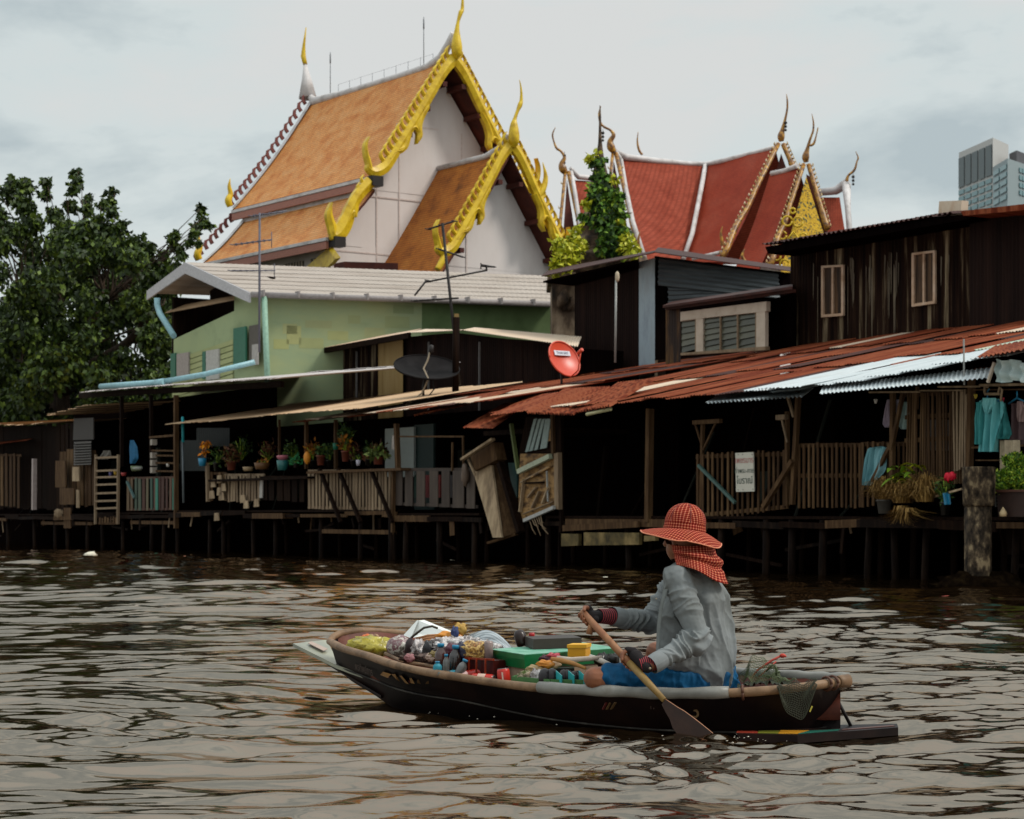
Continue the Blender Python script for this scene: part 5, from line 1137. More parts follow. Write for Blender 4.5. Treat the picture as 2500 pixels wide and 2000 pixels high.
# ---- dark boarded shack at the far left
dv = thing('boarded_shack', W(Aa(110, 0), 0, 0), 'dark boarded stilt shack with louvred shutter at the far left of the bank', 'shack')
mb = MB(); sheet_roof(mb, -90, 228, -.3, 4.6, lambda px: 4.15-.1*math.sin(px*.02)+.2*(px > 100), .08, lambda px, r_: 0, rowlen=5, rag=.15, jz=.3); put(mb, 'roof', [M_tanroof], dv)
put(pickets(-60, 175, lin((-60, 1040), (175, 1035)), lin((-60, 1240), (175, 1245)), .3, 11, 10.5, tilt=.6, jt=5, rails=()), 'wall', M_woodd, dv)
put(pickets(-60, 50, lin((-60, 1110), (50, 1112)), lin((-60, 1235), (50, 1238)), -.05, 10, 6, tilt=.6, jt=5, rails=((1, 3),)), 'railing', M_wood, dv)
mb = MB(); mb.corr(B(-70, 1092, -.4), B(66, 1075, -.4), B(-40, 1082, .8), B(90, 1068, .8), .1, .015); put(mb, 'small_awning', M_rust, dv)
post(dv, 83, 1245, 84, 1120, -.08, 10, flat('dull white post', '9a8c88'))
M_shl = flat('grey louvre', '4c4742')
sh_ = put(MB().prism([B(178, 1075, .1), B(228, 1073, .1), B(228, 1020, .1), B(180, 1022, .1)], DD*.04), 'shutter_board', flat('drab board', '241d18'), dv)
mb = MB()
for i in range(9): mb.prism([B(180, 1084+i*6.5, .02), B(222, 1082+i*6.5, .02), B(222, 1078+i*6.5, .1), B(180, 1080+i*6.5, .1)], UP*.02+DD*.01)
put(mb, 'louvre', M_shl, dv)
put(pickets(150, 232, lin((150, 1100), (232, 1100)), lin((150, 1230), (232, 1235)), .2, 9, 8, tilt=.6, jt=8, rails=()), 'plank_wall', M_wood, dv)
for (x0, y0, x1, y1, m_) in ((176, 1140, 192, 1175, M_bleach), (145, 1192, 180, 1232, M_wood), (186, 1196, 192, 1240, M_bleach), (135, 1125, 160, 1190, M_wood), (155, 1240, 172, 1290, M_wood)):
    mb = MB(); mb.prism([B(x0, y1, -.05), B(x1, y1, -.05), B(x1, y0, -.05), B(x0, y0, -.05)], DD*.04); put(mb, 'patch_board', m_, dv)
deck(dv, -70, 232, 1.1, -.05); mb = MB(); mb.bbox(100, 225, .75, .85, .0, .1); put(mb, 'cross_beam', M_wood, dv)
stilts(dv, [(20, 1), (85, 1.05), (135, 1), (165, 1), (215, 1)], 1, .05, .07); backing(dv, -400, 235, -.4, 4.1, 2.4)
mb = MB(); mb.blob(B(145, 1255, -.1), .18, 6, 0, .25, (1, .5, .8)); put(mb, 'rag_bundle', M_wood2, dv)

# ---- right-hand veranda: stick fence, laundry, concrete pile
rv = thing('stilt_house', W(Aa(2320, 0), 0, 0), 'stilt house at the right with tall stick fence, drying laundry and red awning corner', 'stilt house')
deck(rv, 2100, 2640, 1.05, -.5, 4); stilts(rv, [(2185, 1.0), (2120, 1), (2260, 1), (2480, 1), (2560, 1)], 1, -.3, .06); stilts(rv, [2150, 2230, 2330, 2450], .9, 1.2, .06, m=M_woodd)
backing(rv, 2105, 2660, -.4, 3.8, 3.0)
mb = pickets(2212, 2368, lin((2212, 962), (2368, 955)), lin((2212, 1190), (2368, 1180)), -.05, 6.2, 3.4, tilt=5, jt=3, rails=((.99, 3), (.75, 3), (.5, 3)))
put(mb, 'stick_fence', M_wood, rv)
mb = pickets(2330, 2366, lin((2330, 958), (2366, 955)), lin((2330, 1150), (2366, 1140)), -.12, 6, 4, tilt=4, jt=8, rails=()); put(mb, 'stick_bundle', M_wood2, rv)
mb = pickets(2250, 2330, lin((2250, 1024), (2330, 1026)), lin((2250, 1100), (2330, 1100)), .1, 6, 5, tilt=1, jt=1, rails=()); put(mb, 'grey_slats', flat('grey slats', '4c4644', isl=.5), rv)
put(pickets(2105, 2215, lin((2105, 1080), (2215, 1080)), lin((2105, 1240), (2215, 1215)), .02, 11.5, 4.5, rails=((.97, 3), (.5, 3))), 'railing', M_wood, rv)
post(rv, 2178, 1200, 2180, 960, -.1, 11); post(rv, 2205, 960, 2175, 1100, -.12, 9, M_wood, 'brace'); post(rv, 2175, 1085, 2130, 1175, -.12, 9, M_wood, 'brace'); post(rv, 2237, 1000, 2240, 944, -.1, 7)
post(rv, 2366, 1150, 2372, 925, -.1, 14, M_wood)
post(rv, 2354, 940, 2353, 828, -.6, 3, M_galv, 'rod')
for (x0, y0, x1, y1, w_, m_) in ((2122, 958, 2245, 957, 4, M_wood2), (2290, 945, 2392, 944, 4, M_bleach), (2392, 941, 2640, 936, 6, M_bleach), (2376, 952, 2640, 950, 3, M_wood), (2246, 954, 2352, 953, 3, M_wood2), (2372, 1093, 2500, 1088, 5, M_wood), (2382, 1124, 2440, 1124, 3, M_wood)):
    post(rv, x0, y0, x1, y1, -.15, w_, m_, 'pole_rail')
mb = MB()
for i in range(5): mb.corr(B(2384+i*50, 874-i*9, -1.3), B(2434+i*50, 865-i*9, -1.3), B(2430+i*50, 845-i*9, .8), B(2480+i*50, 836-i*9, .8), .09, .018, 0, rows=2)
put(mb, 'awning', M_rust, rv)
M_tarp = mat('whitish tarpaulin', [c('8fa8a6'), c('b6c6c4'), c('c8d0cc')], 2.5, bump=.5)
mb = MB()
def tf(u, v):
    p = B(2430+90*u, 932+3*math.sin(u*9)-(56-10*u)*v, -1.0); return p+DD*(.05*math.sin(u*22)+.03*math.sin(v*9+u*5))
mb.grid(tf, 40, 14); single(mb, 'tarpaulin', M_tarp, 'whitish tarpaulin sheet hanging below the red awning corner at the right edge', 'tarpaulin')
mb = MB(); mb.bar(B(2412, 934, -1), B(2428, 885, -1), .04); put(mb, 'strut', M_cream, rv)
hang([B(2365, 915, -.5), B(2432, 908, -.5), B(2380, 900, .3), B(2440, 895, .3)], M_rust, parent=rv)
mb = MB(); 
for i in range(5): mb.corr(B(2380+i*2, 1235+i*.0, .3), B(2400, 1235, .3), B(2380, 1234, .3), B(2400, 1234, .3), .1, .0)
# laundry
def garment(name, outline, d, m, lab, fold=.05, cat='shirt', extra=None):
    """cloth hung in folds: outline = list of (y, xleft, xright)"""
    t_ = MB(); n = len(outline)-1
    def fn(u, v):
        k_ = v*n; i = min(int(k_), n-1); f = k_-i; (y0, l0, r0), (y1, l1, r1) = outline[i], outline[i+1]
        y = y0+(y1-y0)*f; l, r_ = l0+(l1-l0)*f, r0+(r1-r0)*f; x = l+(r_-l)*u
        return B(x, y, d)+DD*(fold*math.sin(u*17+v*2+x*.1)*(.3+v)+fold*.6*math.sin(u*31+v*5))
    t_.grid(fn, 36, 14); return t_
M_turq = mat('turquoise cotton', [c('3f8f92'), c('62adb0'), c('7cc0c2')], 3, (2, 2, .4), bump=.3, rough=.9)
st_ = thing('hanging_shirt', B(2420, 1105, -.25), 'large turquoise shirt on a hanger beside the wooden post, right of the stick fence', 'shirt')
put(garment('b', [(974, 2405, 2440), (980, 2385, 2450), (1000, 2381, 2452), (1060, 2388, 2440), (1103, 2388, 2436)], -.25, M_turq, ''), 'shirt_body', M_turq, st_)
put(garment('s', [(984, 2438, 2452), (1010, 2440, 2458), (1040, 2444, 2462), (1060, 2438, 2466), (1072, 2440, 2460)], -.22, M_turq, ''), 'sleeve', mat('deep turquoise', [c('1c5c5c'), c('2f7c7c'), c('4a9898')], 3, bump=.2), st_)
put(garment('s', [(982, 2383, 2400), (1020, 2380, 2398), (1060, 2384, 2400), (1085, 2386, 2400)], -.28, M_turq, ''), 'sleeve', mat('mid turquoise', [c('2c7878'), c('439696'), c('55a6a6')], 3, bump=.2), st_)
put(garment('k', [(972, 2398, 2432), (985, 2396, 2430), (1002, 2404, 2418), (1010, 2408, 2414)], -.3, M_turq, '', .02), 'hood', mat('pale turquoise', [c('4f9fa2'), c('74babc'), c('84c8ca')], 3, bump=.2), st_)
mb = MB(); mb.tube([B(2411, 975, -.25), B(2411, 955, -.25), B(2415, 950, -.25)], .012, 5); mb.tube([B(2392, 982, -.25), B(2411, 972, -.25), B(2440, 980, -.25)], .015, 5); put(mb, 'hanger', M_blue, st_)
def cloth_thing(nm, outl, d, m, lab, cat, fold=.04): return single(garment('g', outl, d, m, '', fold), nm, m, lab, cat)
cloth_thing('hanging_shirt', [(985, 2462, 2530), (995, 2468, 2540), (1040, 2472, 2545), (1090, 2470, 2550)], -.1, flat('dark brown cloth', '4a3436'), 'dark brownish shirt on a blue hanger right of the turquoise shirt', 'shirt')
mb = MB(); mb.tube([B(2462, 986, -.12), B(2483, 972, -.12), B(2510, 984, -.12)], .015, 5); mb.tube([B(2483, 972, -.12), B(2483, 955, -.12)], .012, 5); single(mb, 'clothes_hanger', M_blue, 'bright blue plastic clothes hanger carrying the dark brownish shirt', 'hanger')
mb = MB(); mb.tube([B(2404, 960, -.3), B(2404, 945, -.3), B(2412, 945, -.3)], .02, 5); mb.tube([B(2404, 962, -.3), B(2440, 962, -.3)], .022, 5); mb.tube([B(2437, 962, -.3), B(2440, 945, -.3), B(2446, 952, -.3), B(2443, 980, -.3)], .018, 5); single(mb, 'clip_frame', M_bleach, 'pale plastic clip frame hung over the turquoise shirt', 'hanger')
cloth_thing('blouse', [(980, 2484, 2496), (1000, 2486, 2500), (1030, 2490, 2502)], -.2, flat('pale pink cloth', 'a08682'), 'narrow pale pink garment at the right edge before the dark shirt', 'blouse')
cloth_thing('hanging_shirt', [(1090, 2145, 2156), (1094, 2118, 2162), (1120, 2113, 2160), (1150, 2112, 2158), (1185, 2110, 2130)], -.1, mat('pale blue cotton', [c('3f7078'), c('6a9aa2'), c('8fb0b6')], 3, (2, 2, .4)), 'pale blue shirt hanging on the railing left of the potted dry grass', 'shirt')
cloth_thing('blouse', [(976, 2168, 2172), (1000, 2164, 2174), (1035, 2161, 2175), (1044, 2168, 2172)], -.02, flat('lilac cloth', '9a8a98'), 'lilac blouse hanging just left of the forked wooden post', 'blouse')
cloth_thing('blouse', [(976, 2184, 2192), (1000, 2183, 2194), (1034, 2182, 2190)], .0, flat('light lilac cloth', 'a49aa8'), 'light lilac blouse hanging right of the forked wooden post', 'blouse')
cloth_thing('blouse', [(982, 2208, 2216), (1010, 2200, 2216), (1040, 2196, 2212), (1048, 2204, 2212)], .02, flat('pale mint cloth', '8aa09c'), 'pale mint and pink blouse hanging by the left edge of the stick fence', 'blouse')
mb = MB(); mb.grid(lambda u, v: B(2441+46*u, 1150, -.2)+UP*(.36*(1-abs(v*2-1))*0+.0)+UP*(0.47*math.sin(min(1, v*1.15)*math.pi/2))+DD*(.14*(v > .85)+.03*math.sin(u*14)), 24, 12); single(mb, 'towel', flat('beige towel', 'a8987e', bump=.4), 'beige towel folded over the rail behind the green bush', 'towel')
for (px, py, h_, nm) in ((2448, 976, 'b03040', 'pink clothes peg beside the turquoise shirt'), (2382, 968, 'a8901c', 'yellow clothes peg beside the wooden post'), (2138, 980, 'b0a8a0', 'tiny white clothes peg on the line left of the lilac blouse')):
    mb = MB(); mb.bar(B(px-3, py-5, -.2), B(px, py+5, -.2), .02); mb.bar(B(px+3, py-5, -.2), B(px, py+5, -.2), .02); single(mb, 'clothes_peg', flat('peg '+h_, h_), nm, 'peg')
# concrete pile
M_conc2 = mat('weathered concrete', [c('120e0a'), c('2e261e'), c('4a3e30'), c('7c6c54')], 9, (1, 1, .6), bump=.8, con=.14, detail=9, spec=.08)
cp = thing('concrete_pile', B(2390, 1385, -1.2), 'thick round weathered concrete pile with a wider cap standing in front of the right veranda', 'pile')
ce = B(2388, 1255, -1.2); kk = ce.y/F
mb = MB(); mb.lathe(Vector((ce.x, ce.y, 0)), [(33*kk, -.8), (33*kk, H-(1236-HY)*kk)], 28, jit=.01); put(mb, 'shaft', M_conc2, cp)
mb = MB(); mb.lathe(Vector((ce.x+.01, ce.y, 0)), [(36*kk, H-(1236-HY)*kk), (38.5*kk, H-(1230-HY)*kk), (40*kk, H-(1144-HY)*kk), (39*kk, H-(1140-HY)*kk)], 28, jit=.012); put(mb, 'cap', M_conc2, cp)
mb = MB(); mb.blob(B(2395, 1440, -1.1), .55, 12, 0, .25, (1.3, 1.0, .5), 3, 4); single(mb, 'mud_mound', mat('dark weedy mud', [c('060403'), c('120c07'), c('241b10')], 6, bump=1, spec=0), 'dark weedy mud mound around the foot of the concrete pile', 'mud')
# pots and plants
def pot(px, py, d, wpx, hpx, m, lab, nm='flower_pot', leaves=None, rim=True, cat='pot', pl=None):
    """pot standing with its base at py; leaves = (material, count, radius px, size m, dy px)"""
    b = B(px, py, d); k_ = b.y/F; t_ = thing(nm, b, lab, cat); mb = MB(); r_ = wpx*k_/2; h_ = hpx*k_
    prof = [(r_*.72, 0), (r_*.95, h_*.9), (r_*1.05, h_*.88), (r_*1.05, h_), (r_*.9, h_), (r_*.88, h_*.92), (.01, h_*.92)] if rim else [(r_*.8, 0), (r_, h_), (r_*.92, h_), (.01, h_*.9)]
    mb.lathe(b, prof, 16); put(mb, 'pot', m, t_)
    for (lm, n_, rad, sz, dy, ar) in (leaves or []):
        pts = []
        for _ in range(n_):
            dv = Vector((random.gauss(0, 1), random.gauss(0, 1), random.gauss(0, 1))).normalized()*rad*k_*(R()**.5); dv.z *= ar; pts.append(b+UP*(h_+dy*k_)+dv)
        leaf_cloud('plant', pts, sz, lm, t_, -.1, .45, seed=int(px))
        st = MB()
        for p in pts[::max(1, n_//10)]: st.tube([b+UP*h_*.85, (b+p)/2+UP*h_*.6, p], .008, 4)
        put(st, 'stems', M_leafy, t_)
    return t_
M_mgreen = mat('muted leaf', [c('10200a'), c('26400f'), c('4c5c1c')], 2, isl=.8, bump=0); M_orl = mat('orange foliage', [c('4a2a08'), c('8a5210'), c('b87a18')], 2, isl=.8, bump=0); M_redl2 = mat('russet foliage', [c('2c180c'), c('5a3018'), c('3a3c14')], 2, isl=.8, bump=0)
M_varg = mat('variegated leaf', [c('1a2c10'), c('6a7a3a'), c('a8b070')], 2, isl=.8, bump=0)
pot(924, 1134, -.1, 30, 18, M_terra, 'terracotta pot with drooping striped leaves at the right end of the pot shelf', leaves=[(M_varg, 120, 19, .2, 10, .6), (M_redl2, 60, 22, .16, 18, .7)])
pot(843, 1127, -.1, 20, 26, M_terra, 'tall salmon pot with tall orange and green flowers near the middle of the pot shelf', leaves=[(M_orl, 90, 17, .13, 20, 1.2), (M_mgreen, 120, 22, .13, 42, 1.1)])
pot(783, 1136, -.1, 22, 24, M_terra, 'reddish brown pot holding a small green shrub on the left of the pot shelf', leaves=[(M_mgreen, 110, 14, .12, 10, 1)])
pot(875, 1137, -.1, 12, 14, flat('white mug', 'a8a4b0'), 'small white cup of cuttings on the pot shelf', 'white_cup', [(M_mgreen, 30, 6, .08, 6, 1)], False, 'cup')
pot(690, 1148, -.15, 30, 24, flat('teal bucket', '1e5a58', rough=.4), 'teal bucket holding a pink bowl left of the pot shelf', 'bucket', None, False, 'bucket')
mb = MB(); b = B(690, 1125, -.15); mb.lathe(b, [(.08, 0), (.15, .08), (.16, .12), (.12, .14)], 14); single(mb, 'bowl', flat('pink plastic', 'a05a66'), 'pink plastic bowl sitting on top of the teal bucket', 'bowl')
mb = MB(); mb.blob(B(750, 1118, -.15), .1, 8, 0, .1, (.9, .9, 1.6)); single(mb, 'squash', flat('orange squash', 'c07818'), 'upright orange squash on the shelf left of the reddish pot', 'squash')
pot(640, 1146, -.1, 40, 16, flat('wicker', '5a3a1a', bump=.5), 'brown wicker basket between the dark pots and the teal bucket', 'basket', [(M_orl, 40, 12, .1, 2, .5)], False, 'basket')
pot(606, 1150, -.1, 28, 10, flat('pale basin', '8a7456'), 'shallow pale basin left of the wicker basket', 'basin', None, False, 'basin')
pot(565, 1148, -.05, 26, 22, M_terra, 'dusty red planter crowded with russet foliage in the dark left corner', leaves=[(M_redl2, 150, 26, .13, 14, 1.0)])
pot(530, 1150, 0, 20, 20, M_blackp, 'black pot with thin dark plants beside the hanging blue bucket', leaves=[(M_mgreen, 90, 22, .12, 18, 1.2)])
pot(724, 1142, -.1, 18, 10, M_blackp, 'low dark pot with trailing bright green leaves left of the orange squash', leaves=[(mat('emerald leaf', [c('10301c'), c('1f6a3a'), c('3a8a50')], 2, isl=.8, bump=0), 50, 15, .13, 6, .8)])
pot(900, 1136, -.05, 22, 14, M_blackp, 'dark bowl planter between the white cup and the striped-leaf pot', leaves=[(M_redl2, 50, 13, .1, 4, .6)])
for (px_, d_, m_, n__, rr, dy_, lab_) in ((590, .25, M_mgreen, 130, 26, 30, 'tall leafy green plant in a dark tub behind the pale basin'), (655, .3, M_redl2, 130, 24, 26, 'russet bush in a dark tub behind the wicker basket'), (712, .25, M_mgreen, 120, 20, 26, 'dark green bush in a tub behind the emerald trailing leaves'), (765, .3, M_orl, 110, 18, 30, 'orange-leaved bush in a tub behind the orange squash'), (806, .3, M_mgreen, 120, 18, 24, 'dark green bush in a tub left of the tall orange flowers'), (865, .3, M_redl2, 120, 20, 22, 'russet bush in a tub behind the white cup'), (905, .35, M_mgreen, 110, 18, 26, 'dark green bush in a tub behind the bowl planter')):
    pot(px_, 1140, d_, 20, 16, M_blackp, lab_, leaves=[(m_, n__, rr, .12, dy_, 1.0)])
hb = thing('hanging_bucket', B(494, 1138, -.2), 'bright blue bucket hanging below orange flowers left of the flower veranda', 'bucket')
b = B(494, 1138, -.2); k_ = b.y/F; mb = MB(); mb.lathe(b, [(8*k_, 0), (10.5*k_, 19*k_), (9.6*k_, 19*k_), (.01, 17*k_)], 16); put(mb, 'bucket', M_blue, hb)
mb = MB(); mb.tube([b+UP*19*k_+Vector((-.1, 0, 0)), B(494, 1100, -.2), b+UP*19*k_+Vector((.1, 0, 0))], .008, 4); put(mb, 'handle', M_iron, hb)
leaf_cloud('flowers', cloudpts([(500, 1085, b.y, 9), (508, 1080, b.y, 6), (498, 1105, b.y, 7)], 60), .13, mat('marigold', [c('8a3a08'), c('d07a10'), c('f0a020')], 2, isl=.8, bump=0), hb, seed=5)
gb = pot(819, 1098, .1, 14, 16, flat('green pail', '0c6048'), 'green pail hanging behind the tall orange flowers', 'pail', None, False, 'pail')
# shelf clutter on the left
for (px, py, w_, h_, hx, lab, nm, d) in ((333, 1150, 30, 12, '5c6648', 'dull green basin on the cluttered shelf under a white lid', 'basin', -.15), (283, 1160, 12, 12, '9a7a1c', 'small yellow tin on the cluttered shelf', 'tin', -.15), (270, 1165, 9, 14, '4a4470', 'small violet jar on the cluttered shelf beside the yellow tin', 'jar', -.15), (302, 1162, 14, 8, '8a2c28', 'small red dish right of the yellow tin on the cluttered shelf', 'dish', -.15), (410, 1140, 9, 8, 'b0a8a0', 'small white bowl on the slatted crate rack', 'bowl', 0)):
    pot(px, py, d, w_, h_, flat('clutter '+hx, hx), lab, nm, None, False, nm)
mb = MB(); mb.blob(B(335, 1143, -.15), .17, 8, 0, .05, (1, .8, .4)); single(mb, 'lid', flat('pale grey lid', '9a9c94'), 'pale rounded lid lying on the dull green basin', 'lid')
cloth_thing('shirt', [(1075, 318, 328), (1090, 315, 332), (1120, 316, 334), (1132, 320, 328)], 0, flat('deep blue cloth', '155a80'), 'deep blue cloth hanging among the clutter beneath the white awning', 'cloth')
cloth_thing('cloth', [(1100, 252, 270), (1112, 244, 268), (1122, 240, 262)], 0, flat('striped grey cloth', '6a6660'), 'grey striped cloth bundle hanging over the ladder-like rack', 'cloth')
# potted dry grass, leafy plant, bush
def grass(px, py, d, n_, hpx, spread, m, t_, nm='grass', rad=6, seed=2, droop=1.0):
    rnd = random.Random(seed); mb = MB(); b0 = B(px, py, d); k_ = b0.y/F
    for _ in range(n_):
        a = rnd.uniform(0, 6.283); rr_ = rnd.uniform(0, rad)*k_; b = b0+Vector((math.cos(a)*rr_, math.sin(a)*rr_, 0)); h_ = hpx*k_*rnd.uniform(.25, 1.2); sp_ = spread*k_*rnd.uniform(.1, 1.2)
        dirv = Vector((math.cos(a), math.sin(a)*.6, 0)); p1 = b+UP*h_*.7+dirv*sp_*.35; p2 = b+UP*h_*(1-.3*droop*sp_/(spread*k_))+dirv*sp_; p3 = p2+dirv*sp_*.3-UP*h_*.3*droop
        s_ = Vector((-dirv.y, dirv.x, .2)).normalized()*.013; P = [b, p1, p2, p3]; vs = []
        for i, p in enumerate(P): w__ = s_*(1-i/3.2); vs += [p-w__, p+w__]
        mb.add(vs, [(0, 1, 3, 2), (2, 3, 5, 4), (4, 5, 7, 6)], 0)
    return put(mb, nm, m, t_)
gp1 = pot(2159, 1254, -.55, 40, 34, M_grey, 'grey plastic pot of golden dry grass at the left of the straw heap', 'grass_pot', None, True, 'pot')
grass(2159, 1222, -.55, 420, 56, 42, M_dry, gp1, rad=16)
gs = thing('dry_grass_clump', B(2240, 1235, -.6), 'tangled brown dry grass spilling over the deck edge between two grey pots', 'grass')
grass(2205, 1228, -.6, 420, 55, 50, M_dry, gs, 'straw', 24, 3); grass(2258, 1225, -.6, 420, 66, 46, M_dry, gs, 'straw', 22, 4); grass(2200, 1235, -.8, 120, -40, 25, M_dry, gs, 'straw', 20, 6, -.2); grass(2215, 1240, -.8, 120, -25, 45, M_dry, gs, 'straw', 22, 7, -.2)
lp_ = thing('leafy_plant', B(2215, 1215, -.4), 'broad-leaved yellow green plant rising above the dry grass before the stick fence', 'plant')
for i in range(26):
    rnd = random.Random(i+40); a = rnd.uniform(0, 6.283); b = B(2208+rnd.uniform(-26, 30), 1168+rnd.uniform(-34, 16), -.45+rnd.uniform(-.2, .2)); ln = rnd.uniform(.16, .3); dv = Vector((math.cos(a), math.sin(a), rnd.uniform(.1, .9))).normalized(); s_ = dv.cross(UP).normalized()*ln*.22
    mb = MB(); pts = []
    for j in range(6): u = j/5; ce_ = b+dv*ln*u-UP*ln*.7*u*u; wd = math.sin(math.pi*min(1, u*.93+.05)); pts += [ce_-s_*wd+UP*.01*wd, ce_-UP*.012*wd, ce_+s_*wd+UP*.01*wd]
    mb.add(pts, [(j*3+q, j*3+q+1, j*3+q+4, j*3+q+3) for j in range(5) for q in (0, 1)], 0, True); put(mb, 'leaf', M_leafy if i % 3 else M_leafo, lp_)
mb = MB()
for i in range(6): mb.tube([B(2215, 1225, -.45), B(2205+i*6, 1180, -.45)], .012, 5)
put(mb, 'stem', M_leafy, lp_)
pot(2307, 1258, -.55, 28, 32, M_blackp, 'black pot with a blue and white packet in it left of the concrete pile', 'plant_pot', [(M_mgreen, 70, 26, .1, 36, 1.2)], True, 'pot')
mb = MB(); mb.bar(B(2313, 1232, -.62), B(2309, 1204, -.62), .1, .03); mb.bar(B(2318, 1232, -.6), B(2315, 1206, -.6), .03, .035); single(mb, 'packet', M_blue, 'blue and white packet standing in the black pot left of the pile', 'packet')
mb = MB()
for (x, y, r_) in ((2314, 1164, .055), (2325, 1163, .06), (2319, 1170, .05), (2310, 1168, .035)): mb.blob(B(x, y, -.5), r_, 6, 0, .3)
single(mb, 'red_flower', flat('crimson petals', 'd01030'), 'vivid crimson flower before the stick fence', 'flower')
mb = MB(); mb.bar(B(2270, 1216, -.5), B(2348, 1194, -.6), .03); single(mb, 'cane', M_bleach, 'pale cane sticking out sideways toward the concrete pile', 'stick')
bs_ = thing('bush_planter', B(2470, 1262, -.7), 'bright green feathery bush in a long dark brown planter at the right edge', 'planter')
mb = MB(); mb.prism([B(2437, 1262, -.9), B(2560, 1262, -.9), B(2560, 1196, -.9), B(2433, 1198, -.9)], DD*.5); put(mb, 'box', flat('dark brown planter', '2c1a14'), bs_)
mb = MB(); mb.prism([B(2431, 1202, -.93), B(2562, 1200, -.93), B(2562, 1194, -.93), B(2431, 1196, -.93)], DD*.55); put(mb, 'rim', flat('brown rim', '4a2c20'), bs_)
leaf_cloud('foliage', cloudpts([(2455, 1175, 30.6, 22), (2470, 1150, 30.6, 24), (2490, 1170, 30.4, 26), (2462, 1125, 30.6, 14), (2500, 1135, 30.6, 22), (2440, 1165, 30.6, 16), (2445, 1190, 30.5, 16), (2480, 1115, 30.7, 12), (2505, 1165, 30.5, 22)], 5200), .055, M_leafy, bs_, -.2, .5, seed=8)
mb = MB(); mb.lathe(B(2449, 1256, -1.0)-UP*.03, [(.05, 0), (.06, .05), (.03, .1), (.005, .14)], 10); single(mb, 'bulb', flat('cream bulb', 'b8a07a'), 'small cream teardrop-shaped bulb at the foot of the planter', 'bulb')
mb = MB()
for y in (1212, 1220, 1228, 1236): mb.bar(B(2430, y, -.85), B(2444, y, -.85), .015)
for x in (2431, 2437, 2443): mb.bar(B(x, 1210, -.86), B(x, 1238, -.86), .015)
single(mb, 'wire_basket', M_grey, 'small grey wire basket between pile and planter', 'basket')
# ================================================================ boat
ST = [  # near rim, near chine (px,py,Y), far rim, keel height
 ((806, 1567, 12.38), (822, 1622, 12.42), (830, 1547, 12.50), .17),
 ((839, 1584, 12.1), (850, 1636, 12.3), (880, 1541, 12.62), .09),
 ((897, 1601, 11.75), (915, 1660, 12.0), (940, 1543, 12.72), .01),
 ((955, 1621, 11.45), (965, 1680, 11.75), (1010, 1554, 12.72), -.05),
 ((1025, 1638, 11.2), (1035, 1697, 11.5), (1090, 1572, 12.55), -.07),
 ((1117, 1653, 10.95), (1125, 1710, 11.2), (1190, 1592, 12.3), -.08),
 ((1230, 1670, 10.7), (1240, 1735, 10.9), (1310, 1613, 12.0), -.08),
 ((1348, 1682, 10.45), (1350, 1756, 10.65), (1440, 1631, 11.65), -.08),
 ((1487, 1689, 10.25), (1487, 1772, 10.42), (1560, 1642, 11.3), -.08),
 ((1620, 1695, 10.12), (1620, 1782, 10.3), (1670, 1646, 11.05), -.08),
 ((1780, 1692, 10.02), (1780, 1787, 10.2), (1790, 1645, 10.78), -.07),
 ((1900, 1684, 10.0), (1895, 1787, 10.15), (1900, 1650, 10.52), -.06),
 ((2000, 1672, 10.06), (1985, 1780, 10.2), (1992, 1656, 10.36), -.05),
 ((2052, 1664, 10.18), (2033, 1770, 10.26), (2052, 1658, 10.26), -.03)]
rimN = [V(*s[0]) for s in ST]; chN = [V(*s[1]) for s in ST]; rimF = [V(*s[2]) for s in ST]; kz = [s[3] for s in ST]
def cat3(P, n=4): return [Vector(q) for q in smooth_path([tuple(p) for p in P], n)]
rN, cN, rF = cat3(rimN), cat3(chN), cat3(rimF); kzz = [q[0] for q in smooth_path([(k_, 0) for k_ in kz], 4)]
M_hull = mat('dark tarred hull', [c('0b0708'), c('140c0c'), c('241612')], 2.5, rough=.5, spec=.12, bump=.25)
M_hulli = mat('reddish hull inside', [c('2a120c'), c('5a2a1c'), c('74402c')], 3, rough=.6)
M_rim = mat('worn tan rim', [c('2c2018'), c('5e4630'), c('80644a'), c('48341f')], 4, (1, 1, 1), rough=.55, bump=.3, con=.2)
M_slv = mat('grey plastic sleeve', [c('44423c'), c('6c6a64'), c('84827c'), c('5a4a38')], 3, rough=.4, bump=.15, con=.25)
bt = thing('sampan_boat', V(1500, 1780, 11) - UP*.1, 'low dark wooden sampan with tan rounded rim, loaded with goods on the river', 'boat')
rows = []
for i in range(len(rN)):
    a, b, d_, k_ = rN[i], cN[i], rF[i], kzz[i]; w_ = (d_-a); cF = d_+(b-a).dot(w_.normalized())*-w_.normalized()*1.0; cF = Vector((cF.x, cF.y, b.z))
    bn = b.lerp(cF, .12); bn.z = min(b.z-.03, k_+.02) if i > 3 else (b.z+k_)/2; bf = b.lerp(cF, .88); bf.z = bn.z; kc = b.lerp(cF, .5); kc.z = k_
    rows.append([a, a.lerp(b, .33)-UP*.004, a.lerp(b, .66)-UP*.004, b, bn, kc, bf, cF, cF.lerp(d_, .5), d_])
nr = len(rows); mb = MB(); vs = [p for r_ in rows for p in r_]; q = len(rows[0])
mb.add(vs, [(i*q+j, (i+1)*q+j, (i+1)*q+j+1, i*q+j+1) for i in range(nr-1) for j in range(q-1)], 0, True)
mb.add(rows[0], [tuple(range(q))], 0); mb.add(rows[-1], [tuple(range(q))[::-1]], 0)
put(mb, 'hull', M_hull, bt)
mb = MB(); inn = []
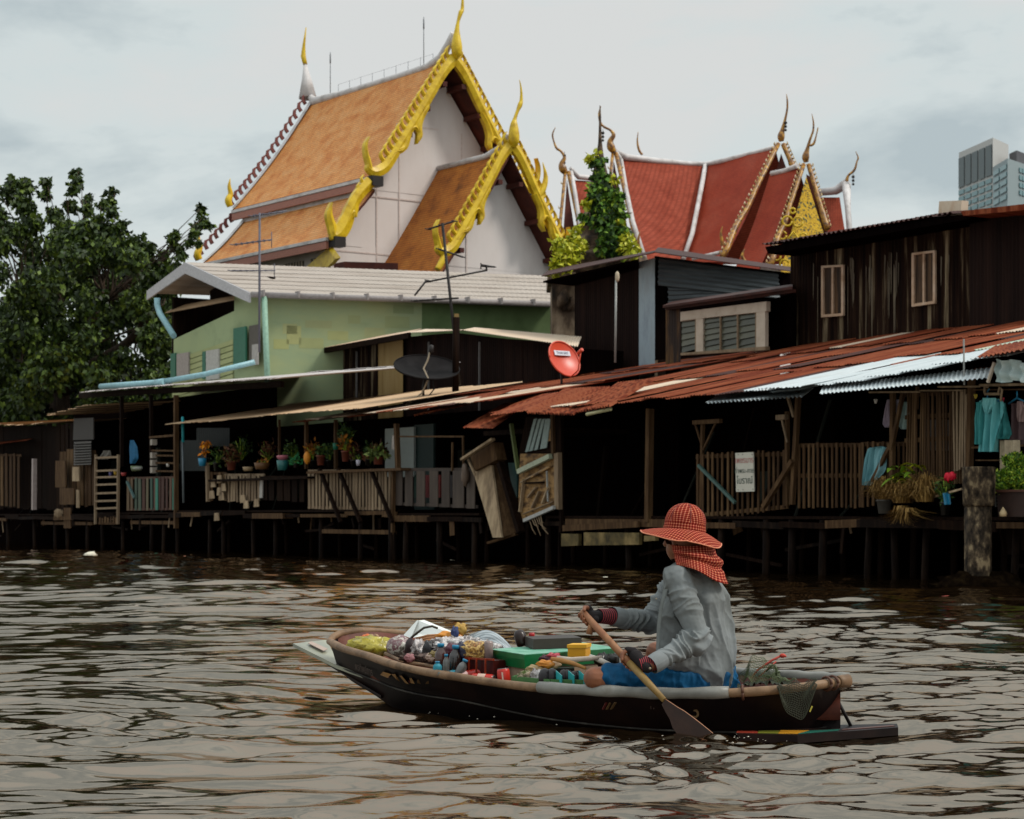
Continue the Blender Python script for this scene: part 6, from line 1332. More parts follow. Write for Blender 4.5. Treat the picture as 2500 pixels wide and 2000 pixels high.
for i in range(nr):
    a, b, d_ = rows[i][0], rows[i][3], rows[i][-1]; ww = (d_-a).normalized(); fz = max(.06, kzz[i]+.05)
    n1 = a+ww*.03; n2 = b+ww*.06; n2.z = fz+.02; f1 = d_-ww*.03; f2 = rows[i][7]-ww*.06; f2.z = fz+.02; inn.append([n1, n1.lerp(n2, .5), n2, n2.lerp(f2, .5)-UP*.01, f2, f1.lerp(f2, .5), f1])
vs = [p for r_ in inn for p in r_]; mb.add(vs, [(i*7+j, i*7+j+1, (i+1)*7+j+1, (i+1)*7+j) for i in range(nr-1) for j in range(6)], 0, True); mb.add(inn[0], [tuple(range(7))[::-1]], 0); mb.add(inn[-1], [tuple(range(7))], 0)
put(mb, 'inner_lining', M_hulli, bt)
loop = rF[::-1]; 
bow = cat3([rN[2], rN[0]+Vector((.0, 0, 0)), (rN[0]+rF[0])/2+Vector((-.03, 0, .008)), rF[0], rF[2]], 6)
mb = MB(); path = rN[::-1][:-1]+[rN[0]+Vector((-.004, .02, 0)), (rN[0]*.5+rF[0]*.5)+Vector((-.012, 0, .004))]+rF[:]
mb.tube(path, [.0225+.001*math.sin(i*.8) for i in range(len(path))], 12); put(mb, 'rim', M_rim, bt)
i0 = [i for i, p in enumerate(rN) if CX+F*p.x/p.y > 1290][0]; i1 = [i for i, p in enumerate(rN) if CX+F*p.x/p.y > 1775][0]
mb = MB(); mb.tube([p+UP*.004 for p in rN[i0:i1+1]], [.029+.003*math.sin(i*1.7) for i in range(i1+1-i0)], 12); put(mb, 'rim_sleeve', M_slv, bt)
j0 = [i for i, p in enumerate(rF) if CX+F*p.x/p.y > 1500][0]
mb = MB(); mb.tube([p+UP*.004 for p in rF[j0:]]+[V(2076, 1655, 10.25)], [.029+.003*math.sin(i*2.1) for i in range(len(rF)-j0+1)], 12); put(mb, 'rim_sleeve', M_slv, bt)
e_ = rN[-1]; mb = MB(); mb.tube([rN[-2], e_, V(2072, 1662, 10.2)], [.03, .032, .034], 12); put(mb, 'rim_end', M_rim, bt)
for pxx in (1797, 2012, 2038):
    ii = min(range(len(rN)), key=lambda i: abs(CX+F*rN[i].x/rN[i].y-pxx)); t_ = (rN[min(ii+1, nr-1)]-rN[ii-1]).normalized(); x = t_.cross(UP).normalized(); y = t_.cross(x)
    mb = MB(); mb.tube([rN[ii]+x*.034*math.cos(a)+y*.034*math.sin(a) for a in [k_*.5236 for k_ in range(13)]], .007, 6); put(mb, 'rope_lashing', flat('brown rope', '4a2a1a'), bt)
# rubbing strake, bow board, stern platform
mb = MB(); sk_ = [p+Vector((0, -.02, 0)) for p in cN]; mb.tube(sk_, .0055, 6); put(mb, 'strake', mat('grey strake', [c('120e0c'), c('2e2a26'), c('5a554e')], 6), bt)
mb = MB(); mb.prism([V(715, 1571, 12.95), V(822, 1624, 12.38), V(1000, 1688, 11.75), V(1060, 1700, 11.75), V(900, 1640, 12.5), V(820, 1605, 12.7), V(797, 1562, 13.2)], UP*-.022)
put(mb, 'bow_board', mat('pale faded board', [c('454840'), c('74776c'), c('8c8c78'), c('646e68')], 2.2, rough=.35, spec=.5, bump=.05), bt)
mb = MB(); mb.prism([V(722, 1574, 12.93), V(930, 1698, 11.95), V(930, 1704, 11.95), V(716, 1572, 12.97)], Vector((.05, .1, -.02))); put(mb, 'bow_board_edge', M_hull, bt)
mb = MB(); mb.prism([V(752, 1571, 12.95), V(790, 1590, 12.76), V(800, 1585, 12.85), V(760, 1567, 13.02)], UP*.0035); put(mb, 'stencil', flat('faded pink stencil', 'a08c80'), bt)
pf = [V(1800, 1797, 9.93), V(1947, 1799, 9.86), V(2193, 1778, 10.22), V(2190, 1772, 10.40), V(1990, 1775, 10.32), V(1860, 1786, 10.1)]
pf = [Vector((p.x, p.y, .035)) for p in pf]
mb = MB(); mb.prism(pf, UP*-.04); put(mb, 'stern_platform', M_hull, bt)
def topstrip(pts, h_, nm):
    mb = MB(); mb.prism([Vector((V(*p).x, V(*p).y, .036)) for p in pts], UP*.003); put(mb, nm, flat(nm+' paint', h_, rough=.4), bt)
topstrip([(1798, 1796, 9.95), (1850, 1797, 9.93), (1850, 1792, 10.02), (1800, 1792, 10.02)], '8a3020', 'red_stripe'); topstrip([(1850, 1797, 9.93), (1900, 1797.5, 9.91), (1905, 1791, 10.03), (1852, 1791, 10.03)], '6a6a20', 'olive_stripe')
topstrip([(1900, 1797.5, 9.91), (1945, 1797.8, 9.9), (1975, 1789, 10.05), (1905, 1790, 10.05)], 'b07a1c', 'amber_stripe'); topstrip([(1949, 1797.6, 9.9), (2045, 1789, 10.05), (2050, 1786, 10.1), (1975, 1790, 10.03)], '1c5a4c', 'teal_stripe')
topstrip([(2055, 1787.5, 10.07), (2185, 1778, 10.26), (2180, 1776, 10.3), (2060, 1785, 10.12)], '4a2418', 'maroon_stripe')
mb = MB(); mb.tube([V(2046, 1712, 10.22), V(2077, 1772, 10.3)], .009, 6); put(mb, 'stay_rod', M_iron, bt)
# painted lettering on the hull side
def hull_pt(px, py, off=.012):
    ii = min(range(nr), key=lambda i: abs(CX+F*rN[i].x/rN[i].y-px)); a, b = rN[ii], cN[ii]; Y = (a.y*(1-(py-1640)/120*0)+b.y)/2
    ya, yb = HY+(H-a.z)*F/a.y, HY+(H-b.z)*F/b.y; f = (py-ya)/(yb-ya); p = a.lerp(b, f); r = V(px, py, p.y); return r+Vector((-.5, -.85, .1)).normalized()*off
M_let = flat('faded ochre paint', '6a5030', rough=.7); M_let2 = flat('ochre paint', '8a6434'); M_lred = flat('faded red paint', '5a1c18')
def htext(s, x0, y0, x1, y1, size, m): 
    p, q_ = hull_pt(x0, y0), hull_pt(x1, y1); text(s, (p+q_)/2, q_-p, UP+(Vector((.5, .85, 0))*-.15), size, m, bt, 'lettering', .001)
htext('พรทิพย์การ', 858, 1622, 925, 1648, .062, flat('dim grey paint', '3c2c24'))
htext('73', 1672, 1737, 1702, 1737, .11, M_let)
htext('ท', 1590, 1726, 1600, 1726, .04, flat('dim grey paint', '3c2c24'))
for k_ in (0, 9, 20): 
    p, q_ = hull_pt(1475+k_, 1732), hull_pt(1483+k_*1.1, 1716); mb = MB(); mb.bar(p, q_, .012, .004); put(mb, 'paint_dash', M_lred if k_ < 9 else M_let, bt)
def hpoly(pts, m, nm='painted_mark'):
    mb = MB(); P = [hull_pt(*p) for p in pts]; mb.prism(P, Vector((-.5, -.85, .1)).normalized()*.002); put(mb, nm, m, bt)
hpoly([(931, 1648), (938, 1640), (958, 1646), (950, 1655)], M_let2); hpoly([(958, 1646), (968, 1646), (979, 1664), (972, 1660)], M_let2); hpoly([(978, 1650), (984, 1650), (1001, 1671), (993, 1668)], M_let2); hpoly([(1003, 1656), (1008, 1656), (1016, 1670), (1006, 1668)], M_let2); hpoly([(1022, 1660), (1026, 1660), (1030, 1670), (1022, 1668)], M_let); hpoly([(1044, 1666), (1049, 1662), (1050, 1670), (1042, 1670)], M_let)
hpoly([(944, 1650), (952, 1651), (956, 1656), (946, 1655)], M_lred); hpoly([(1000, 1662), (1006, 1660), (1010, 1668), (1002, 1668)], M_lred)
# inner rail near the bow
mb = MB(); mb.tube([V(941, 1596, 11.95), V(975, 1613, 11.7), V(1010, 1620, 11.5), V(1070, 1630, 11.35)], .012, 6); put(mb, 'inner_rail', M_rim, bt)

# ---------------------------------------------------------------- goods
def solid(mb, nm, m, lab, cat, group=None): return single(mb, nm, m, lab, cat, group)
def crumple(ce, r, sc_, m, nm, lab, cat, nz=.35, fr=2.2, seed=1, n=14): 
    mb = MB(); mb.blob(ce, r, n, 0, nz, sc_, fr, seed); return solid(mb, nm, m, lab, cat)
M_ybag = mat('yellow plastic film', [c('5a4e08'), c('8f8214'), c('b0a238'), c('756a0e')], 9, rough=.25, spec=.6, bump=.6, con=.2)
mb = MB(); 
for (x, y, r_, s_) in ((898, 1580, .10, 1), (922, 1580, .095, 2), (943, 1584, .06, 3), (880, 1578, .045, 5)): mb.blob(V(x, y, 12.2), r_, 10, 0, .3, (1.3, .9, .6), 3, s_)
solid(mb, 'plastic_bag', M_ybag, 'glossy yellow plastic bag lying in the bow', 'bag')
for (x, y) in ((872, 1568), (880, 1562), (890, 1558), (897, 1556), (868, 1575), (903, 1560)):
    mb = MB(); mb.blob(V(x, y, 12.35), .022, 7, 0, .05); o = solid(mb, 'orange', flat('orange peel', 'c0602c', rough=.4), {872: 'small orange second from the left behind the yellow bag', 880: 'small orange third from the left behind the yellow bag', 890: 'small orange fourth from the left behind the yellow bag', 897: 'small orange second from the right, topmost behind the yellow bag', 868: 'leftmost and lowest small orange at the tip of the yellow bag', 903: 'rightmost small orange behind the yellow bag'}[x], 'orange', 'oranges behind the yellow bag')
for (x, y) in ((908, 1556), (914, 1559), (919, 1556)):
    mb = MB(); mb.blob(V(x, y, 12.4), .018, 6, 0, .3); solid(mb, 'snack_packet', flat('dull snack packet', '9a7a60'), {908: 'tiny dull snack packet touching the rightmost orange in the bow', 914: 'tiny dull snack packet, middle of the three right of the oranges', 919: 'tiny dull snack packet, farthest right of the oranges in the bow'}[x], 'packet', 'tiny packets behind the oranges')
M_foil = mat('printed foil wrap', [c('1a0c10'), c('8a7a78'), c('5c2030'), c('b8b4a8'), c('3a2c20'), c('9a9488')], 14, rough=.3, spec=.6, bump=.5, con=.16)
mb = MB(); mb.blob(V(975, 1580, 11.95), .085, 12, 0, .1, (.95, .8, .8), 2, 4); solid(mb, 'wrapped_bundle', M_foil, 'round bundle in printed pinkish foil right of the yellow bag', 'bundle')
mb = MB(); mb.blob(V(1004, 1583, 11.85), .05, 10, 0, .15, (.7, .8, 1.2), 2, 6); solid(mb, 'dark_pouch', flat('dark maroon pouch', '200a0c'), 'dark maroon pouch pressed against the printed foil bundle', 'pouch')
wt = thing('foam_tray', V(1040, 1570, 12.0), 'upright white folded foam board with dark twine and brown pleated edge', 'board')
mb = MB(); mb.prism([V(988, 1552, 12.1), V(1003, 1558, 11.95), V(1060, 1548, 11.8), V(1100, 1547, 11.9), V(1022, 1515, 12.1)], Vector((.03, .06, .0))); mb.prism([V(988, 1552, 12.1), V(1003, 1558, 11.95), V(1022, 1515, 12.1)], Vector((-.01, .03, 0)))
put(mb, 'board', flat('clean white foam', 'd4d6d2', var=.04), wt)
for i in range(6):
    mb = MB(); y = 1553+i*5.5; mb.tube([V(1015+i*2, y+7, 11.85-i*.01), V(1045, y-1, 11.8-i*.01), V(1080-i*2, y-3, 11.78-i*.01)], .008, 6); put(mb, 'pleat', flat('tan pleat', '9a6a44'), wt)
mb = MB(); mb.tube([V(1004, 1557, 11.9), V(1015, 1548, 11.86), V(1035, 1533, 11.85), V(1055, 1529, 11.82), V(1068, 1534, 11.84)], .007, 6); put(mb, 'twine', flat('dark twine', '3a342a'), wt)
crumple(V(1046, 1590, 11.6), .055, (.6, .7, 1.1), flat('black sack', '0e0a0c', rough=.4), 'black_bag', 'upright black bag below the white foam board', 'bag', .12)
M_clear = mat('crinkled cellophane', [c('4a4440'), c('8a807c'), c('b8b0ae'), c('d0ccca'), c('6a5450')], 16, rough=.25, spec=.7, bump=1.0, con=.2, bd=.03)
crumple(V(1022, 1588, 11.75), .05, (.8, .8, 1.1), M_clear, 'cellophane_bag', 'clear crinkled bag between the dark pouch and the black bag', 'bag', .35, 3, 5, 16)
mb = MB()
for (x, y, Y, r_, s_) in ((1092, 1573, 11.7, .062, 1), (1118, 1569, 11.75, .06, 2), (1145, 1573, 11.6, .06, 3), (1172, 1578, 11.5, .058, 4), (1076, 1580, 11.6, .045, 5), (1195, 1584, 11.4, .05, 6), (1130, 1580, 11.5, .06, 7)): mb.blob(V(x, y, Y), r_, 14, 0, .4, (1.3, .9, .6), 3.5, s_)
solid(mb, 'cellophane_heap', M_clear, 'wide heap of crinkled clear packets above the red crate', 'packets')
crumple(V(1098, 1556, 11.8), .06, (1.3, .9, .55), flat('orange packet', 'c07a18', rough=.35), 'orange_packet', 'bright orange packet on top of the clear packet heap, left end', 'packet', .25)
crumple(V(1124, 1537, 11.8), .035, (1, .8, 1), flat('straw packet', 'a8843c'), 'snack_bag', 'small straw-coloured bag beside the striped paper pile', 'bag', .3)
crumple(V(1111, 1546, 11.75), .03, (.7, .8, 1.2), flat('navy packet', '22305a'), 'snack_bag', 'small navy packet below the straw-coloured bag', 'packet', .3)
npile = thing('paper_pile', V(1195, 1572, 11.7), 'bent pile of pale blue-grey striped paper sheets on top of the goods', 'papers')
def pcurve(u, k_, dy=0):
    x = 1128+138*u+k_*1.2; y = 1566-30*math.sin(math.pi*min(1, u*1.12+.04))+18*u*u+k_*2.3+3*math.sin(u*7+k_*.3)+dy; return V(x, y, 11.95-.03*k_)
for k_ in range(12):
    mb = MB(); mb.tube([pcurve(i/14, k_) for i in range(15)], [.0035+.001*math.sin(i*1.3+k_) for i in range(15)], 6); put(mb, 'sheet', flat('pale paper' if k_ % 3 else 'greyer paper', 'b4bcc0' if k_ % 3 else '8a9298', var=.1), npile)
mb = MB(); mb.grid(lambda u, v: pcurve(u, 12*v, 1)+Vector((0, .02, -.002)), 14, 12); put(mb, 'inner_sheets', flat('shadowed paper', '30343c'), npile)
# bottles
def bottle(x, y, Y, h_, r_, liq, lab, tilt=(0, 0), cap=M_blue):
    b = V(x, y, Y); t_ = thing('drink_bottle', b, lab, 'bottle', 'blue-capped bottles in the boat'); ax = Vector((tilt[0], tilt[1], 1)).normalized()
    mb = MB(); mb.lathe(b, [(r_*.85, 0), (r_, .01), (r_, h_*.55), (r_*.85, h_*.68), (r_*.4, h_*.84), (r_*.38, h_*.9)], 14, ax=ax); put(mb, 'bottle_body', liq, t_)
    mb = MB(); mb.lathe(b+ax*h_*.88, [(r_*.55, 0), (r_*.57, h_*.12), (r_*.5, h_*.13)], 14, ax=ax); put(mb, 'cap', cap, t_)
M_cola = flat('brown drink', '3a160c', rough=.12, spec=.8); M_colad = flat('dark drink', '1a1210', rough=.12, spec=.8); M_clr = flat('murky clear bottle', '4a4a48', rough=.12, spec=.8)
bottle(1076, 1636, 11.25, .145, .034, M_cola, 'left tall blue-capped bottle with amber brown drink')
bottle(1108, 1645, 11.15, .155, .034, M_colad, 'tall blue-capped bottle with dark drink, right of the amber one', (.06, 0))
bottle(1089, 1645, 11.05, .105, .018, M_clr, 'slim small blue-capped bottle between the two tall bottles')
bottle(1118, 1652, 11.0, .10, .026, M_clr, 'small blue-capped bottle leaning right beside the red cans', (.45, 0))
bottle(1068, 1642, 11.1, .06, .024, flat('turquoise label', '1f7a8c'), 'squat turquoise bottle at the foot of the amber bottle')
crumple(V(1095, 1648, 11.05), .04, (1.2, .8, .6), flat('turquoise film', '1f6a7a', rough=.3), 'blue_wrapper', 'crumpled turquoise wrapper under the blue-capped bottles', 'wrapper')
M_junk = mat('dark clutter', [c('0e0908'), c('2a1c18'), c('6a5850'), c('1a1010'), c('8a6a60')], 18, bump=1, con=.17)
crumple(V(1030, 1608, 11.55), .07, (1.6, .8, .45), M_junk, 'clutter_bag', 'dark cluttered bag lying behind the near rim, left of the bottles', 'bag', .35, 4)
# crate
cr_ = thing('crate', V(1165, 1640, 11.3), 'dark red plastic crate packed with snacks behind the red cans', 'crate')
def fbox(x0, x1, yt, yb, Y, dY, m, parent, nm, tw=0):
    p, q_ = V(x0, yb, Y), V(x1, yb, Y+tw); h_ = (yb-yt)*Y/F; mb = MB(); n_ = Vector((-(q_-p).y, (q_-p).x, 0)).normalized(); mb.box(p, Vector((q_.x-p.x, q_.y-p.y, 0)), n_*dY, UP*h_); return put(mb, nm, m, parent) if parent else mb
M_crate = flat('dark red plastic', '3a0c0a', rough=.35)
fbox(1122, 1204, 1607, 1652, 11.2, .35, M_crate, cr_, 'crate_body', -.2)
mb = MB(); mb.bar(V(1122, 1606, 11.19), V(1205, 1611, 10.99), .014, .01); put(mb, 'crate_rim', flat('orange red edge', '7a2a14', rough=.3), cr_)
for x in (1145, 1163, 1185): mb = MB(); mb.bar(V(x, 1650, 11.17-(x-1122)*.0025), V(x, 1608, 11.17-(x-1122)*.0025), .008); put(mb, 'crate_rib', flat('orange red edge', '7a2a14'), cr_)
M_snack = mat('printed snack bags', [c('3a1c10'), c('8a6424'), c('c0a060'), c('5a3418'), c('a8743c')], 22, rough=.35, bump=.5, con=.14)
crumple(V(1160, 1592, 11.2), .075, (1.3, .8, .8), M_snack, 'snack_bag', 'brown and gold printed snack bag sticking out of the red crate', 'bag', .15)
crumple(V(1132, 1594, 11.2), .06, (.8, .8, 1), flat('navy foil', '14122c', rough=.3), 'snack_bag', 'navy foil bag at the left end of the red crate', 'bag', .15)
crumple(V(1105, 1590, 11.35), .05, (.9, .8, .9), flat('magenta foil', '4a1424', rough=.3), 'snack_bag', 'dark magenta foil bag behind the bottle caps', 'bag', .15)
mb = MB(); mb.lathe(V(1193, 1610, 11.15), [(.024, 0), (.025, .09), (.02, .1), (.01, .1)], 12); solid(mb, 'jar', flat('cloudy jar', '8a7874', rough=.2), 'cloudy clear jar at the right end of the red crate', 'jar')
# cans
M_can = flat('red can paint', 'b0281c', rough=.3, var=.12); M_alu = flat('bare aluminium', '8a8480', rough=.3, metal=.7)
def can(p, ax, h_, r_, lab, band=False):
    ax = Vector(ax).normalized(); t_ = thing('drink_can', p, lab, 'can', 'red drink cans'); put(MB().lathe(p, [(r_*.85, 0), (r_, .008), (r_, h_-.012), (r_*.88, h_-.002)], 18, ax=ax), 'can_body', M_can, t_)
    put(MB().lathe(p+ax*(h_-.003), [(r_*.88, 0), (r_*.9, .004), (r_*.7, .002), (.003, .0)], 18, ax=ax), 'can_end', M_alu, t_)
    x = ax.cross(UP).normalized(); f_ = ax.cross(x); f_ = -f_ if f_.y > 0 else f_
    mb = MB(); mb.grid(lambda u, v: p+ax*(.012+(h_-.028)*v)+(Vector((0, -1, 0))*math.cos(-.3+.25*u)+Vector((1, 0, 0))*math.sin(-.3+.25*u)+UP*.0)*(r_+.0015) if band else p+ax*(h_*.3+h_*.35*v)+(f_*math.cos(.2+.9*u)+x*math.sin(.2+.9*u))*(r_+.0012), 6, 3); put(mb, 'stripe', flat('cream stripe', 'c8a898'), t_)
can(V(1138, 1651, 11.12), (.88, -.18, .17), .135, .03, 'red can lying behind, its top under the crate')
can(V(1153, 1656, 11.02), (.9, -.35, -.03), .125, .028, 'red can lying in front with its open silver end to the right')
can(V(1232, 1672, 10.8), (-.1, .1, 1), .085, .034, 'stout red can standing upright right of the lying cans', True)
mb = MB(); mb.lathe(V(1130, 1655, 11.0), [(.03, 0), (.032, .02), (.028, .03), (.005, .032)], 16, ax=Vector((-.2, -.3, 1))); solid(mb, 'round_tin', flat('white red lid', 'b0908c'), 'white-topped small red tin left of the lying cans', 'tin')
# foam box with green lid
fb = thing('foam_box', V(1300, 1660, 11.1), 'scuffed tan foam box with green plastic lid, a tray on top', 'box')
M_foamb = mat('scuffed foam', [c('5a4636'), c('84705c'), c('96826c')], 9, bump=.4)
pA, pB, pC, pD = V(1206, 1608, 11.25), V(1285, 1620, 10.85), V(1500, 1600, 11.35), V(1420, 1590, 11.8)
zb_ = .12; ztop = .33
mb = MB(); P = [Vector((p.x, p.y, zb_)) for p in (pA, pB, pC, pD)]; mb.prism(P, UP*(ztop-zb_-.03)); put(mb, 'box_body', M_foamb, fb)
ce_ = sum((Vector((p.x, p.y, 0)) for p in (pA, pB, pC, pD)), Vector())/4
def ring(s_, z): return [Vector((ce_.x+(p.x-ce_.x)*s_, ce_.y+(p.y-ce_.y)*s_, z)) for p in (pA, pB, pC, pD)]
M_glid = mat('green plastic lid', [c('04391e'), c('0a5a30'), c('0e6a3a')], 5, rough=.3, spec=.6, bump=.15); M_glt = mat('pale scuffed green', [c('2f7a58'), c('5a9c80'), c('7fb09a'), c('1f6a44')], 6, rough=.35, con=.2)
mb = MB(); a_, b_, c_ = ring(1.04, ztop-.05), ring(1.07, ztop), ring(1.07, ztop+.025)
for k_ in range(4): mb.add([a_[k_], a_[(k_+1) % 4], b_[(k_+1) % 4], b_[k_]], [(0, 1, 2, 3)]); mb.add([b_[k_], b_[(k_+1) % 4], c_[(k_+1) % 4], c_[k_]], [(0, 1, 2, 3)])
mb.add(a_, [(3, 2, 1, 0)]); put(mb, 'lid_side', M_glid, fb)
mb = MB(); mb.prism(ring(1.065, ztop+.022), UP*.006); put(mb, 'lid_top', M_glt, fb)
mb = MB(); x0_, x1_ = V(1302, 1600, 11.2), V(1420, 1592, 11.35); mb.box(Vector((x0_.x, x0_.y, ztop+.03)), Vector((x1_.x-x0_.x, x1_.y-x0_.y, 0)), Vector((-.05, .3, 0)), UP*.055); solid(mb, 'flat_box', flat('dark brown carton', '2e2620'), 'long flat dark brown box lying on the green lid', 'box')
yb = thing('yellow_box', V(1412, 1608, 10.9), 'small bright yellow carton with a folded lid before the green lid', 'box')
p = V(1386, 1604, 10.95); mb = MB(); mb.box(p, Vector((.095, .0, 0)), Vector((.03, .09, 0)), UP*.05); put(mb, 'carton', flat('bright yellow card', 'c88e14', rough=.5, var=.06), yb)
mb = MB(); mb.prism([p+Vector((-.004, -.003, .048)), p+Vector((.10, -.003, .048)), p+Vector((.13, .09, .05)), p+Vector((.03, .09, .05))], UP*.018); put(mb, 'lid', flat('bright yellow lid', 'd29c20', var=.06), yb)
mb = MB(); b = V(1278, 1577, 11.5); mb.lathe(b, [(.034, 0), (.036, .02), (.034, .07), (.022, .09), (.01, .095)], 12, ax=Vector((-.35, 0, 1))); solid(mb, 'dark_bottle', flat('dark brown bottle', '24120c', rough=.3), 'dark brown rounded bottle leaning behind the green lid', 'bottle')
rb_ = thing('sauce_bottle', V(1300, 1577, 11.5), 'white bottle with red cap behind the green lid', 'bottle')
put(MB().lathe(V(1303, 1577, 11.5), [(.022, 0), (.024, .02), (.02, .05), (.014, .055)], 12, ax=Vector((-.2, 0, 1))), 'bottle_body', flat('milky bottle', 'b0a49c'), rb_); put(MB().lathe(V(1299, 1558, 11.5), [(.015, 0), (.017, .028), (.013, .03)], 12, ax=Vector((-.1, 0, 1))), 'cap', flat('red cap', 'a01c1c', rough=.3), rb_)
# loose things near the knee
for (pts, r_, hx, nm, lab, cat_) in ((((1346, 1608, 10.75), (1370, 1613, 10.7), (1400, 1620, 10.65), (1430, 1632, 10.55)), .012, 'a8743c', 'wooden_handle', 'tan wooden handle lying under the yellow carton', 'handle'),
        (((1360, 1606, 10.8), (1395, 1612, 10.75), (1440, 1608, 10.7), (1470, 1605, 10.7)), .013, 'c0b0a0', 'paper_roll', 'pale roll of paper beside the yellow carton', 'roll'),
        (((1440, 1602, 10.75), (1465, 1612, 10.7), (1490, 1624, 10.65)), .013, 'c8beb2', 'paper_roll', 'pale paper roll sloping down toward the knee', 'roll')):
    mb = MB(); mb.tube([V(*p) for p in pts], [r_*.8, r_*1.2, r_, r_*.7][:len(pts)], 8, flat=.6); solid(mb, nm, flat('loose '+hx, hx), lab, cat_)
crumple(V(1352, 1604, 10.85), .028, (1.3, .8, .7), flat('pink packet', 'a03440', rough=.35), 'pink_packet', 'small pink packet left of the yellow carton', 'packet')
crumple(V(1335, 1610, 10.85), .03, (1.2, .8, .7), flat('plum packet', '3c1020'), 'plum_packet', 'dark plum packet left of the pink packet', 'packet')
for (x, y, sx_, hx, lab) in ((1333, 1622, .035, 'c07a28', 'orange packet on the foam box corner'), (1352, 1623, .03, 'b89a78', 'tan packet right of the orange packet'), (1308, 1634, .035, '9a845e', 'tan crumpled wrapper at the foam box corner'), (1332, 1634, .018, 'c02c20', 'small bright red packet beside the tan wrapper')): crumple(V(x, y, 10.75), sx_, (1.3, .8, .6), flat('goods '+hx, hx), 'packet', lab, 'packet', .3)
# green tray with dark cups and turquoise cards
tr_ = thing('green_tray', V(1340, 1672, 10.6), 'long green tray of dark cups and turquoise cards along the near rim', 'tray')
P = [V(1252, 1657, 10.72), V(1345, 1668, 10.52), V(1430, 1666, 10.5), V(1430, 1652, 10.85), V(1290, 1640, 11.0)]; z_ = P[0].z; P = [Vector((p.x, p.y, .235)) for p in P]
mb = MB(); mb.prism([p-UP*.03 for p in P], UP*.02); 
for k_ in range(5): mb.bar(P[k_], P[(k_+1) % 5], .014, .03)
put(mb, 'tray', flat('moss green plastic', '3f6a38', rough=.35), tr_)
for (x, r_) in ((1330, .034), (1348, .034), (1377, .03), (1385, .03), (1402, .028), (1411, .028)):
    mb = MB(); b = V(x, 1663, 10.58+(x % 2)*.05); b.z = .225; mb.lathe(b, [(r_*.9, 0), (r_, r_*.5), (r_*.95, r_*1.4), (r_*.6, r_*2.1), (.004, r_*2.3)], 12); solid(mb, 'dark_cup', flat('blackish cup', '181014', rough=.35), {1330: 'leftmost blackish cup in the green tray, by the greyish clear bag', 1348: 'blackish cup just left of the left turquoise card', 1377: 'blackish cup just right of the left turquoise card', 1385: 'blackish cup just left of the middle turquoise card', 1402: 'blackish cup just right of the middle turquoise card', 1411: 'blackish cup just left of the rightmost turquoise card'}[x], 'cup', 'blackish cups in the green tray')
for (x, lab) in ((1364, 'left turquoise card between the blackish cups'), (1394, 'middle turquoise card between the blackish cups'), (1420, 'rightmost turquoise card near the bare knee')):
    mb = MB(); b = V(x, 1664, 10.5); b.z = .228; mb.prism([b+Vector((-.012, .05, 0)), b+Vector((.014, -.02, 0)), b+Vector((.014, -.02, .045)), b+Vector((-.014, .05, .065))], Vector((.004, .004, 0))); solid(mb, 'card', flat('turquoise card', '2c9a9c', rough=.4), lab, 'card')
crumple(V(1310, 1652, 10.68), .038, (.8, .7, 1), M_clear, 'cellophane_bag', 'greyish clear bag left of the blackish cups', 'bag', .3)
crumple(V(1287, 1652, 10.7), .036, (1.2, .8, .8), mat('green white wrapper', [c('4a5a24'), c('a89a84'), c('8a6a4c')], 20, con=.15), 'wrapper', 'crumpled green and tan wrapper at the left end of the green tray', 'wrapper', .4, 4)
mb = MB(); mb.box(V(1338, 1650, 10.85), Vector((.14, 0, 0)), Vector((0, .1, 0)), UP*.04); solid(mb, 'black_case', M_blackp, 'flat black case behind the blackish cups', 'case')
mb = MB()
for (x, s_) in ((1468, 1), (1482, 2), (1496, 3)): mb.blob(V(x, 1612, 10.9), .035, 8, 0, .3, (1, .8, 1), 3, s_)
solid(mb, 'black_bundle', M_blackp, 'small black bundle between the paper roll and the paddle', 'bundle')
for k_, (x, y, hx) in enumerate(((1060, 1600, '6a5a30'), (1052, 1606, 'a08a7c'), (1000, 1607, '8a5a5c'), (1185, 1590, '2c7a70'))): crumple(V(x, y, 11.4), .025, (1.1, .8, .9), flat('bit '+hx, hx), 'small_packet', ('olive knobbly packet left of the amber bottle', 'pale crumpled packet beside the olive one', 'rosy crumpled packet near the inner rail', 'small teal packet above the right end of the crate')[k_], 'packet', .3)

# ---------------------------------------------------------------- fishing net at the stern
nt_ = thing('fishing_net', V(1900, 1700, 10.2), 'green fishing net with red sticks draped over the stern', 'net')
M_net = flat('green net cord', '46502e'); M_nets = flat('red stick', 'a0382a')
def netsurf(fn, nu, nv, r_, m=M_net):
    mb = MB()
    for i in range(nu+1): mb.tube([fn(i/nu, j/nv) for j in range(nv+1)], r_, 4, caps=False)
    for j in range(nv+1): mb.tube([fn(i/nu, j/nv) for i in range(nu+1)], r_, 4, caps=False)
    return mb
def n1_(u, v):
    x = 1800+115*u+30*v; peak = math.sin(math.pi*min(1, max(0, u*.9+.08))); y = 1675-72*peak*(1-v)-12*v+5*math.sin(u*13+v*6); return V(x, y, 10.5-.22*v)+Vector((0, 0, .01*math.sin(u*25+v*9)))
put(netsurf(n1_, 20, 13, .0014), 'net_mesh', M_net, nt_)
def n2_(u, v): a = u*1.0; return V(1900+92*u+3*math.sin(v*9), 1668+5*math.sin(u*12)-8*u+v*(92-75*abs(u*2-1)**2.2), 9.985-.03*v+(.06 if v < .05 else 0))
put(netsurf(n2_, 22, 16, .0014, M_net), 'hanging_mesh', flat('dull net cord', '2e3020'), nt_)
def n3_(u, v): return V(1800+150*u, 1672-10*math.sin(math.pi*u)+6*v+2*math.sin(u*31), 10.2+.25*(1-v))
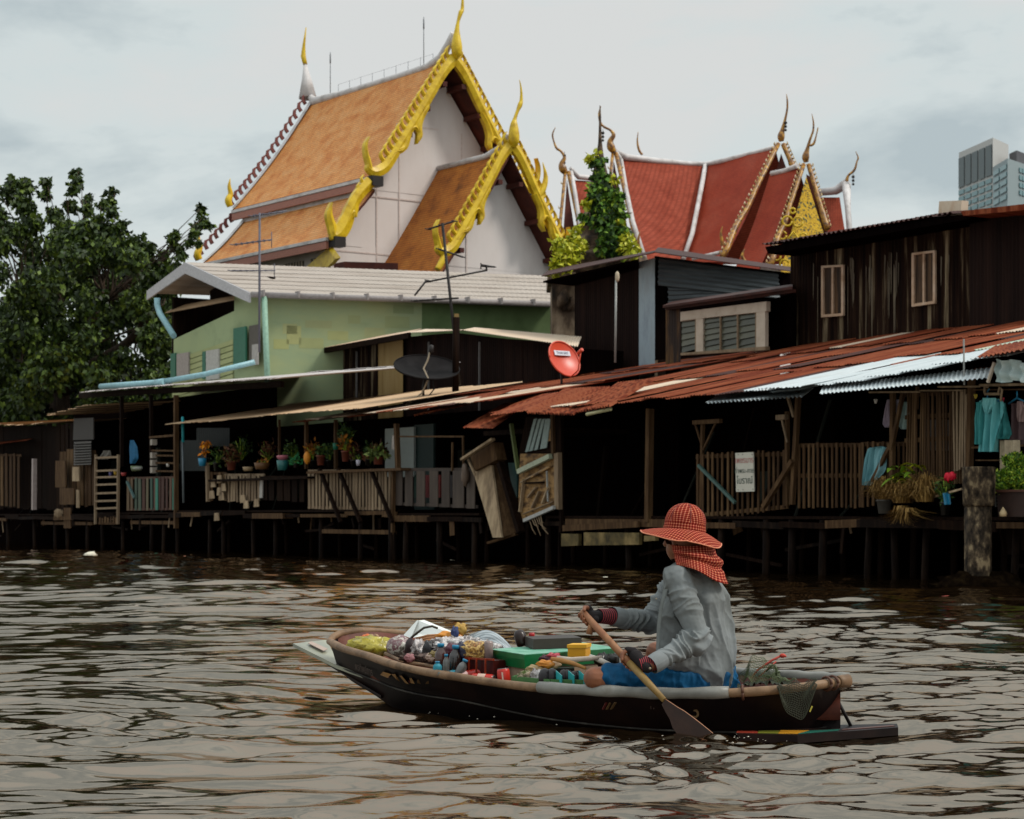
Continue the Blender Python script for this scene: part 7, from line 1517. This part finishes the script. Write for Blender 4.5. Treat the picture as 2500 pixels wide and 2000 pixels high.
mb = MB(); mb.grid(lambda u, v: n3_(u, v)+UP*.02*noise.noise(Vector((u*20, v*9, 0))), 50, 10); put(mb, 'net_heap', mat('dark net heap', [c('0e100a'), c('222616'), c('3c4426')], 40, bump=1, con=.2), nt_)
mb = MB(); mb.tube([V(1830, 1660, 10.45), V(1850, 1636, 10.45), V(1885, 1612, 10.45), V(1914, 1598, 10.45)], .006, 5); mb.tube([V(1850, 1655, 10.4), V(1895, 1615, 10.4)], .004, 5); put(mb, 'red_stick', M_nets, nt_)
mb = MB(); mb.blob(V(1911, 1601, 10.45), .013, 7, 0, .3, (1.3, .8, .8)); put(mb, 'red_float', flat('red float', 'b0382a'), nt_)
mb = MB()
for (x0, y0, x1, y1) in ((1870, 1640, 1888, 1622), (1875, 1655, 1905, 1640), (1885, 1650, 1912, 1668), (1890, 1625, 1895, 1650), (1862, 1650, 1900, 1662)): mb.tube([V(x0, y0, 10.35), V((x0+x1)/2+3, (y0+y1)/2-5, 10.35), V(x1, y1, 10.35)], .005, 5)
put(mb, 'cord_knots', flat('olive knots', '3a4424'), nt_)
mb = MB(); mb.bar(V(1977, 1738, 9.92), V(1983, 1724, 9.92), .006); put(mb, 'tag', flat('yellow tag', 'a89a3a'), nt_)

# ---------------------------------------------------------------- paddle
PA, PB, PT = V(1424, 1497, 10.37), V(1622, 1710, 9.93), V(1745, 1812, 9.86)
pd = thing('paddle', V(1600, 1700, 9.95), 'worn wooden paddle held in both gloved hands, blade entering the water', 'paddle')
dv = (PB-PA).normalized(); M_pad = mat('worn paddle wood', [c('54301e'), c('7c4e34'), c('8f6444'), c('643c26')], 5, rough=.5, bump=.1)
M_pad2 = mat('bare paddle wood', [c('5e4622'), c('876c3c'), c('6e5430')], 5, rough=.5, bump=.1)
mid = PA.lerp(PB, .58); mb = MB(); mb.tube([PA-dv*.012, PA, PA.lerp(PB, .3), mid], [.016, .019, .0185, .0185], 12); put(mb, 'shaft', M_pad, pd)
mb = MB(); mb.tube([mid, PA.lerp(PB, .8), PB], [.0185, .018, .014], 12); put(mb, 'lower_shaft', M_pad2, pd)
mb = MB(); tq = Vector((.85, .1, .52)); sv_ = dv.cross(Vector((0, 1, 0))).normalized(); g_ = PA+dv*.075; mb.tube([g_-Vector((.012, .0, .062)), g_, ], [.017, .014], 8); put(mb, 'grip_peg', M_pad, pd)
bl = []; M_blade = mat('dark wet blade', [c('1a0f0c'), c('2c1a12'), c('3a2418')], 4, rough=.3)
PT2 = PT+(PT-PB).normalized()*.12; up_ = V(1700, 1745, 9.9)-V(1690, 1760, 9.9); up_.normalize()
mb = MB(); rows_ = []
for i in range(13):
    u = i/12; p = PB.lerp(PT2, u); wd = .012+.052*math.sin(math.pi*min(1, u*.8+.02))**.8+(.01 if u > .2 else 0); wd = wd if u < .95 else wd*.6; lo = -up_*wd*1.35
    rows_.append([p+up_*wd*.35, p+up_*wd*.35+Vector((0, -.004, 0)), p+lo+Vector((0, -.003, 0)), p+lo+Vector((0, .004, 0)), p+up_*wd*.35+Vector((0, .006, 0))])
mb.add([q_ for r_ in rows_ for q_ in r_], [(i*5+j, i*5+(j+1) % 5, (i+1)*5+(j+1) % 5, (i+1)*5+j) for i in range(12) for j in range(5)]); put(mb, 'blade', M_blade, pd)
mb = MB(); mb.tube([r_[0] for r_ in rows_], .0035, 5); put(mb, 'blade_edge', flat('pale blade edge', '9a6a4c'), pd)
# splash around the blade
mb = MB(); rnd = random.Random(5)
for _ in range(170):
    a = rnd.gauss(0, 1); b = rnd.gauss(0, 1); x, y = (1.02+.13*a, 9.82+.12*b) if rnd.random() < .8 else (.75+.2*a, 9.86+.08*b)
    if rnd.random() < .1: x, y = -.0+.35*a, 10.75+.1*b-.4*a*.9
    mb.blob(Vector((x, y, .008+abs(rnd.gauss(0, .010)))), rnd.uniform(.0015, .005), 3, 0, 0, (1.4, 1, .7))
o = single(mb, 'splash', flat('water foam', 'b0a89a', rough=.15, spec=.8), 'small bubbles and droplets around the paddle blade and hull', 'splash'); o['kind'] = 'stuff'
# ================================================================ the paddler
pn = thing('person', V(1700, 1700, 10.45), 'person in red checked sun hat and grey shirt, seated in the boat paddling, back turned', 'person')
def blobmesh(mb, name, m, parent, voxel=.005, it=8, disp=None, fac=.5):
    me = mb.mesh('tmp'); o = bpy.data.objects.new('tmp', me); sc.collection.objects.link(o)
    r_ = o.modifiers.new('r', 'REMESH'); r_.mode = 'VOXEL'; r_.voxel_size = voxel; r_.adaptivity = 0
    s_ = o.modifiers.new('s', 'SMOOTH'); s_.factor = fac; s_.iterations = it
    bpy.context.view_layer.update(); m2 = bpy.data.meshes.new_from_object(o.evaluated_get(bpy.context.evaluated_depsgraph_get()))
    bpy.data.objects.remove(o); n = len(m2.vertices); co = np.zeros(n*3, 'f'); m2.vertices.foreach_get('co', co); co = co.reshape(-1, 3)
    if disp:
        nn = np.zeros(n*3, 'f'); m2.vertices.foreach_get('normal', nn); nn = nn.reshape(-1, 3)
        d = np.array([disp(Vector(p)) for p in co.tolist()]); co = co+nn*d[:, None]
    co = co-np.array(wloc(parent)); m2.vertices.foreach_set('co', co.ravel().astype('f')); m2.polygons.foreach_set('use_smooth', np.ones(len(m2.polygons), bool)); m2.update(); m2.materials.clear(); m2.name = name
    return put(m2, name, m, parent)
M_skin = mat('tanned skin', [c('5a3420'), c('7a4a30'), c('8a563a')], 8, rough=.55, bump=.1, spec=.4)
M_shirt = mat('grey cotton shirt', [c('5e605e'), c('727676'), c('828688')], 3, rough=.95, bump=.12, spec=.1)
M_shorts = mat('blue shorts', [c('04243a'), c('064266'), c('0a5680')], 5, rough=.8, bump=.3, spec=.2)
M_glove = flat('black knit glove', '120a0c', rough=.9, bump=.4, scale=60)
# joints
shN, elN, wrN = V(1652, 1412, 10.28), V(1705, 1558, 10.2), V(1580, 1630, 10.06)
shF, elF, wrF = V(1650, 1425, 10.66), V(1590, 1520, 10.66), V(1484, 1503, 10.45)
neck, head = V(1677, 1375, 10.47), V(1668, 1318, 10.43)
hipN, hipF, pel = V(1690, 1660, 10.44), V(1735, 1655, 10.62), V(1718, 1652, 10.5)
chest = V(1690, 1450, 10.46); waist = V(1708, 1575, 10.48)
knN, knF = V(1452, 1656, 10.30), V(1602, 1592, 10.84); anN, anF = V(1580, 1708, 10.62), V(1560, 1700, 10.9)
gN = PA.lerp(PB, .572); gF = PA.lerp(PB, .045)      # where the hands close on the shaft
body = MB()
for a_, ra, b_, rb2 in ((pel, .13, waist, .115), (waist, .115, chest, .13), (hipN, .11, hipF, .11), (shN, .055, chest, .11), (shF, .055, chest, .11), (chest, .1, neck, .052), (neck, .05, head, .058),
        (shN, .05, elN, .037), (elN, .036, wrN, .025), (shF, .05, elF, .037), (elF, .036, wrF, .025), (hipN, .09, knN, .058), (knN, .056, anN, .036), (hipF, .09, knF, .056), (knF, .052, anF, .035)): body.capsule(a_, ra, b_, rb2)
fd = Vector((-.78, .62, 0)).normalized(); sdv = Vector((.62, .78, 0))
for (o_, r_, s_) in ((Vector((0, 0, 0)), .092, (.95, .9, 1.15)), (fd*.03-UP*.045, .07, (.9, .85, 1.0))): body.blob(head+o_, r_, 12, 0, 0, s_)
body.capsule(head+fd*.085+UP*.01, .012, head+fd*.105-UP*.022, .017); body.capsule(head+fd*.072-UP*.055-sdv*.015, .012, head+fd*.072-UP*.055+sdv*.015, .012); body.capsule(head+fd*.06-UP*.085, .022, head+fd*.06-UP*.09, .02)
for s_ in (-1, 1): body.capsule(head+sdv*.083*s_-UP*.01, .012, head+sdv*.085*s_-UP*.04, .009); body.capsule(head+fd*.08+sdv*.033*s_+UP*.015, .013, head+fd*.08+sdv*.035*s_+UP*.014, .012)
fa_ = Vector((-.9, .3, -.1)).normalized()
for an_ in (anN, anF): body.capsule(an_, .036, an_+fa_*.16-UP*.03, .025)
glove = MB(); striped = MB()
def hand(g, wr, dirs, thumb_s, gl):
    ax = dv; w_ = (wr-g); w_ = (w_-ax*w_.dot(ax)).normalized(); nn = ax.cross(w_).normalized()*thumb_s
    palm = g+w_*.036
    kn = [palm+ax*s_-nn*.004 for s_ in (-.032, -.011, .011, .031)]
    wrp = wr
    body.capsule(wrp, .025, palm+w_*.01, .026)
    for k_ in kn: body.capsule(palm+w_*.02, .02, k_, .013)
    glove_caps = [(wrp, .029, palm+w_*.008, .031)]+[(palm+w_*.02, .023, k_, .017) for k_ in kn]
    ln = (1.0, 1.08, 1.03, .86)
    for i, k_ in enumerate(kn):
        s_ = (-.032, -.011, .011, .031)[i]; P = [k_]
        for j, ang in enumerate((25, 75, 125, 170)):
            a = math.radians(ang*ln[i]); rr_ = .032-.002*j; P.append(g+ax*(s_*1.02)+(w_*math.cos(a)+nn*math.sin(a))*rr_)
        for j in range(4): body.capsule(P[j], .0105-.0008*j, P[j+1], .0098-.0008*j, 8)
        for j in range(2): glove_caps.append((P[j], .0145, P[j+1], .013))
    P = [palm-ax*.03+w_*.02, palm-ax*.045-nn*.022, g-ax*.04-nn*.03, g-ax*.02-nn*.027-w_*.018]
    for j in range(3): body.capsule(P[j], .0145-.0015*j, P[j+1], .013-.0015*j, 8)
    glove_caps.append((P[0], .018, P[1], .0165))
    for q_ in glove_caps: gl.capsule(*q_)
glN, glF = MB(), MB()
hand(gN, wrN, 1, -1, glN); hand(gF, wrF, 1, -1, glF)
blobmesh(body, 'body', M_skin, pn, .0045, 4)
for gl in (glN, glF): blobmesh(gl, 'glove', M_glove, pn, .0035, 3)
def stripes(nm, colA, colB, freq, axis):
    m = bpy.data.materials.new(nm); m.use_nodes = True; nt = m.node_tree; N = nt.nodes; L = nt.links; bs = N['Principled BSDF']; bs.inputs['Roughness'].default_value = .9
    tc = N.new('ShaderNodeTexCoord'); sp = N.new('ShaderNodeSeparateXYZ'); L.new(tc.outputs['UV'], sp.inputs[0])
    mu = N.new('ShaderNodeMath'); mu.operation = 'MULTIPLY'; mu.inputs[1].default_value = freq; L.new(sp.outputs[axis], mu.inputs[0]); sn = N.new('ShaderNodeMath'); sn.operation = 'SINE'; L.new(mu.outputs[0], sn.inputs[0])
    r = N.new('ShaderNodeValToRGB'); r.color_ramp.elements[0].position = .45; r.color_ramp.elements[0].color = (*colA, 1); r.color_ramp.elements[1].position = .6; r.color_ramp.elements[1].color = (*colB, 1)
    L.new(sn.outputs[0], r.inputs[0]); L.new(r.outputs[0], bs.inputs['Base Color']); return m
M_cuff = stripes('striped knit cuff', c('1a0a0c'), c('9a3038'), 6.283*9, 1)
def cuff(p, q_, r0, r1, parent=pn):
    d = (q_-p).normalized(); x = d.cross(UP).normalized(); y = d.cross(x); mb = MB(); mb.uv = []; nu, nv = 24, 36
    def fn(u, v): a = u*6.28318; r_ = (r0+(r1-r0)*v)*(1+.04*math.sin(v*6.283*9)); return p.lerp(q_, v)+(x*math.cos(a)+y*math.sin(a))*r_
    mb.grid(fn, nu, nv); mb.uv = [(i/nu, j/nv) for j in range(nv+1) for i in range(nu+1)]; put(mb, 'glove_cuff', M_cuff, parent)
cuff(gN.lerp(wrN, .62), wrN+(elN-wrN)*.2, .036, .04); cuff(gF.lerp(wrF, .55), wrF+(elF-wrF)*.2, .036, .042)

# shirt
sh = MB()
for a_, ra, b_, rb2 in ((V(1712, 1640, 10.49), .158, waist, .155), (waist, .155, chest, .152), (shN+Vector((.01, .02, -.012)), .068, chest, .142), (shF, .068, chest, .142), (V(1738, 1600, 10.52), .125, V(1722, 1470, 10.56), .13),
        (shN, .074, elN, .062), (elN, .064, wrN.lerp(elN, .34), .047), (shF, .070, elF, .062), (elF, .062, wrF.lerp(elF, .32), .044), (chest+UP*.05, .1, neck-UP*.02, .06), (V(1665, 1600, 10.4), .11, V(1660, 1500, 10.38), .10)): sh.capsule(a_, ra, b_, rb2, 16)
def seg_dist(p, a, b):
    ab = b-a; t = max(0, min(1, (p-a).dot(ab)/ab.length_squared)); return (p-(a+ab*t)).length, t
def rn(p): return (1-min(1, abs(noise.noise(p))*2.6))**1.6*1.9-.5
def wr_shirt(p):
    d1, t1 = seg_dist(p, shN, elN); d2, t2 = seg_dist(p, elN, wrN); d3, t3 = seg_dist(p, elF, wrF); d4, t4 = seg_dist(p, shF, elF); v = 0
    if min(d1, d2) < .085:
        dd, t = (t1, 0) if d1 < d2 else (1+t2, 1); s_ = (1 if d1 < d2 else 0)*t1+(0 if d1 < d2 else 1+t2)
        q_ = Vector((p.x*6, p.y*6, p.z*6)); amp = .006+.009*math.exp(-((s_-1.05)/.42)**2); v += amp*rn(Vector((s_*7+noise.noise(q_)*2.6, p.x*9, p.z*8)))*(.5+.9*abs(noise.noise(p*7)))
    elif min(d3, d4) < .085:
        s_ = t4 if d4 < d3 else 1+t3; v += .011*rn(Vector((s_*8+noise.noise(p*9)*1.5, p.z*9, 3)))*(.4+abs(noise.noise(p*8)))
    else:
        v += .013*rn(Vector((p.x*8+p.y*6+noise.noise(p*4)*1.2, p.y*5, p.z*3.0)))*(.4+abs(noise.noise(p*5)))+.004*rn(Vector((p.x*9, p.z*9+p.x*8, 5)))
    return v+.0012*noise.noise(p*60)
blobmesh(sh, 'shirt', M_shirt, pn, .005, 7, wr_shirt)
M_shd = mat('shirt edge', [c('5a5c5a'), c('6e7270'), c('7c8080')], 3, rough=.95)
def cloth_strip(mbn, P, Q, th=.004, m=M_shd, n=12, nm='collar'):
    mb = MB(); P, Q = cat3(P, 4), cat3(Q, 4); k_ = min(len(P), len(Q)); vs = []
    for i in range(k_): vs += [P[i], Q[i]]
    mb.add(vs, [(2*i, 2*i+1, 2*i+3, 2*i+2) for i in range(k_-1)], 0, True); o = put(mb, nm, m, pn); md = o.modifiers.new('t', 'SOLIDIFY'); md.thickness = th; return o
cloth_strip('', [V(1628, 1392, 10.30), V(1640, 1378, 10.33), V(1662, 1368, 10.36), V(1690, 1364, 10.40)], [V(1624, 1404, 10.28), V(1640, 1400, 10.29), V(1666, 1392, 10.31), V(1692, 1390, 10.36)], nm='collar')
cloth_strip('', [V(1630, 1400, 10.285), V(1624, 1430, 10.27), V(1614, 1470, 10.24), V(1606, 1520, 10.245), V(1604, 1570, 10.25), V(1602, 1605, 10.25)], [V(1641, 1402, 10.235), V(1634, 1432, 10.24), V(1621, 1470, 10.22), V(1614, 1520, 10.22), V(1611, 1570, 10.22), V(1608, 1603, 10.22)], nm='shirt_placket')
def ringstrip(p, q_, r_, nm, m=M_shd):
    d = (q_-p).normalized(); x = d.cross(UP).normalized(); y = d.cross(x); mb = MB()
    mb.grid(lambda u, v: p.lerp(q_, v)+(x*math.cos(u*6.2832)+y*math.sin(u*6.2832))*(r_+.004*math.sin(math.pi*v)), 24, 4); put(mb, nm, m, pn)
ringstrip(wrN.lerp(elN, .08), wrN.lerp(elN, .32), .046, 'shirt_cuff', M_shirt); ringstrip(wrF.lerp(elF, .08), wrF.lerp(elF, .34), .047, 'shirt_cuff', M_shirt)
mb = MB(); mb.lathe(V(1587, 1632, 9.93), [(.006, 0), (.006, .003)], 8, ax=Vector((-.2, -1, 0))); put(mb, 'button', flat('pale button', '9a8c74'), pn)
mb = MB(); mb.lathe(V(1602, 1462, 10.2), [(.004, 0), (.004, .003)], 8, ax=Vector((0, -1, 0))); put(mb, 'button', flat('pale button', '9a8c74'), pn)
# hanging shirt tail at the back and flap pocket at the front
mb = MB(); mb.grid(lambda u, v: V(1738+48*u, 1600+(22+6*math.sin(u*3))*v*(1 if u > .3 else .8), 10.42+.16*u)+Vector((.006*math.sin(v*3+u*14), 0, 0)), 16, 8); put(mb, 'shirt_tail', M_shirt, pn)
# shorts
so = MB()
for a_, ra, b_, rb2 in ((pel-UP*.02, .15, V(1735, 1668, 10.56), .15), (V(1700, 1664, 10.44), .12, V(1520, 1660, 10.35), .082), (V(1520, 1660, 10.35), .082, V(1485, 1658, 10.32), .074), (hipF, .12, hipF.lerp(knF, .5), .085), (pel, .148, pel+UP*.06, .14)): so.capsule(a_, ra, b_, rb2, 16)
def wr_sho(p): return .007*rn(Vector((p.x*9+p.z*6, p.y*4, p.z*13)))+.004*rn(Vector((p.x*20, p.y*6, p.z*7)))
blobmesh(so, 'shorts', M_shorts, pn, .006, 6, wr_sho)
# hat: checked cloth, UVs in metres
def check_mat():
    m = bpy.data.materials.new('red check cotton'); m.use_nodes = True; nt = m.node_tree; N = nt.nodes; L = nt.links; bs = N['Principled BSDF']; bs.inputs['Roughness'].default_value = .9; bs.inputs['Specular IOR Level'].default_value = .1
    tc = N.new('ShaderNodeTexCoord'); sp = N.new('ShaderNodeSeparateXYZ'); L.new(tc.outputs['UV'], sp.inputs[0]); outs = []
    for ax in (0, 1):
        mu = N.new('ShaderNodeMath'); mu.operation = 'MULTIPLY'; mu.inputs[1].default_value = 1/.015; L.new(sp.outputs[ax], mu.inputs[0])
        fr = N.new('ShaderNodeMath'); fr.operation = 'FRACT'; L.new(mu.outputs[0], fr.inputs[0])
        pr = N.new('ShaderNodeValToRGB'); e = pr.color_ramp.elements; e[0].position = 0; e[0].color = (1, 1, 1, 1); e[1].position = 1; e[1].color = (1, 1, 1, 1)
        for (x, v) in ((.09, 1), (.2, 0), (.8, 0), (.91, 1)): k_ = e.new(x); k_.color = (v, v, v, 1)
        L.new(fr.outputs[0], pr.inputs[0]); outs.append(pr.outputs[0])
    ad = N.new('ShaderNodeMath'); ad.operation = 'ADD'; L.new(outs[0], ad.inputs[0]); L.new(outs[1], ad.inputs[1])
    r = N.new('ShaderNodeValToRGB'); e = r.color_ramp.elements; e[0].position = 0; e[0].color = (*c('6a1812'), 1); e[1].position = 1; e[1].color = (*c('dc9a78'), 1); k_ = e.new(.5); k_.color = (*c('ac4c38'), 1)
    hf = N.new('ShaderNodeMath'); hf.operation = 'MULTIPLY'; hf.inputs[1].default_value = .5; L.new(ad.outputs[0], hf.inputs[0]); L.new(hf.outputs[0], r.inputs[0])
    nz = N.new('ShaderNodeTexNoise'); nz.inputs['Scale'].default_value = 30; mxx = N.new('ShaderNodeMixRGB'); mxx.blend_type = 'MULTIPLY'; mxx.inputs[0].default_value = .35; L.new(tc.outputs['Object'], nz.inputs['Vector']); L.new(r.outputs[0], mxx.inputs[1]); L.new(nz.outputs['Color'], mxx.inputs[2])
    L.new(mxx.outputs[0], bs.inputs['Base Color']); b = N.new('ShaderNodeBump'); b.inputs['Strength'].default_value = .3; b.inputs['Distance'].default_value = .004; L.new(nz.outputs['Fac'], b.inputs['Height']); L.new(b.outputs[0], bs.inputs['Normal']); return m
M_chk = check_mat()
HC = V(1671, 1296, 10.43)         # centre of the hat band base
tl = Matrix.Rotation(math.radians(7), 3, 'Y') @ Matrix.Rotation(math.radians(-4), 3, 'X')
def HP(x, y, z): return HC+tl @ Vector((x, y, z))
hat = MB(); hat.uv = []
nu, nv = 96, 24; NP = 6
def crown(u, v):
    a = u*6.2832; t = v*math.pi/2; z = .028+.118*math.sin(t)**.95; r_ = .107*math.cos(t)**.62 if v < 1 else 0
    r_ = .105*max(0, 1-v**2.3)**.5; z = .03+.112*v**.95*(1.0)
    f = (u*NP+.35) % 1; r_ *= 1-.022*(1-math.sin(math.pi*f))**3+.012*noise.noise(Vector((a*2, v*4, 0))); return HP(r_*math.cos(a), r_*math.sin(a), z)
hat.grid(crown, nu, nv); hat.uv += [((((i/nu)*NP+.35) % 1-.5)*.105*(1-.55*(j/nv)), .2*j/nv*.85+.03*int((i/nu)*NP+.35)) for j in range(nv+1) for i in range(nu+1)]
put(hat, 'hat_crown', M_chk, pn)
for k_ in range(NP):
    hat = MB(); hat.tube([crown((k_+.65)/NP, v_/14)*1.0 for v_ in range(14)], .0022, 5); put(hat, 'hat_seam', flat('dark red seam', '5a1a14'), pn)
hat = MB(); hat.uv = []
def band(u, v): a = u*6.2832; return HP((.1075+.002*math.sin(v*6))*math.cos(a), (.1075+.002*math.sin(v*6))*math.sin(a), .0+.034*v)
hat.grid(band, nu, 4); hat.uv += [(i/nu*.672, .05+.034*j/4) for j in range(5) for i in range(nu+1)]
put(hat, 'hat_band', M_chk, pn)
hat = MB(); hat.uv = []
def brim(u, v, off=0):
    a = u*6.2832; rr_ = .106+(.088+.028*max(0, -math.cos(a+.2)))*v; near = max(0, -math.sin(a)); right = max(0, math.cos(a)); left = max(0, -math.cos(a))
    dz = -(.06*near+.045*right+.022*left+.02*max(0, math.sin(a)))*v**1.25; dz += .004*math.sin(a*5+1)*v*v
    return HP(rr_*math.cos(a), rr_*math.sin(a), .002+dz+off)
hat.grid(lambda u, v: brim(u, v), nu, 12); hat.uv += [((.106+.1*j/12)*math.cos(i/nu*6.2832+.6), (.106+.1*j/12)*math.sin(i/nu*6.2832+.6)) for j in range(13) for i in range(nu+1)]
k0 = len(hat.v); hat.grid(lambda u, v: brim(u, v, -.004), nu, 12); hat.uv += [((.106+.1*j/12)*math.cos(i/nu*6.2832+.6), (.106+.1*j/12)*math.sin(i/nu*6.2832+.6)) for j in range(13) for i in range(nu+1)]
put(hat, 'hat_brim', M_chk, pn)
hat = MB(); hat.tube([brim(i/96, 1, -.002) for i in range(97)], .0035, 6, caps=False); put(hat, 'hat_brim_edge', flat('salmon binding', 'c87858', var=.1), pn)
top_ = cat3([V(1640, 1330, 10.34), V(1655, 1332, 10.31), V(1680, 1334, 10.30), V(1708, 1332, 10.33), V(1732, 1330, 10.40), V(1738, 1328, 10.5), V(1722, 1328, 10.58)], 6)
bot_ = cat3([V(1654, 1380, 10.27), V(1672, 1384, 10.225), V(1698, 1392, 10.20), V(1732, 1410, 10.22), V(1768, 1426, 10.34), V(1766, 1420, 10.48), V(1735, 1405, 10.62)], 6)
hat = MB(); hat.uv = []; n_ = len(top_); nv = 22
def flap(i, v):
    u = i/(n_-1); p = top_[i].lerp(bot_[i], v); o_ = (p-V(1685, 1350, 10.46)); o_.z = 0; o_ = o_.normalized() if o_.length else Vector((0, -1, 0))
    f = .012*math.sin(u*16+v*2)*(.3+v)+.008*noise.noise(Vector((u*7, v*5, 1)))+.022*math.exp(-((v-.38-.25*(u-.5))/.10)**2)*min(1, u*3)-.012*math.exp(-((v-.58-.2*(u-.5))/.08)**2)
    return p+o_*f
for j in range(nv+1):
    for i in range(n_): hat.v.append(tuple(flap(i, j/nv))); hat.uv.append((i/(n_-1)*.33*(1+.25*j/nv), .21*j/nv+.02*i/(n_-1)))
hat.f = [(j*n_+i, j*n_+i+1, (j+1)*n_+i+1, (j+1)*n_+i) for j in range(nv) for i in range(n_-1)]; hat.m = [0]*len(hat.f); hat.sm = [True]*len(hat.f)
o = put(hat, 'neck_flap', M_chk, pn); md = o.modifiers.new('t', 'SOLIDIFY'); md.thickness = .003
mb = MB(); mb.capsule(head+fd*.012-UP*.02, .086, head+fd*.03-UP*.078-sdv*.0, .045, 16); put(mb, 'face_cloth', flat('dark face cloth', '1a0d09', bump=.3, spec=0, rough=1), pn)
